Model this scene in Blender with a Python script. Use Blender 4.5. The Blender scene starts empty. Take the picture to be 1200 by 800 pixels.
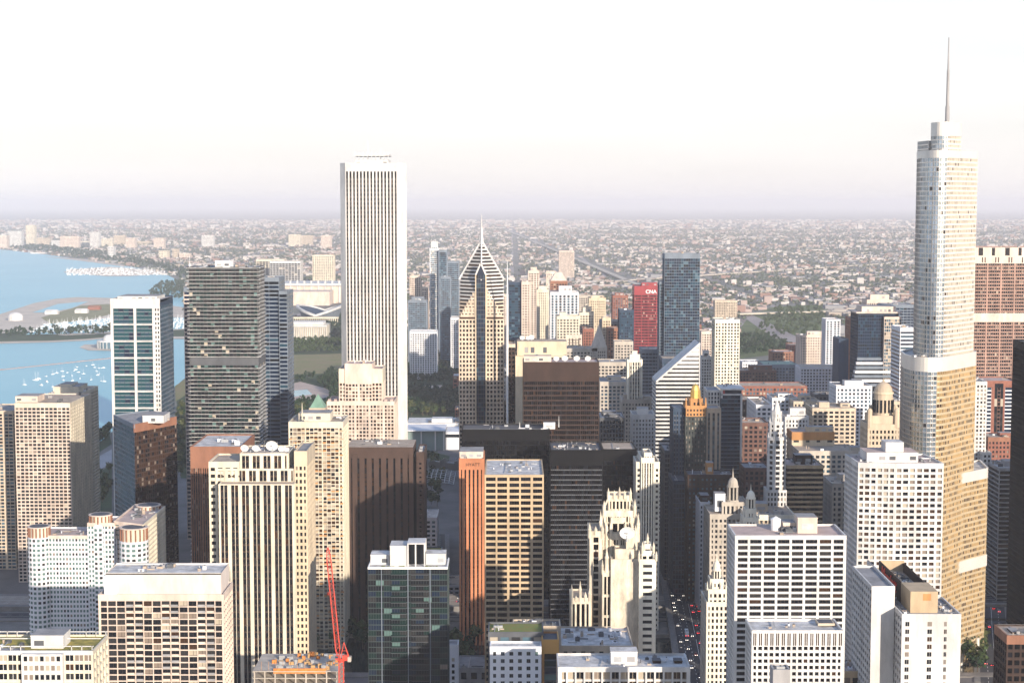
import bpy, math, random
import numpy as np
from math import sin, cos, pi, hypot, radians, atan2
from mathutils import Vector

sc = bpy.context.scene
COL = sc.collection
# ------------------------------------------------------------------ camera
F, CX, CY, ZC = 1975.0, 600.0, 400.0, 314.0          # focal length in photo pixels, centre, eye height in metres
PITCH = math.atan(162 / F)
CP, SP = cos(PITCH), sin(PITCH)
cam_d = bpy.data.cameras.new('camera')
cam_d.sensor_fit = 'HORIZONTAL'; cam_d.sensor_width = 36; cam_d.lens = F / 1200 * 36
cam_d.clip_start = 1; cam_d.clip_end = 120000
cam = bpy.data.objects.new('camera', cam_d); COL.objects.link(cam)
cam.location = (0, 0, ZC); cam.rotation_euler = (pi / 2 - PITCH, 0, 0)
sc.camera = cam
# ------------------------------------------------------------------ light: +X is west, +Y is south
SUN_EL, SUN_AZ = radians(14), radians(154)             # azimuth measured from +Y towards +X
sd = Vector((sin(SUN_AZ) * cos(SUN_EL), cos(SUN_AZ) * cos(SUN_EL), sin(SUN_EL)))
sun_d = bpy.data.lights.new('sun', 'SUN'); sun_d.energy = 3.9; sun_d.angle = radians(0.5); sun_d.color = (1.0, 0.88, 0.735)
sun = bpy.data.objects.new('sun', sun_d); COL.objects.link(sun)
sun.rotation_euler = sd.to_track_quat('Z', 'Y').to_euler()
sun.location = (800, -600, 900)
w = bpy.data.worlds.new('World'); sc.world = w; w.use_nodes = True
nt = w.node_tree; nt.nodes.clear()
sky = nt.nodes.new('ShaderNodeTexSky'); sky.sky_type = 'NISHITA'; sky.sun_disc = False
sky.sun_elevation = SUN_EL; sky.sun_rotation = SUN_AZ; sky.air_density = 1.0; sky.dust_density = 1.0; sky.ozone_density = 1.5
bg = nt.nodes.new('ShaderNodeBackground'); bg.inputs['Strength'].default_value = 0.12
# the thin white veil of cloud over the whole sky: pale lavender at the horizon, white above, bluer overhead
tcw = nt.nodes.new('ShaderNodeTexCoord'); sxyz = nt.nodes.new('ShaderNodeSeparateXYZ'); veil = nt.nodes.new('ShaderNodeValToRGB')
ve = veil.color_ramp.elements
ve[0].position = 0.0; ve[0].color = (.55, .525, .545, 1); ve[1].position = 1.0; ve[1].color = (.10, .18, .38, 1)
v1 = ve.new(.05); v1.color = (.56, .54, .555, 1)
v2 = ve.new(.14); v2.color = (.58, .57, .58, 1); v3 = ve.new(.4); v3.color = (.23, .31, .46, 1)
mpw = nt.nodes.new('ShaderNodeMapping'); mpw.inputs['Scale'].default_value = (1.5, 1.5, 14); cno = nt.nodes.new('ShaderNodeTexNoise'); cno.inputs['Scale'].default_value = 2.2; cno.inputs['Detail'].default_value = 7
crr = nt.nodes.new('ShaderNodeMapRange'); crr.inputs['From Min'].default_value = .3; crr.inputs['From Max'].default_value = .7; crr.inputs['To Min'].default_value = .95; crr.inputs['To Max'].default_value = 1.05
bg2 = nt.nodes.new('ShaderNodeBackground'); nt.links.new(tcw.outputs['Generated'], mpw.inputs[0]); nt.links.new(mpw.outputs[0], cno.inputs['Vector']); nt.links.new(cno.outputs['Fac'], crr.inputs[0]); nt.links.new(crr.outputs[0], bg2.inputs['Strength'])
mixs = nt.nodes.new('ShaderNodeMixShader'); mixs.inputs[0].default_value = 0.82
wo = nt.nodes.new('ShaderNodeOutputWorld')
nl = nt.links.new
nl(sky.outputs[0], bg.inputs[0]); nl(tcw.outputs['Generated'], sxyz.inputs[0]); nl(sxyz.outputs['Z'], veil.inputs[0]); nl(veil.outputs[0], bg2.inputs[0])
nl(bg.outputs[0], mixs.inputs[1]); nl(bg2.outputs[0], mixs.inputs[2]); nl(mixs.outputs[0], wo.inputs[0])
sc.view_settings.view_transform = 'Standard'; sc.view_settings.look = 'None'
sc.view_settings.exposure = 0.9; sc.view_settings.gamma = 1.0
sc.cycles.max_bounces = 5; sc.cycles.diffuse_bounces = 2; sc.cycles.glossy_bounces = 2
sc.cycles.transmission_bounces = 2; sc.cycles.volume_bounces = 2
sc.cycles.use_denoising = True
HAZE = 4.2e-5

# ------------------------------------------------------------------ projection helpers (photo pixel -> world point)
def ray(px, py):
    u, v = (px - CX) / F, -(py - CY) / F
    return u, CP + v * SP, -SP + v * CP
def at(px, py, Y):
    d = ray(px, py); t = Y / d[1]
    return d[0] * t, Y, ZC + d[2] * t
def gnd(px, py, z=0.0):
    d = ray(px, py); t = (z - ZC) / d[2]
    return d[0] * t, d[1] * t

# ------------------------------------------------------------------ materials
MATS = {}
def mat(name, col, rough=0.75, var=0.18, scale=0.12, metal=0.0, spec=0.35, streak=0.0, blot=None):
    if name in MATS: return MATS[name]
    m = bpy.data.materials.new(name); m.use_nodes = True
    n = m.node_tree; b = n.nodes['Principled BSDF']; L = n.links.new
    b.inputs['Roughness'].default_value = rough; b.inputs['Metallic'].default_value = metal
    b.inputs['Specular IOR Level'].default_value = spec
    if var <= 0:
        b.inputs['Base Color'].default_value = (*col, 1)
    else:
        tc = n.nodes.new('ShaderNodeTexCoord')
        mp = n.nodes.new('ShaderNodeMapping'); L(tc.outputs['Object'], mp.inputs[0])
        mp.inputs['Scale'].default_value = (1, 1, 1 - 0.85 * streak)
        no = n.nodes.new('ShaderNodeTexNoise'); no.inputs['Scale'].default_value = scale; no.inputs['Detail'].default_value = 6
        no.inputs['Roughness'].default_value = 0.65
        L(mp.outputs[0], no.inputs['Vector'])
        r = n.nodes.new('ShaderNodeValToRGB')
        lo = tuple(max(0, c * (1 - var)) for c in col); hi = tuple(min(1, c * (1 + var)) for c in col)
        r.color_ramp.elements[0].position = 0.32; r.color_ramp.elements[1].position = 0.68
        r.color_ramp.elements[0].color = (*lo, 1); r.color_ramp.elements[1].color = (*hi, 1)
        if blot:
            r.color_ramp.elements[0].color = (*blot, 1)
        L(no.outputs['Fac'], r.inputs[0]); L(r.outputs[0], b.inputs['Base Color'])
    MATS[name] = m
    return m
def walls(name, col, **k):
    k.setdefault('streak', 0.8); k.setdefault('var', 0.22)
    return mat(name, col, **k)
white = walls('white_concrete', (.56, .545, .525)); white2 = walls('white_panel', (.66, .66, .68), var=.08)
cream = walls('cream_limestone', (.62, .55, .43)); cream2 = walls('warm_cream', (.56, .46, .33))
ivory = walls('ivory_terracotta', (.70, .65, .54)); lime = walls('grey_limestone', (.44, .39, .33))
pinkb = walls('pink_beige_concrete', (.60, .49, .41)); beige = walls('beige_concrete', (.50, .41, .31))
tan = walls('tan_precast', (.44, .33, .21)); sand = walls('sandy_stone', (.46, .37, .27))
gothic = walls('gothic_limestone', (.58, .51, .40), var=.32, scale=.35)
brown = walls('brown_brick', (.058, .033, .025), streak=.3); umber = walls('umber_cladding', (.046, .027, .021), spec=.2)
bronze = walls('dark_bronze', (.045, .030, .024), rough=.45, spec=.2); black = walls('black_steel', (.006, .006, .007), rough=.6, spec=.08)
orange = walls('orange_granite', (.46, .18, .085)); copper = walls('copper_stone', (.25, .115, .07))
red = walls('red_steel', (.27, .028, .036), rough=.5); brick = walls('red_brick', (.24, .095, .065), streak=.2, scale=.3)
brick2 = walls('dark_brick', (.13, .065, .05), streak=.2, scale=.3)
grey = walls('grey_concrete', (.30, .29, .29)); dgrey = walls('charcoal_panel', (.085, .09, .10)); bgrey = walls('blue_grey_panel', (.16, .19, .23))
navy = walls('navy_panel', (.025, .045, .08)); dkgreen = walls('dark_green_terracotta', (.028, .036, .034), rough=.5)
gold = mat('gold_leaf', (.75, .48, .14), rough=.35, metal=.7, var=.1); goldbr = walls('gilded_brick', (.45, .22, .08))
steel = mat('stainless_panel', (.62, .60, .58), rough=.28, metal=.85, var=.06)
steelw = mat('brushed_band', (.70, .66, .60), rough=.45, metal=.3, var=.06)
verd = mat('green_copper_roof', (.16, .27, .20), rough=.6, var=.25)
metalg = mat('galvanised_metal', (.42, .43, .44), rough=.45, metal=.5, var=.15, scale=.5)
whitem = mat('white_painted_metal', (.78, .77, .75), rough=.45, var=.06)
cranered = mat('crane_red_paint', (.55, .06, .035), rough=.5, var=.15, scale=.6)
formwork = mat('orange_formwork', (.55, .20, .05), rough=.8, var=.35, scale=.5)
plywood = mat('plywood', (.42, .26, .12), rough=.8, var=.3, scale=.6)
redtext = mat('red_sign_letters', (.75, .04, .03), rough=.4, var=0)
whitetext = mat('white_sign_letters', (.8, .8, .8), rough=.5, var=0)
darktext = mat('dark_sign_letters', (.02, .015, .012), rough=.5, var=0)
# roofs
r_white = mat('white_roof_membrane', (.62, .60, .58), rough=.9, var=.12, scale=.2, blot=(.30, .29, .28))
r_grey = mat('grey_roof_gravel', (.27, .26, .26), rough=.95, var=.3, scale=.14)
r_dark = mat('dark_roof_tar', (.05, .055, .065), rough=.8, var=.3, scale=.16, blot=(.10, .10, .11))
r_tan = mat('tan_roof_gravel', (.40, .32, .25), rough=.95, var=.25, scale=.14)
r_green = mat('green_sedum_roof', (.10, .14, .035), rough=.95, var=.5, scale=.25, blot=(.22, .17, .05))
r_sedum = mat('golden_sedum_roof', (.36, .27, .06), rough=.95, var=.4, scale=.25, blot=(.13, .14, .04))
r_pink = mat('pink_roof_gravel', (.46, .35, .31), rough=.95, var=.2, scale=.12)
# glass
def glass(name, col, rough=.07, spec=.5, metal=0.0):
    return mat(name, col, rough=rough, var=0, spec=spec, metal=metal)
g_dark = glass('dark_glass', (.008, .010, .014), .07, .32); g_black = glass('black_glass', (.003, .003, .004), .2, .16); g_dark2 = glass('smoky_glass', (.028, .028, .030), .12)
g_blue = glass('blue_glass', (.020, .055, .085), .08, .7); g_blue2 = glass('pale_blue_glass', (.08, .14, .18), .1, .8)
g_teal = glass('teal_glass', (.012, .06, .075), .08, .7); g_bronze = glass('bronze_glass', (.045, .022, .012), .1, .6)
g_green = glass('green_glass', (.008, .024, .023), .06, .5); g_blind = glass('window_with_blind', (.38, .33, .26), .6, .3)
g_blind2 = glass('window_with_shade', (.20, .16, .13), .6, .3); g_sky = glass('sky_tint_glass', (.44, .53, .62), .12, .8, .8)  # g_sky: blue of the reflected sky put into the glass colour
g_warm = glass('sunset_tint_glass', (.62, .55, .45), .28, .8, .75); g_navy = glass('navy_glass', (.008, .018, .04), .06, .6)  # g_warm: sunset reflection put into the glass colour
g_sky2 = glass('dim_sky_tint_glass', (.34, .42, .48), .12, .8, .8); g_warm2 = glass('dim_sunset_tint_glass', (.42, .37, .30), .3, .8, .7); g_sunset = glass('sunset_gold_glass', (.70, .50, .24), .3, .8, .75); g_sunset2 = glass('dim_sunset_gold_glass', (.42, .28, .13), .3, .8, .7)  # reflected sky and sunset gold put into these glass colours
g_gtint = glass('grey_green_glass', (.10, .17, .16), .15, .6)
PAL = {
 'dark': [(g_dark, 6), (g_dark2, 3), (g_blind2, .7), (g_blind, .25)],
 'black': [(g_black, 9), (g_dark, 3), (g_bronze, .5)],
 'resid': [(g_dark, 6), (g_blind, .6), (g_blind2, 1.0), (g_dark2, 3), (g_bronze, 1)],
 'blue': [(g_blue, 6), (g_dark, 2), (g_blue2, 1.2), (g_navy, 2)],
 'teal': [(g_teal, 8), (g_navy, 1.5), (g_blue, 1.5)],
 'blue_dark': [(g_navy, 6), (g_blue, 3), (g_dark, 2), (g_blue2, .5)],
 'bronze': [(g_bronze, 5), (g_dark, 3), (g_blind2, .8)],
 'green': [(g_dark, 7), (g_green, 3), (g_navy, 2), (g_dark2, 2), (g_gtint, .5), (g_blind2, .15)],
 'navy': [(g_navy, 7), (g_dark, 2), (g_blue, 1)],
 'aqua': [(g_dark, 6), (g_green, 5), (g_dark2, 3), (g_blind, .4), (g_gtint, .7)],
 'mirror': [(g_sky, 5), (g_sky2, 6), (g_dark2, .5)],
 'dk': [(g_dark, 8), (g_dark2, 3), (g_bronze, .8)],
 'sunset_gold': [(g_sunset, 5), (g_sunset2, 4), (g_bronze, 3)],
 'sunset_warm': [(g_warm, 8), (g_warm2, 3), (g_bronze, .7)],
 'gtint': [(g_gtint, 6), (g_dark, 1.6), (g_blind2, .6), (g_teal, .6)],
 'pale': [(g_blue2, 4), (g_blind, 2), (g_blue, 2), (g_dark2, 2)],
 'cond': [(g_blind2, 3), (g_dark, 3), (g_bronze, 3), (g_blind, 1.2)],
}

# ------------------------------------------------------------------ mesh builder
class MB:
    def __init__(s):
        s.v = []; s.f = []; s.mi = []; s.mats = []
    def m(s, mt):
        if mt not in s.mats: s.mats.append(mt)
        return s.mats.index(mt)
    def poly(s, pts, mt):
        i = len(s.v); s.v.extend(pts); s.f.append(tuple(range(i, i + len(pts)))); s.mi.append(s.m(mt))
    def hexa(s, p, mt, skip=()):
        # p: 8 points, bottom ring 0-3 CCW then top ring 4-7
        i = len(s.v); s.v.extend(p); k = s.m(mt)
        for n, q in enumerate(((3, 2, 1, 0), (4, 5, 6, 7), (0, 1, 5, 4), (1, 2, 6, 5), (2, 3, 7, 6), (3, 0, 4, 7))):
            if n in skip: continue
            s.f.append(tuple(i + a for a in q)); s.mi.append(k)
    def box(s, x0, x1, y0, y1, z0, z1, mt, skip=()):
        s.hexa([(x0, y0, z0), (x1, y0, z0), (x1, y1, z0), (x0, y1, z0), (x0, y0, z1), (x1, y0, z1), (x1, y1, z1), (x0, y1, z1)], mt, skip)
    def prism(s, pts, z0, z1, mt, top=True, pts2=None, topmat=None):
        n = len(pts); q = pts2 or pts
        for i in range(n):
            a, b = i, (i + 1) % n
            s.poly([(*pts[a], z0), (*pts[b], z0), (*q[b], z1), (*q[a], z1)], mt)
        if top: s.poly([(*p, z1) for p in q], topmat or mt)
    def cyl(s, cx, cy, r0, r1, z0, z1, mt, n=12, top=True, ph=0.0):
        a = [(cx + r0 * cos(ph + 2 * pi * i / n), cy + r0 * sin(ph + 2 * pi * i / n)) for i in range(n)]
        b = [(cx + r1 * cos(ph + 2 * pi * i / n), cy + r1 * sin(ph + 2 * pi * i / n)) for i in range(n)]
        s.prism(a, z0, z1, mt, top and r1 > 1e-3, b)
    def dome(s, cx, cy, r, z0, h, mt, n=14, k=5):
        for j in range(k):
            t0, t1 = j / k * pi / 2, (j + 1) / k * pi / 2
            s.cyl(cx, cy, r * cos(t0), max(1e-4, r * cos(t1)), z0 + h * sin(t0), z0 + h * sin(t1), mt, n, top=False)
    def sphere(s, cx, cy, cz, r, mt, n=10, k=6):
        for j in range(k):
            t0, t1 = -pi / 2 + j / k * pi, -pi / 2 + (j + 1) / k * pi
            s.cyl(cx, cy, max(1e-4, r * cos(t0)), max(1e-4, r * cos(t1)), cz + r * sin(t0), cz + r * sin(t1), mt, n, top=False)
    def beam(s, a, b, wd, mt):
        a, b = Vector(a), Vector(b); d = (b - a)
        if d.length < 1e-6: return
        d.normalize(); up = Vector((0, 0, 1)) if abs(d.z) < .9 else Vector((1, 0, 0))
        u = d.cross(up).normalized() * wd / 2; v = d.cross(u).normalized() * wd / 2
        s.hexa([tuple(x) for x in (a - u - v, a + u - v, a + u + v, a - u + v, b - u - v, b + u - v, b + u + v, b - u + v)], mt)
    def mesh(s, name, off=(0, 0, 0)):
        me = bpy.data.meshes.new(name)
        ox, oy, oz = off
        me.from_pydata([(x - ox, y - oy, z - oz) for x, y, z in s.v], [], s.f)
        for mt in s.mats: me.materials.append(mt)
        if len(s.mats) > 1: me.polygons.foreach_set('material_index', s.mi)
        me.update()
        return me
    def obj(s, name, parent=None, off=(0, 0, 0), kind=None):
        if not s.v: return None
        o = bpy.data.objects.new(name, s.mesh(name, off)); COL.objects.link(o)
        if parent is not None: o.parent = parent
        else: o.location = off
        if kind: o['kind'] = kind
        return o

LABELS = {}
def tag(o, label, cat, group=None, kind=None):
    o['label'] = label; o['category'] = cat
    if group: o['group'] = group
    if kind: o['kind'] = kind
    return o
def root(name, label, cat, x, y, z=0.0, group=None):
    o = bpy.data.objects.new(name, None); COL.objects.link(o); o.location = (x, y, z); o.empty_display_size = 2
    return tag(o, label, cat, group)

# ------------------------------------------------------------------ facades
class St:
    def __init__(s, wall, fl=3.6, bay=4.0, pw=1.0, sh=1.2, rec=.5, gl='dark', crown=2.5, dv=0.0, dh=-.08, spm=None, cw=None, k=0, pwk=0, roof=None, ind=0, mull=1, crm=None, nf=None):
        s.wall = wall; s.fl = fl; s.bay = bay; s.pw = pw; s.sh = sh; s.rec = rec; s.gl = gl; s.crown = crown; s.dv = dv; s.dh = dh
        s.spm = spm or wall; s.cw = cw if cw is not None else pw * .5 + .3; s.k = k; s.pwk = pwk; s.roof = roof or r_grey; s.ind = ind; s.mull = mull
        s.crm = crm or wall
    def but(s, **k):
        n = St.__new__(St); n.__dict__.update(s.__dict__); n.__dict__.update(k); return n

OCC = []            # footprints taken by buildings (x0, x1, y0, y1)
WINM = {}
def window_mesh(wd, ht, mt, mull, fr):
    key = (round(wd, 1), round(ht, 1), mt.name, mull, fr.name)
    if key in WINM: return WINM[key]
    b = MB()
    b.poly([(-wd / 2, 0, 0), (wd / 2, 0, 0), (wd / 2, 0, ht), (-wd / 2, 0, ht)], mt)
    b.box(-wd / 2, wd / 2, -.14, -.01, 0, .14, fr, (4,))
    for i in range(mull):
        x = -wd / 2 + wd * (i + 1) / (mull + 1)
        b.box(x - .07, x + .07, -.11, -.01, .14, ht, fr, (0, 4))
    WINM[key] = b.mesh('window')
    return WINM[key]

class Bld:
    n = 0
    def __init__(s, name, label, cat, x, y, group=None):
        Bld.n += 1
        s.rng = random.Random(Bld.n * 7919)
        s.x, s.y = x, y
        s.root = root(name, label, cat, x, y, 0, group)
        s.parts = {}; s.kinds = {}; s.subs = []; s.nwin = 0
    def mb(s, part, kind=None):
        if part not in s.parts: s.parts[part] = MB(); s.kinds[part] = kind
        return s.parts[part]
    def own(s, part, kind=None):
        """a further part of the same kind: a mesh of its own"""
        b = MB(); s.parts[part, len(s.parts)] = b; s.kinds[part, len(s.parts) - 1] = kind
        return b
    def subpart(s, part, of):
        b = MB(); s.subs.append((b, part, of)); return b
    def facade(s, A, B, z0, z1, st, ind=False):
        w, g, rng = s.mb('wall'), s.mb('window_grid', 'stuff'), s.rng
        ax, ay = A; L = hypot(B[0] - ax, B[1] - ay)
        if L < .3: return
        ux, uy = (B[0] - ax) / L, (B[1] - ay) / L; nx, ny = uy, -ux
        P = lambda u, d, z: (ax + ux * u + nx * d, ay + uy * u + ny * d, z)
        def ob(u0, u1, d0, d1, za, zb, mt, skip=(4,)):
            w.hexa([P(u0, d1, za), P(u1, d1, za), P(u1, d0, za), P(u0, d0, za), P(u0, d1, zb), P(u1, d1, zb), P(u1, d0, zb), P(u0, d0, zb)], mt, skip)
        cr = st.crown; zt = z1 - cr; e = .02
        nb = max(1, round(L / st.bay)); bw = L / nb
        nf = max(1, round((zt - z0) / st.fl)); fh = (zt - z0) / nf
        sh = min(st.sh, fh * .9); r = st.rec
        hw = []
        for i in range(nb + 1):
            if i in (0, nb): h = st.cw
            elif st.k and i % st.k == 0: h = st.pwk / 2
            else: h = st.pw / 2
            hw.append(h); c = i * bw
            if h <= 0: continue
            xtra = .05 if (st.k and i % st.k == 0) else 0
            ob(max(e, c - h), min(L - e, c + h), -r, st.dv + xtra, z0, zt, st.wall, (0, 1, 4))
        if sh > 0:
            for j in range(nf):
                z = z0 + j * fh
                ob(e * 2, L - e * 2, -r, st.dh, z, z + sh, st.spm, (3, 4, 5))
        if cr > 0:
            ob(e, L - e, -.6, max(st.dv, st.dh) + .06, zt, z1, st.crm, ())
        pal = PAL[st.gl]; ms = [p[0] for p in pal]; ws = [p[1] for p in pal]
        ch = rng.choices(ms, ws, k=nf * nb)
        for j in reversed(range(nf)):
            za, zb = z0 + j * fh + sh - .02, z0 + (j + 1) * fh + .02
            for i in range(nb):
                u0, u1 = max(0.05, i * bw + hw[i] - .03), min(L - .05, (i + 1) * bw - hw[i + 1] + .03)
                if u1 - u0 < .1: continue
                if ind and s.nwin < 300:
                    s.nwin += 1
                    me = window_mesh(u1 - u0, zb - za, ch[j * nb + i], st.mull, s.fr)
                    o = bpy.data.objects.new('window', me); COL.objects.link(o); o.parent = s.root
                    c = P((u0 + u1) / 2, -r + .02, za)
                    o.location = (c[0] - s.x, c[1] - s.y, c[2]); o.rotation_euler = (rng.uniform(-.006, .006), 0, atan2(uy, ux) + rng.uniform(-.006, .006))
                else:
                    t0, t1, t2 = rng.uniform(0, .05), rng.uniform(0, .05), rng.uniform(0, .05)
                    g.poly([P(u0, -r + t0, za), P(u1, -r + t1, za), P(u1, -r + t2, zb), P(u0, -r + t0 + t2 - t1, zb)], ch[j * nb + i])
    fr = bronze
    def ring(s, pts, z0, z1, st, roof=True, faces=None, sts=None):
        n = len(pts)
        for i in range(n):
            if faces is not None and i not in faces:
                s.mb('wall').poly([(*pts[i], z0), (*pts[(i + 1) % n], z0), (*pts[(i + 1) % n], z1), (*pts[i], z1)], st.wall)
                continue
            q = (sts or {}).get(i, st)
            s.facade(pts[i], pts[(i + 1) % n], z0, z1, q, bool(q.ind))
        if roof:
            zr = z1 - min(1.0, st.crown * .5) if st.crown > 0 else z1
            s.own('roof').poly([(*p, zr) for p in pts], st.roof)
    def tower(s, x0, x1, y0, y1, z0, z1, st, roof=True, side=None, front=None):
        pts = [(x0, y0), (x1, y0), (x1, y1), (x0, y1)]
        OCC.append((x0, x1, y0, y1))
        sd_ = side or st
        s.ring(pts, z0, z1, st, roof, (0, 1, 3), {0: front or st, 1: sd_.but(ind=0), 3: sd_.but(ind=0)})
        s.top = (x0, x1, y0, y1, z1)
    def block(s, x0, x1, y0, y1, z0, z1, mt, part='penthouse', cap=True, roofm=None):
        b = s.own(part)
        b.box(x0, x1, y0, y1, z0, z1 - .5, mt, (0, 1))
        if cap: b.box(x0 - .12, x1 + .12, y0 - .12, y1 + .12, z1 - .5, z1, mt, (1,))
        else: b.box(x0, x1, y0, y1, z1 - .5, z1, mt, (1,))
        b.poly([(x0 - .12, y0 - .12, z1), (x1 + .12, y0 - .12, z1), (x1 + .12, y1 + .12, z1), (x0 - .12, y1 + .12, z1)], roofm or r_grey)
        # louvres on the face towards the camera
        wd = x1 - x0; k = max(1, int(wd / 5)); h = z1 - z0
        if h > 2.2:
            for i in range(k):
                if s.rng.random() < .6:
                    a = x0 + wd * (i + .2) / k; c = x0 + wd * (i + .8) / k
                    s.subpart('louvre', b).box(a, c, y0 - .06, y0, z0 + h * .25, z0 + h * .62, s.rng.choice([grey, dgrey, metalg]), (4,))
    def clutter(s, x0, x1, y0, y1, z, n, sc_=1.0):
        b = s.mb('roof_equipment', 'stuff'); R = s.rng
        n = int(n * (1.8 if y0 < 1300 else 1))
        if y0 < 1350 and n:
            for yy in (y0 + .4, y1 - .5):
                b.box(x0 + .3, x1 - .3, yy, yy + .07, z + 1.25, z + 1.32, metalg)
            b.beam((x0 + (x1 - x0) * .3, y0 + 1, z + .3), (x0 + (x1 - x0) * .34, y1 - 1, z + .3), .3, metalg)
        for _ in range(n):
            w_, d_, h_ = R.uniform(1, 4) * sc_, R.uniform(1, 4) * sc_, R.uniform(.8, 2.4) * sc_
            if x1 - x0 < w_ + 1 or y1 - y0 < d_ + 1: continue
            x, y = R.uniform(x0 + .6, x1 - w_ - .4), R.uniform(y0 + .6, y1 - d_ - .4)
            t = R.random(); mt = R.choice([metalg, grey, white2, dgrey, r_tan])
            if t < .6:
                b.box(x, x + w_, y, y + d_, z, z + h_, mt, (0,))
                b.cyl(x + w_ / 2, y + d_ / 2, min(w_, d_) * .3, min(w_, d_) * .3, z + h_, z + h_ + .35, dgrey, 8)
            elif t < .8:
                b.box(x, x + w_ * 2.2 if x + w_ * 2.2 < x1 else x1 - .2, y, y + .5, z + .3, z + .8, mt)
            else:
                b.cyl(x + .5, y + .5, .35 * sc_, .35 * sc_, z, z + h_ * 1.4, mt, 8)
    def dish(s, x, y, z, r):
        b = s.own('satellite_dish')
        b.cyl(x, y, r * .18, r * .12, z, z + r * .8, metalg, 6)
        n = 14
        prev = None
        for j in range(4):
            t = j / 3; rr = r * t; dd = .35 * r * t * t
            ringp = []
            for i in range(n):
                a = 2 * pi * i / n
                ringp.append((x + rr * cos(a), y - .6 * (rr * sin(a)) * .5 - dd * .8, z + r * 1.1 + rr * sin(a) * .85 + dd * .2))
            if prev:
                for i in range(n):
                    b.poly([prev[i], prev[(i + 1) % n], ringp[(i + 1) % n], ringp[i]], whitem)
            prev = ringp
        s.subpart('feed_arm', b).beam((x, y, z + r), (x, y - r * .9, z + r * 1.3), .12 * r, metalg)
    def mast(s, x, y, z0, z1, r=.4, mt=None, part='antenna'):
        b = s.own(part); b.cyl(x, y, r, r * .25, z0, z1, mt or whitem, 8)
    def done(s):
        made = {}
        for key, b in s.parts.items():
            nm = key if isinstance(key, str) else key[0]
            made[id(b)] = b.obj(nm, s.root, (s.x, s.y, 0), s.kinds[key])
        for b, nm, of in s.subs:
            if made.get(id(of)): b.obj(nm, made[id(of)], (s.x, s.y, 0))
        return s

def T(name, label, cat, x0, x1, yt, D, dep, st, pent=(), clut=6, group=None, side=None, front=None, z0=0.0, fin=True, pm=None, fr=None):
    """axis-aligned building: photo span x0..x1 of its front at depth D, roof edge at photo row yt"""
    X0, X1, Z = at(x0, yt, D)[0], at(x1, yt, D)[0], at(x0, yt, D)[2]
    b = Bld(name, label, cat, (X0 + X1) / 2, D + dep / 2, group)
    if fr: b.fr = fr
    b.tower(X0, X1, D, D + dep, z0, Z, st, side=side, front=front)
    for pt in pent:
        a, c, y = pt[:3]; fy = pt[3] if len(pt) > 3 else .3; ln = pt[4] if len(pt) > 4 else .4
        Dp = D + dep * fy
        b.block(at(a, y, Dp)[0], at(c, y, Dp)[0], Dp, Dp + dep * ln, Z - 1, at(a, y, Dp)[2], pm or st.wall)
    if clut: b.clutter(X0 + 1, X1 - 1, D + 1, D + dep - 1, Z - 1, clut)
    b.X0, b.X1, b.Z, b.D, b.dep = X0, X1, Z, D, dep
    return b.done() if fin else b

# ================================================================== THE SETTING
def struct(name, b, off=(0, 0, 0)):
    return b.obj(name, None, off, 'structure')
def sheet(name, pts, z, mt, px=True):
    """a ground sheet; pts are photo pixels lying on the ground, or world x,y"""
    q = [gnd(*p, z) if px else p for p in pts]
    b = MB(); b.poly([(x, y, z) for x, y in q], mt)
    return struct(name, b)

# suburb ground: mottled green, pink-grey plots and a faint street grid
gm = bpy.data.materials.new('suburb_ground'); gm.use_nodes = True
n_ = gm.node_tree; bs = n_.nodes['Principled BSDF']; bs.inputs['Roughness'].default_value = 1; bs.inputs['Specular IOR Level'].default_value = .1
tc = n_.nodes.new('ShaderNodeTexCoord')
no = n_.nodes.new('ShaderNodeTexNoise'); no.inputs['Scale'].default_value = .0045; no.inputs['Detail'].default_value = 9; no.inputs['Roughness'].default_value = .78
rp = n_.nodes.new('ShaderNodeValToRGB'); el = rp.color_ramp.elements
el[0].position = .38; el[0].color = (.12, .135, .11, 1); el[1].position = .66; el[1].color = (.36, .28, .24, 1)
e2 = el.new(.49); e2.color = (.17, .175, .145, 1); e3 = el.new(.57); e3.color = (.20, .17, .15, 1)
br = n_.nodes.new('ShaderNodeTexBrick'); br.offset = 0; br.inputs['Scale'].default_value = 1; br.inputs['Brick Width'].default_value = 200; br.inputs['Row Height'].default_value = 400
br.inputs['Mortar Size'].default_value = 9; br.inputs['Color1'].default_value = (1, 1, 1, 1); br.inputs['Color2'].default_value = (.8, .8, .8, 1); br.inputs['Mortar'].default_value = (0, 0, 0, 1)
mx = n_.nodes.new('ShaderNodeMix'); mx.data_type = 'RGBA'
n_.links.new(tc.outputs['Object'], no.inputs['Vector']); n_.links.new(tc.outputs['Object'], br.inputs['Vector'])
n_.links.new(no.outputs['Fac'], rp.inputs[0]); n_.links.new(br.outputs['Color'], mx.inputs[0])
mx.inputs[6].default_value = (.34, .30, .29, 1); n_.links.new(rp.outputs[0], mx.inputs[7]); n_.links.new(mx.outputs[2], bs.inputs['Base Color'])
gb = MB(); G = 60000
gb.poly([(-G, -3000, 0), (G, -3000, 0), (G, 90000, 0), (-G, 90000, 0)], gm)
struct('ground', gb)

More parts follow.
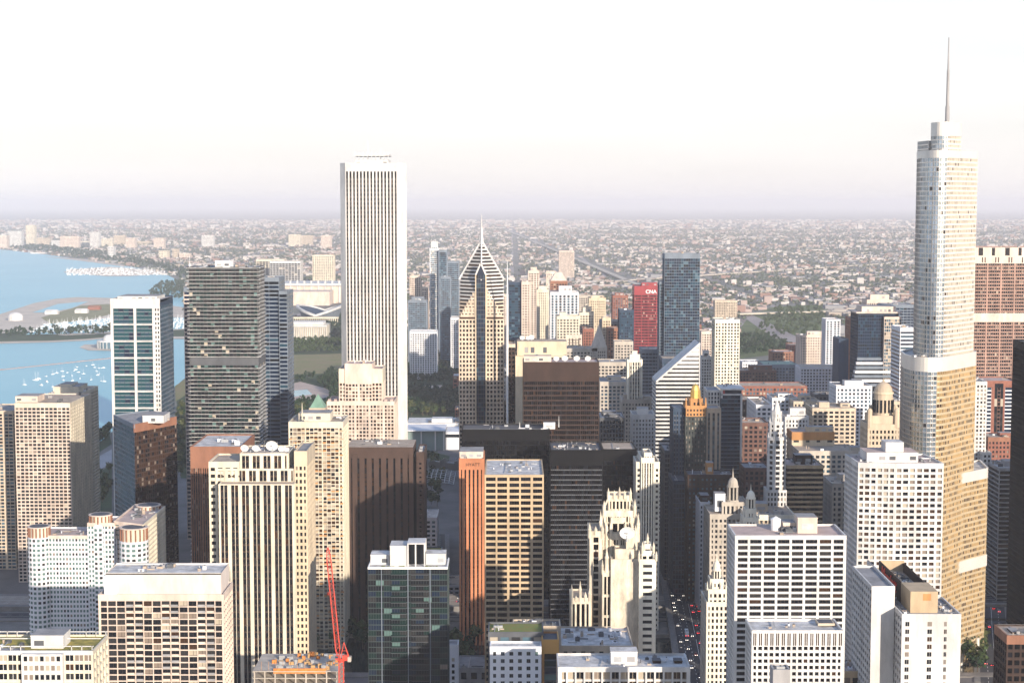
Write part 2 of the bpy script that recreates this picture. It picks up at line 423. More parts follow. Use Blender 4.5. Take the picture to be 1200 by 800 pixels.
asphalt = mat('asphalt', (.05, .05, .055), rough=.9, var=.25, scale=.05)
pave = mat('city_pavement', (.14, .13, .125), rough=.95, var=.3, scale=.02)
conc_road = mat('concrete_road', (.30, .26, .22), rough=.9, var=.15, scale=.05)
lawn = mat('park_lawn', (.13, .14, .05), rough=1, var=.3, scale=.02, blot=(.24, .18, .10))
grassd = mat('dark_grass', (.035, .06, .022), rough=1, var=.35, scale=.03)
sandm = mat('lake_sand', (.55, .47, .38), rough=1, var=.2, scale=.02)
dirt = mat('path_gravel', (.46, .36, .30), rough=1, var=.15, scale=.05)
linep = mat('road_paint', (.75, .73, .68), rough=.8, var=0)
walkm = mat('pavement_slabs', (.19, .18, .17), rough=.95, var=.2, scale=.3)
kerbm = mat('kerb_stone', (.36, .34, .32), rough=.9, var=.1)

wm = bpy.data.materials.new('lake_water'); wm.use_nodes = True
n_ = wm.node_tree; bs = n_.nodes['Principled BSDF']
bs.inputs['Roughness'].default_value = .35; bs.inputs['IOR'].default_value = 1.33; bs.inputs['Specular IOR Level'].default_value = .25
tc = n_.nodes.new('ShaderNodeTexCoord'); mp = n_.nodes.new('ShaderNodeMapping'); mp.inputs['Scale'].default_value = (.5, 1.4, 1)
no = n_.nodes.new('ShaderNodeTexNoise'); no.inputs['Scale'].default_value = .06; no.inputs['Detail'].default_value = 8
n2 = n_.nodes.new('ShaderNodeTexNoise'); n2.inputs['Scale'].default_value = .0022; n2.inputs['Detail'].default_value = 5
rp = n_.nodes.new('ShaderNodeValToRGB'); rp.color_ramp.elements[0].position = .3; rp.color_ramp.elements[1].position = .7
rp.color_ramp.elements[0].color = (.19, .47, .54, 1); rp.color_ramp.elements[1].color = (.25, .53, .59, 1)
bu = n_.nodes.new('ShaderNodeBump'); bu.inputs['Strength'].default_value = .35; bu.inputs['Distance'].default_value = .6
n_.links.new(tc.outputs['Object'], mp.inputs[0]); n_.links.new(mp.outputs[0], no.inputs['Vector']); n_.links.new(tc.outputs['Object'], n2.inputs['Vector'])
n_.links.new(n2.outputs['Fac'], rp.inputs[0]); n_.links.new(rp.outputs[0], bs.inputs['Base Color']); n_.links.new(no.outputs['Fac'], bu.inputs['Height']); n_.links.new(bu.outputs[0], bs.inputs['Normal'])
riverm = mat('river_water', (.012, .024, .024), rough=.12, var=.3, scale=.02, spec=.5)

LAKE = [(-2500, 282), (-600, 287), (0, 292), (60, 299), (105, 306), (150, 312), (190, 319), (208, 328), (218, 345), (222, 400), (219, 441), (206, 452), (131, 506), (100, 532), (40, 572), (-200, 660), (-1500, 800)]
lake = sheet('lake_water', LAKE, .35, wm)
sheet('downtown_pavement', [(-900, 700), (1500, 700), (1500, 3350), (-250, 3350), (-330, 2300), (-700, 1500)], .05, pave, px=False)
sheet('river_water', [(-900, 1096), (700, 1096), (700, 1200), (-900, 1200)], .12, riverm, px=False)
# parks, lawns, sands
sheet('park_grass', [(300, 380), (400, 372), (545, 398), (545, 500), (470, 500), (337, 500), (225, 560), (212, 560), (207, 470), (222, 440)], .15, grassd)
sheet('park_lawn', [(330, 416), (405, 414), (405, 437), (330, 439)], .3, lawn)
sheet('plaza_paving', [(330, 452), (352, 447), (386, 456), (388, 465), (352, 470), (330, 466)], .32, dirt)
sheet('plaza_pool', [(338, 458), (360, 456), (366, 462), (340, 465)], .4, mat('pool_water', (.16, .36, .38), rough=.2, var=.1))
sheet('park_path', [(486, 452), (518, 451), (520, 456), (488, 457)], .3, dirt)
sheet('park_path', [(478, 424), (545, 421), (545, 424), (478, 427)], .3, conc_road)
sheet('island_sand', [(-300, 390), (-60, 376), (0, 368), (40, 355), (66, 350), (90, 348), (128, 349), (150, 351), (216, 360), (217, 397), (128, 396), (100, 399), (60, 401), (0, 402.5), (-300, 408)], .9, sandm)
sheet('island_grass', [(-300, 402), (-60, 396), (30, 388), (75, 393), (140, 390), (216, 386), (216, 394), (128, 394.5), (100, 397), (60, 399), (0, 400), (-300, 404)], 1.1, grassd)
sheet('island_grass', [(48, 372), (95, 358), (128, 356), (140, 366), (96, 376), (60, 380)], 1.1, mat('dry_grass', (.24, .22, .11), rough=1, var=.3, scale=.03))
sheet('lagoon_water', [(38, 366), (68, 356), (104, 353), (84, 361), (58, 366)], 1.3, wm)
sheet('harbor_water', [(30, 392), (52, 380), (128, 373), (216, 372), (216, 385), (140, 388), (75, 391)], 1.3, wm)
sheet('marina_mole', [(74, 319), (84, 315.5), (130, 312.6), (186, 316.5), (196, 321), (150, 323.5), (124, 323.5)], .9, sandm)
sheet('beach_sand', [(50, 300.5), (90, 305), (120, 309), (146, 312.5), (146, 310), (100, 303.5)], .8, sandm)
sheet('islet_rim', [(93, 407), (99, 403.5), (130, 403), (130, 411), (104, 410.5)], .8, sandm)
sheet('shore_grass', [(128, 508), (107, 527), (101, 532), (108, 535), (131, 520)], .5, grassd)
sheet('shore_road', [(60, 575), (108, 539), (131, 526), (131, 541), (108, 556), (70, 585)], .5, mat('pale_road', (.36, .34, .34), rough=.9, var=.12, scale=.04))
sheet('shore_grass', [(100, 560), (131, 545), (131, 600), (100, 600)], .5, grassd)
sheet('shore_grass', [(205, 452), (219, 443), (219, 462), (206, 470)], .5, lawn)
sheet('rail_yard_green', [(862, 392), (880, 368), (905, 360), (967, 356), (970, 398), (935, 412), (868, 420)], .3, mat('meadow_green', (.11, .135, .04), rough=1, var=.45, scale=.012, blot=(.035, .06, .025)))
sheet('rail_track', [(858, 362), (866, 361), (935, 395), (962, 408), (950, 410), (905, 395)], .45, mat('rail_gravel', (.33, .28, .26), rough=1, var=.15, scale=.05))
b = MB()
for (p0, p1, hw) in (((838, 368), (1075, 361), 14), ((1000, 383), (1075, 350), 12), ((700, 330), (1075, 306), 14), ((590, 268), (775, 345), 12)):
    a0, a1 = gnd(*p0, 8), gnd(*p1, 8); dx, dy = a1[0] - a0[0], a1[1] - a0[1]; l = hypot(dx, dy); nx, ny = -dy / l * hw, dx / l * hw
    b.hexa([(a0[0] - nx, a0[1] - ny, 5), (a1[0] - nx, a1[1] - ny, 5), (a1[0] + nx, a1[1] + ny, 5), (a0[0] + nx, a0[1] + ny, 5),
            (a0[0] - nx, a0[1] - ny, 9), (a1[0] - nx, a1[1] - ny, 9), (a1[0] + nx, a1[1] + ny, 9), (a0[0] + nx, a0[1] + ny, 9)], mat('expressway_concrete', (.48, .42, .34), rough=.9, var=.12, scale=.01))
struct('expressway', b)

# the avenue, its bridge and the riverside drive (decks with kerbs and painted lines)
def strip(name, cpts, hw, z, thick, road=asphalt, lanes=0, walk=5.0):
    """a raised deck along world points; kerbed walks on both sides and dashed lane lines"""
    L_, R_, nrm = [], [], []
    for i, p in enumerate(cpts):
        q0, q1 = cpts[max(0, i - 1)], cpts[min(len(cpts) - 1, i + 1)]
        dx, dy = q1[0] - q0[0], q1[1] - q0[1]; l = hypot(dx, dy); nrm.append((dy / l, -dx / l))
    def side(o): return [(p[0] + n[0] * o, p[1] + n[1] * o) for p, n in zip(cpts, nrm)]
    def run(nm, o0, o1, z0, z1, mt):
        b = MB(); a, c = side(o0), side(o1)
        for i in range(len(cpts) - 1):
            b.hexa([(*a[i], z0), (*c[i], z0), (*c[i + 1], z0), (*a[i + 1], z0), (*a[i], z1), (*c[i], z1), (*c[i + 1], z1), (*a[i + 1], z1)], mt, (0,))
        struct(nm, b)
    run(name, -hw, hw, z - thick, z, road)
    run('pavement', -hw - walk, -hw - .02, z - thick, z + .15, walkm); run('pavement', hw + .02, hw + walk, z - thick, z + .15, walkm)
    b = MB()
    for k in range(lanes):
        o = -hw + 2 * hw * (k + 1) / (lanes + 1)
        for i in range(len(cpts) - 1):
            (x0, y0), (x1, y1) = side(o)[i], side(o)[i + 1]; l = hypot(x1 - x0, y1 - y0); m = max(1, int(l / 9))
            ux, uy = (x1 - x0) / l, (y1 - y0) / l
            for j in range(m):
                s0 = j * 9.0; s1 = s0 + (9.0 if k == lanes // 2 else 3.5)
                if s1 > l: continue
                a = [(x0 + ux * s0 - uy * .14, y0 + uy * s0 + ux * .14), (x0 + ux * s0 + uy * .14, y0 + uy * s0 - ux * .14), (x0 + ux * s1 + uy * .14, y0 + uy * s1 - ux * .14), (x0 + ux * s1 - uy * .14, y0 + uy * s1 + ux * .14)]
                b.poly([(*p, z + .012) for p in a], linep)
    if b.v: struct('road_marking', b)
ZA = 6.5
AVE = [gnd(830, 830, ZA), gnd(824, 790, ZA), gnd(815, 745, ZA), gnd(806, 705, ZA), gnd(795, 655, ZA), gnd(783, 610, ZA), gnd(772, 560, ZA)]
strip('avenue_road', AVE, 13.5, ZA, 3.5, asphalt, 5, 4.5)
strip('riverside_drive', [(-420, 1292), (-60, 1292), (125, 1292)], 15, 6.0, 6, conc_road, 5, 6)
strip('riverside_drive', [(175, 1292), (430, 1296)], 12, 6.0, 6, asphalt, 3, 5)
strip('lower_drive', [(-420, 1258), (125, 1258)], 8, 2.2, 2.2, asphalt, 2, 4)
strip('side_street', [gnd(1168, 800, 4), gnd(1163, 740, 4), gnd(1160, 690, 4), gnd(1150, 640, 4)], 10, 4, 4, asphalt, 3, 4)
strip('side_street', [(-62, 1320), (-66, 1420), (-72, 1560)], 9, 5.0, 5, asphalt, 3, 4)
emb = mat('embankment_stone', (.20, .18, .16), rough=.95, var=.25, scale=.08)
b = MB(); b.box(-900, 700, 1086, 1096, 0, 4.2, emb); b.box(-900, 125, 1236, 1243, 0, 4.0, emb); b.box(175, 700, 1236, 1243, 0, 4.0, emb); b.box(-900, 125, 1200, 1236, .05, 3.0, emb); b.box(175, 700, 1200, 1236, .05, 3.0, emb); struct('quay_wall', b)
b = MB(); b.box(-900, 700, 900, 1086, .1, 3.6, pave); struct('quay_street', b)

# haze: one closed box round the camera and the whole scene
hz = MB(); hz.box(-59000, 59000, -2900, 89000, -1.0, 452, asphalt)
ho = hz.obj('haze'); ho['kind'] = 'stuff'; ho.data.materials.clear()
hm = bpy.data.materials.new('haze_air'); hm.use_nodes = True; hn = hm.node_tree; hn.nodes.clear()
pv = hn.nodes.new('ShaderNodeVolumePrincipled'); pv.inputs['Density'].default_value = HAZE; pv.inputs['Color'].default_value = (.88, .87, .91, 1); pv.inputs['Anisotropy'].default_value = 0.0
oo = hn.nodes.new('ShaderNodeOutputMaterial'); hn.links.new(pv.outputs[0], oo.inputs['Volume']); ho.data.materials.append(hm)
tag(ho, 'pale evening haze over the whole city', 'haze')
del ho['category']

# ------------------------------------------------------------------ trees
barkm = mat('tree_bark', (.09, .065, .045), rough=1, var=.3, scale=.8)
leafm = [mat('leaf_green_deep', (.016, .038, .013), rough=.85, var=.5, scale=.4), mat('leaf_green', (.04, .065, .02), rough=.85, var=.45, scale=.4), mat('leaf_green_olive', (.075, .085, .026), rough=.85, var=.4, scale=.4)]
def crown_mesh(name, seed, nc, lf, size, mt):
    R = random.Random(seed); b = MB()
    for _ in range(nc):
        a, h = R.uniform(0, 2 * pi), R.uniform(-.8, 1)
        rr = math.sqrt(max(.05, 1 - h * h)) * R.uniform(.35, .9)
        c = (cos(a) * rr * 4.3, sin(a) * rr * 4.3, 7.4 + h * 3.6 * R.uniform(.7, 1))
        for _ in range(lf):
            p = Vector((c[0] + R.gauss(0, .9), c[1] + R.gauss(0, .9), c[2] + R.gauss(0, .75)))
            nrm = (p - Vector((0, 0, 5.5))).normalized() + Vector((R.gauss(0, .5), R.gauss(0, .5), R.gauss(0, .5)))
            nrm.normalize(); u = nrm.orthogonal().normalized() * size * R.uniform(.6, 1.2); v = nrm.cross(u)
            b.poly([tuple(p - u - v * .7), tuple(p + u - v * .6), tuple(p + u * .8 + v), tuple(p - u * .7 + v * .8)], mt)
    return b.mesh(name)
def trunk_mesh(seed):
    R = random.Random(seed); b = MB(); b.cyl(0, 0, .42, .22, 0, 5.5, barkm, 6)
    for i in range(4):
        a = i * 1.6 + R.uniform(-.3, .3); b.beam((0, 0, 3.2 + i * .4), (cos(a) * 2.4, sin(a) * 2.4, 6.6 + i * .4), .2, barkm)
    return b.mesh('trunk')
CROWN = [crown_mesh('crown', 11 + i, 16, 9, .95, leafm[i % 3]) for i in range(6)]
TRUNK = [trunk_mesh(50 + i) for i in range(3)]
LITE = [crown_mesh('tree_mass', 90 + i, 9, 4, 1.55, leafm[0]) for i in range(4)]
def arr(me):
    v = np.empty(len(me.vertices) * 3, np.float32); me.vertices.foreach_get('co', v)
    return v.reshape(-1, 3)
def scatter_mesh(name, bases, pts, mts, mi=None):
    """joins many copies of quad-only meshes: pts = (x, y, z, scale, angle, base index, material index)"""
    vs, ms = [], []
    for x, y, z, s, a, k, m in pts:
        v = bases[k]; c, d = cos(a) * s, sin(a) * s
        vs.append(np.stack([v[:, 0] * c - v[:, 1] * d + x, v[:, 0] * d + v[:, 1] * c + y, v[:, 2] * s + z], 1)); ms.append(np.full(len(v) // 4, m, np.int32))
    V = np.concatenate(vs).astype(np.float32); M = np.concatenate(ms); nq = len(V) // 4
    me = bpy.data.meshes.new(name); me.vertices.add(len(V)); me.vertices.foreach_set('co', V.ravel())
    me.loops.add(nq * 4); me.loops.foreach_set('vertex_index', np.arange(nq * 4, dtype=np.int32))
    me.polygons.add(nq); me.polygons.foreach_set('loop_start', np.arange(0, nq * 4, 4, dtype=np.int32)); me.polygons.foreach_set('loop_total', np.full(nq, 4, np.int32))
    for mt in mts: me.materials.append(mt)
    me.polygons.foreach_set('material_index', M); me.update(calc_edges=True)
    o = bpy.data.objects.new(name, me); COL.objects.link(o); o['kind'] = 'stuff'
    return o
def inside(p, poly):
    x, y = p; c = False; j = len(poly) - 1
    for i in range(len(poly)):
        if (poly[i][1] > y) != (poly[j][1] > y) and x < (poly[j][0] - poly[i][0]) * (y - poly[i][1]) / (poly[j][1] - poly[i][1]) + poly[i][0]: c = not c
        j = i
    return c
R = random.Random(4)
tree_pts = []
def grove(px, spacing, prob=.85, smin=.8, smax=1.25, z=.3, mi=0, lab=None, prio=0):
    q = [gnd(*p) for p in px]; xs = [a for a, _ in q]; ys = [a for _, a in q]
    y = min(ys)
    while y < max(ys):
        x = min(xs)
        while x < max(xs):
            p = (x + R.uniform(-.4, .4) * spacing, y + R.uniform(-.4, .4) * spacing)
            if R.random() < prob and inside(p, q): tree_pts.append((p[0], p[1], z, R.uniform(smin, smax), R.uniform(0, 6.28), mi, lab, prio))
            x += spacing
        y += spacing
RIV = 'dark green tree along the shaded riverside between the towers'
SHO = 'leafy tree beside the lakeshore road between the towers'
PRK = 'round green tree in the dense park behind the white tower'
PLZ = 'dark green tree around the park plaza left of the tallest white tower'
grove([(398, 700), (414, 700), (414, 682), (398, 682)], 9, 1, .8, 1.1, 3, 0, RIV, 1)
grove([(362, 768), (428, 768), (428, 738), (396, 738)], 11, .55, .8, 1.3, 3, 0, RIV, 1)
grove([(500, 790), (560, 790), (560, 735), (500, 735)], 12, .4, .8, 1.2, 3, 0, RIV, 1)
grove([(1128, 800), (1152, 800), (1152, 752), (1128, 752)], 10, .95, .9, 1.4, 3, 0, 'dark tree beside the shaded side street under the gold-lit tower', 1)
grove([(1132, 705), (1148, 705), (1148, 660), (1132, 660)], 10, .8, .7, 1.1, 4, 0, 'dark tree beside the shaded side street under the gold-lit tower', 1)
grove([(498, 600), (520, 600), (520, 545), (500, 545)], 11, .6, .8, 1.2, 4, 0, 'dark tree beside the shaded street by the outdoor stage', 1)
grove([(101, 534), (131, 512), (131, 500), (110, 520)], 11, .9, .9, 1.3, .5, 0, SHO, 1)
grove([(104, 592), (131, 590), (131, 545), (106, 560)], 13, .6, .8, 1.2, .5, 0, SHO, 1)
grove([(205, 560), (224, 560), (222, 480), (207, 480)], 13, .85, .9, 1.2, .5, 0, SHO, 1)
grove([(360, 500), (400, 500), (404, 440), (388, 434), (372, 452), (388, 462), (380, 474)], 13, .92, .9, 1.3, .3, 0, PLZ, 1)
grove([(330, 490), (362, 486), (372, 470), (335, 474)], 13, .9, .9, 1.2, .3, 0, PLZ, 1)
grove([(334, 450), (350, 444), (372, 440), (360, 448)], 13, .8, .8, 1.1, .3, 0, PLZ, 1)
grove([(474, 488), (545, 486), (545, 458), (474, 459)], 11, .96, .9, 1.3, .3, 0, PRK, 1)
grove([(474, 450), (545, 449), (545, 429), (474, 430)], 12, .95, .9, 1.3, .3, 0, PRK)
grove([(474, 422), (545, 419), (545, 404), (474, 406)], 14, .85, .8, 1.2, .3, 0)
grove([(330, 415), (404, 413), (404, 398), (330, 400)], 14, .85, .8, 1.1, .3, 1)
grove([(330, 398), (404, 396), (404, 388), (330, 390)], 15, .7, .8, 1.2, .3, 0)
grove([(378, 386), (404, 384), (404, 371), (385, 373)], 15, .8, .9, 1.3, .3, 0)
grove([(330, 382), (352, 380), (352, 374), (330, 376)], 15, .5, .9, 1.2, .3, 0)
grove([(-60, 399), (20, 396), (90, 394), (136, 393), (136, 385), (70, 388), (-60, 392)], 20, .6, .9, 1.6, 1, 0)
grove([(175, 350), (216, 352), (216, 331), (190, 332), (176, 342)], 22, .75, .9, 1.4, 1, 0)
grove([(-300, 289.5), (0, 290.5), (60, 297), (105, 304), (150, 310), (190, 316), (222, 333), (222, 318), (150, 300), (60, 289), (-300, 284)], 42, .7, 1.2, 2.2, .3, 0)
grove([(880, 397), (960, 394), (967, 360), (905, 363)], 22, .55, .7, 1.5, .3, 1)
grove([(865, 418), (935, 411), (905, 396), (862, 394)], 18, .85, .9, 1.4, .3, 0)
grove([(838, 390), (866, 385), (866, 364), (838, 366)], 24, .6, .9, 1.5, .3, 0)
near = sorted([t for t in tree_pts if t[7]], key=lambda t: t[1])
ind_, rest = near[:300], near[300:] + [t for t in tree_pts if not t[7]]
for i, (x, y, z, s, a, m, lab, _) in enumerate(ind_):
    o = root('tree', lab, 'tree', x, y, z, {RIV: 'riverside trees', SHO: 'lakeshore trees', PRK: 'trees of the dense park', PLZ: 'trees around the park plaza'}.get(lab, 'street trees'))
    o.scale = (s, s, s * R.uniform(.9, 1.15)); o.rotation_euler = (0, 0, a)
    for nm, me in (('trunk', TRUNK[i % 3]), ('crown', CROWN[i % 6])):
        c = bpy.data.objects.new(nm, me); COL.objects.link(c); c.parent = o
LB = [arr(m) for m in LITE]
o = scatter_mesh('tree_mass', LB, [(x, y, z, s, a, i % 4, (0, 1, 2)[m] if i % 3 else m) for i, (x, y, z, s, a, m, lab, p_) in enumerate(rest)], leafm)
tag(o, 'green treetops of the parks and the lakeshore', 'trees')

# ------------------------------------------------------------------ the far city: houses and street trees out to the horizon
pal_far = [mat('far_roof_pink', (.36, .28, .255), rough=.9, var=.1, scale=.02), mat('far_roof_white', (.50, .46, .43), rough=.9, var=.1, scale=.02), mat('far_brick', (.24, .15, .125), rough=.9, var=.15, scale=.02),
           mat('far_roof_grey', (.24, .24, .25), rough=.9, var=.15, scale=.02), mat('far_tan', (.36, .31, .26), rough=.9, var=.1, scale=.02)]  # roof contrast kept low; part of the haze fade is in these colours
cube = np.array([[x, y, z] for f in ([(-.5, -.5, 0), (.5, -.5, 0), (.5, -.5, 1), (-.5, -.5, 1)], [(.5, -.5, 0), (.5, .5, 0), (.5, .5, 1), (.5, -.5, 1)], [(-.5, .5, 0), (-.5, -.5, 0), (-.5, -.5, 1), (-.5, .5, 1)], [(-.5, -.5, 1), (.5, -.5, 1), (.5, .5, 1), (-.5, .5, 1)]) for x, y, z in f], np.float32)
shapes = []
for (a, b_, c) in ((11, 24, 9), (18, 30, 12), (30, 22, 10), (14, 40, 14), (60, 45, 11), (24, 24, 26), (90, 40, 9)):
    shapes.append(cube * np.array([a, b_, c], np.float32))
lakeW = [gnd(*p) for p in LAKE]
grnW = [gnd(*p) for p in [(858, 392), (880, 366), (905, 358), (970, 354), (974, 398), (935, 414), (866, 422)]]
parkW = [gnd(*p) for p in [(190, 372), (330, 352), (404, 348), (404, 372), (545, 398), (545, 520), (200, 560)]]
isl = [gnd(*p) for p in [(-300, 295), (222, 320), (230, 420), (-300, 500)]]
roadsW = [(gnd(590, 268), gnd(775, 345), 45), (gnd(838, 368), gnd(1075, 361), 30), (gnd(700, 330), gnd(1075, 306), 30)]
def nearroad(x, y):
    for (a, b_, hw) in roadsW:
        dx, dy = b_[0] - a[0], b_[1] - a[1]; l = hypot(dx, dy); t = ((x - a[0]) * dx + (y - a[1]) * dy) / l; d = abs((x - a[0]) * dy - (y - a[1]) * dx) / l
        if 0 < t < l and d < hw: return True
    return False
hp, tp = [], []
R = random.Random(9)
y = 3500.0
while y < 31000:
    row = 38 if y < 7000 else (52 if y < 12000 else 80 if y < 20000 else 150)
    half = y * .34 + 120
    x = -half
    while x < half:
        stp = (29 if y < 7000 else 42 if y < 12000 else 64 if y < 20000 else 110)
        px, py = x + R.uniform(-.3, .3) * stp, y + R.uniform(-.3, .3) * row
        x += stp
        if (px % 200) < 17 or (px % 800) < 42 or (py % 800) < 50 or inside((px, py), lakeW) or (py < 5200 and inside((px, py), grnW)) or inside((px, py), parkW) or nearroad(px, py): continue
        # neighbourhood greenery varies over a few hundred metres
        nb = sin(px * .0031 + 1.3) * cos(py * .0023) + .5 * sin(px * .011 + py * .007)
        q = R.random()
        if q < .34 - nb * .24:
            k = R.choices(range(7), [5, 4, 3, 2.5, 1.2, .35 if y > 4500 else .8, .5])[0]
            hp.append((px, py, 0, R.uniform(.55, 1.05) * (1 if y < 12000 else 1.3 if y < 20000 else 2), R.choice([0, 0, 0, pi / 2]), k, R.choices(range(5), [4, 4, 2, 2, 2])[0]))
        elif q < .97:
            n = 1 if y > 7000 else 2
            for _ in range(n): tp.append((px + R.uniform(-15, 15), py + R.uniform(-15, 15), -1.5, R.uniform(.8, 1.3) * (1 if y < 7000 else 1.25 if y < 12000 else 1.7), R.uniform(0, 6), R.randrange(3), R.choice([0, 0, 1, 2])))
    y += row
hp.sort(key=lambda t: t[1])
FARHOUSE = hp[:0]
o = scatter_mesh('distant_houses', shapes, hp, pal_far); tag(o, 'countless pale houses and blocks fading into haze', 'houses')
LT = []
for i in range(3):
    Rr = random.Random(i + 5); q = []
    for _ in range(7):
        p = Vector((Rr.gauss(0, 2.6), Rr.gauss(0, 2.6), 6.5 + Rr.gauss(0, 1.8))); nrm = Vector((Rr.gauss(0, .6), -.5 + Rr.gauss(0, .5), 1)).normalized(); u = nrm.orthogonal().normalized() * 2.6; v = nrm.cross(u)
        q += [p - u - v, p + u - v * .7, p + u + v, p - u * .7 + v]
    LT.append(np.array([tuple(a) for a in q], np.float32))
farleaf = [mat('far_leaf_green', (.065, .095, .055), rough=1, var=.3, scale=.05), mat('far_leaf_pale', (.09, .115, .065), rough=1, var=.3, scale=.05), mat('far_leaf_olive', (.11, .12, .065), rough=1, var=.3, scale=.05)]  # paler than the near leaves: haze fade put into the colour
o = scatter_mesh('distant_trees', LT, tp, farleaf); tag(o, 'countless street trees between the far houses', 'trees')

# ================================================================== BUILDINGS: left third
def ring_px(pts, py):
    return [(at(px, py, D)[0], D) for px, D in pts]

# glass tower with a heavy white frame
X0, _, Z = at(129, 350, 1330); X1 = at(187, 350, 1330)[0]
b = Bld('apartment_tower', 'teal glass tower held in a thick white frame with a small-windowed white strip', 'apartment tower', (X0 + X1) / 2, 1350)
D0 = 1330; XR = X1; wpx = (X1 - X0) / 58.0
b.fr = whitem
fw = b.own('white_frame')
xs = [X0, X0 + 3 * wpx, X0 + 27 * wpx, X0 + 30 * wpx, X0 + 49 * wpx, X0 + 51 * wpx, X1]
fw.box(X0, X1, D0, D0 + 1.5, Z - 7.7, Z, white); zz = Z - 7.7; nfl = 0
cells = []
while zz > 20:
    fw.box(X0 + .02, xs[5], D0 + .05, D0 + 1.5, zz - 13.3, zz - 12.3, white); cells.append((zz - 12.3, zz)); zz -= 13.3
for a, c in ((xs[0], xs[1]), (xs[2], xs[3]), (xs[4], xs[5])): fw.box(a, c, D0 - .05, D0 + 1.5, 0, Z - 7.7, white)
stg = St(navy, mull=0, fl=3.02, bay=3.6, pw=.12, sh=.35, rec=.3, gl='teal', crown=0, cw=.06)
sti = stg.but(ind=1)
for za, zb in cells:
    if za > 110:
        b.facade((xs[1], D0 + 1.2), (xs[2], D0 + 1.2), za, zb, sti, True); b.facade((xs[3], D0 + 1.2), (xs[4], D0 + 1.2), za, zb, sti, True)
    else:
        b.facade((xs[1], D0 + 1.2), (xs[2], D0 + 1.2), za, zb, stg); b.facade((xs[3], D0 + 1.2), (xs[4], D0 + 1.2), za, zb, stg)
b.facade((xs[5], D0 + .1), (X1, D0 + .1), 0, Z - 7.7, St(white, fl=3.6, bay=2.3, pw=.9, sh=1.6, crown=0, gl='dark'))
dd = 52
b.facade((X1, D0 + .1), (X1, D0 + dd), 0, Z - 3, St(navy, fl=3.6, bay=3.2, pw=.25, sh=.9, rec=.25, gl='teal', crown=3, spm=bgrey))
b.facade((X0, D0 + dd), (X0, D0 + .1), 0, Z, St(white, fl=3.6, bay=3.2, pw=.25, sh=.9, rec=.25, gl='teal', crown=3))
b.mb('roof').poly([(X0, D0 + 1, Z - 1), (X1, D0 + 1, Z - 1), (X1, D0 + dd, Z - 1), (X0, D0 + dd, Z - 1)], r_grey)
b.mb('wall').poly([(X0, D0 + dd, 0), (X0, D0 + dd, Z), (X1, D0 + dd, Z), (X1, D0 + dd, 0)], navy)
b.block(X0 + 4, X1 - 4, D0 + 8, D0 + 40, Z - 1, Z + 1.5, white)
OCC.append((X0, X1, D0, D0 + dd)); b.done()

# three-cornered glass hotel, near edge towards the viewer
pts = ring_px([(133, 1232), (157, 1178), (207, 1222), (175, 1262)], 492); Z = at(157, 497, 1178)[2]
b = Bld('hotel_tower', 'dark three-cornered glass hotel tower with copper reflections below its roof', 'hotel tower', pts[1][0], 1210)
stw = St(navy, fl=3.3, bay=2.4, pw=.22, sh=1.0, rec=.2, gl='navy', crown=3.0, spm=bgrey, crm=bgrey)
stc = St(umber, fl=3.3, bay=2.4, pw=.35, sh=1.1, rec=.2, gl='bronze', crown=6.0, spm=umber, crm=copper)  # copper crown over umber paints a sunlit top above a shaded wall
b.ring(pts, 0, Z, stw, True, (0, 1, 2, 3), {1: stc}); b.block(pts[1][0] + 3, pts[1][0] + 18, 1192, 1214, Z - 1, Z + 4.5, white)
b.clutter(pts[1][0] + 5, pts[1][0] + 22, 1190, 1225, Z - 1, 6); OCC.append((pts[0][0], pts[2][0], 1178, 1262)); b.done()

grid = St(pinkb, fl=2.95, bay=3.4, pw=.75, sh=1.0, rec=.55, gl='resid', crown=4, roof=r_tan, crm=cream)
T('apartment_tower', 'pink-beige grid apartment tower at the far left in front of the sailboats', 'apartment tower', 17, 82, 472, 1380, 70, grid, [(4 + 14, 44, 464, .2, .3), (50, 78, 470, .3, .4)], 8, side=St(cream, fl=2.95, bay=6, pw=3.5, sh=1.4, gl='blue', crown=4), front=grid)
T('apartment_tower', 'narrow beige and blue striped tower cut by the left edge of the picture', 'apartment tower', -30, 15, 481, 1430, 50, St(beige, fl=2.95, bay=4.2, pw=.5, sh=1.0, rec=.4, gl='blue', crown=3, k=3, pwk=2.2), [], 4, z0=0)
T('apartment_tower', 'cream tower with dark banded balconies behind the pink-beige grid tower', 'apartment tower', 53, 92, 462, 1500, 72, St(cream, fl=3.0, bay=5.5, pw=.5, sh=1.35, rec=1.3, gl='dark', crown=3.5, roof=r_tan), [(62, 92, 453, .25, .45), (70, 84, 450, .3, .3)], 4)

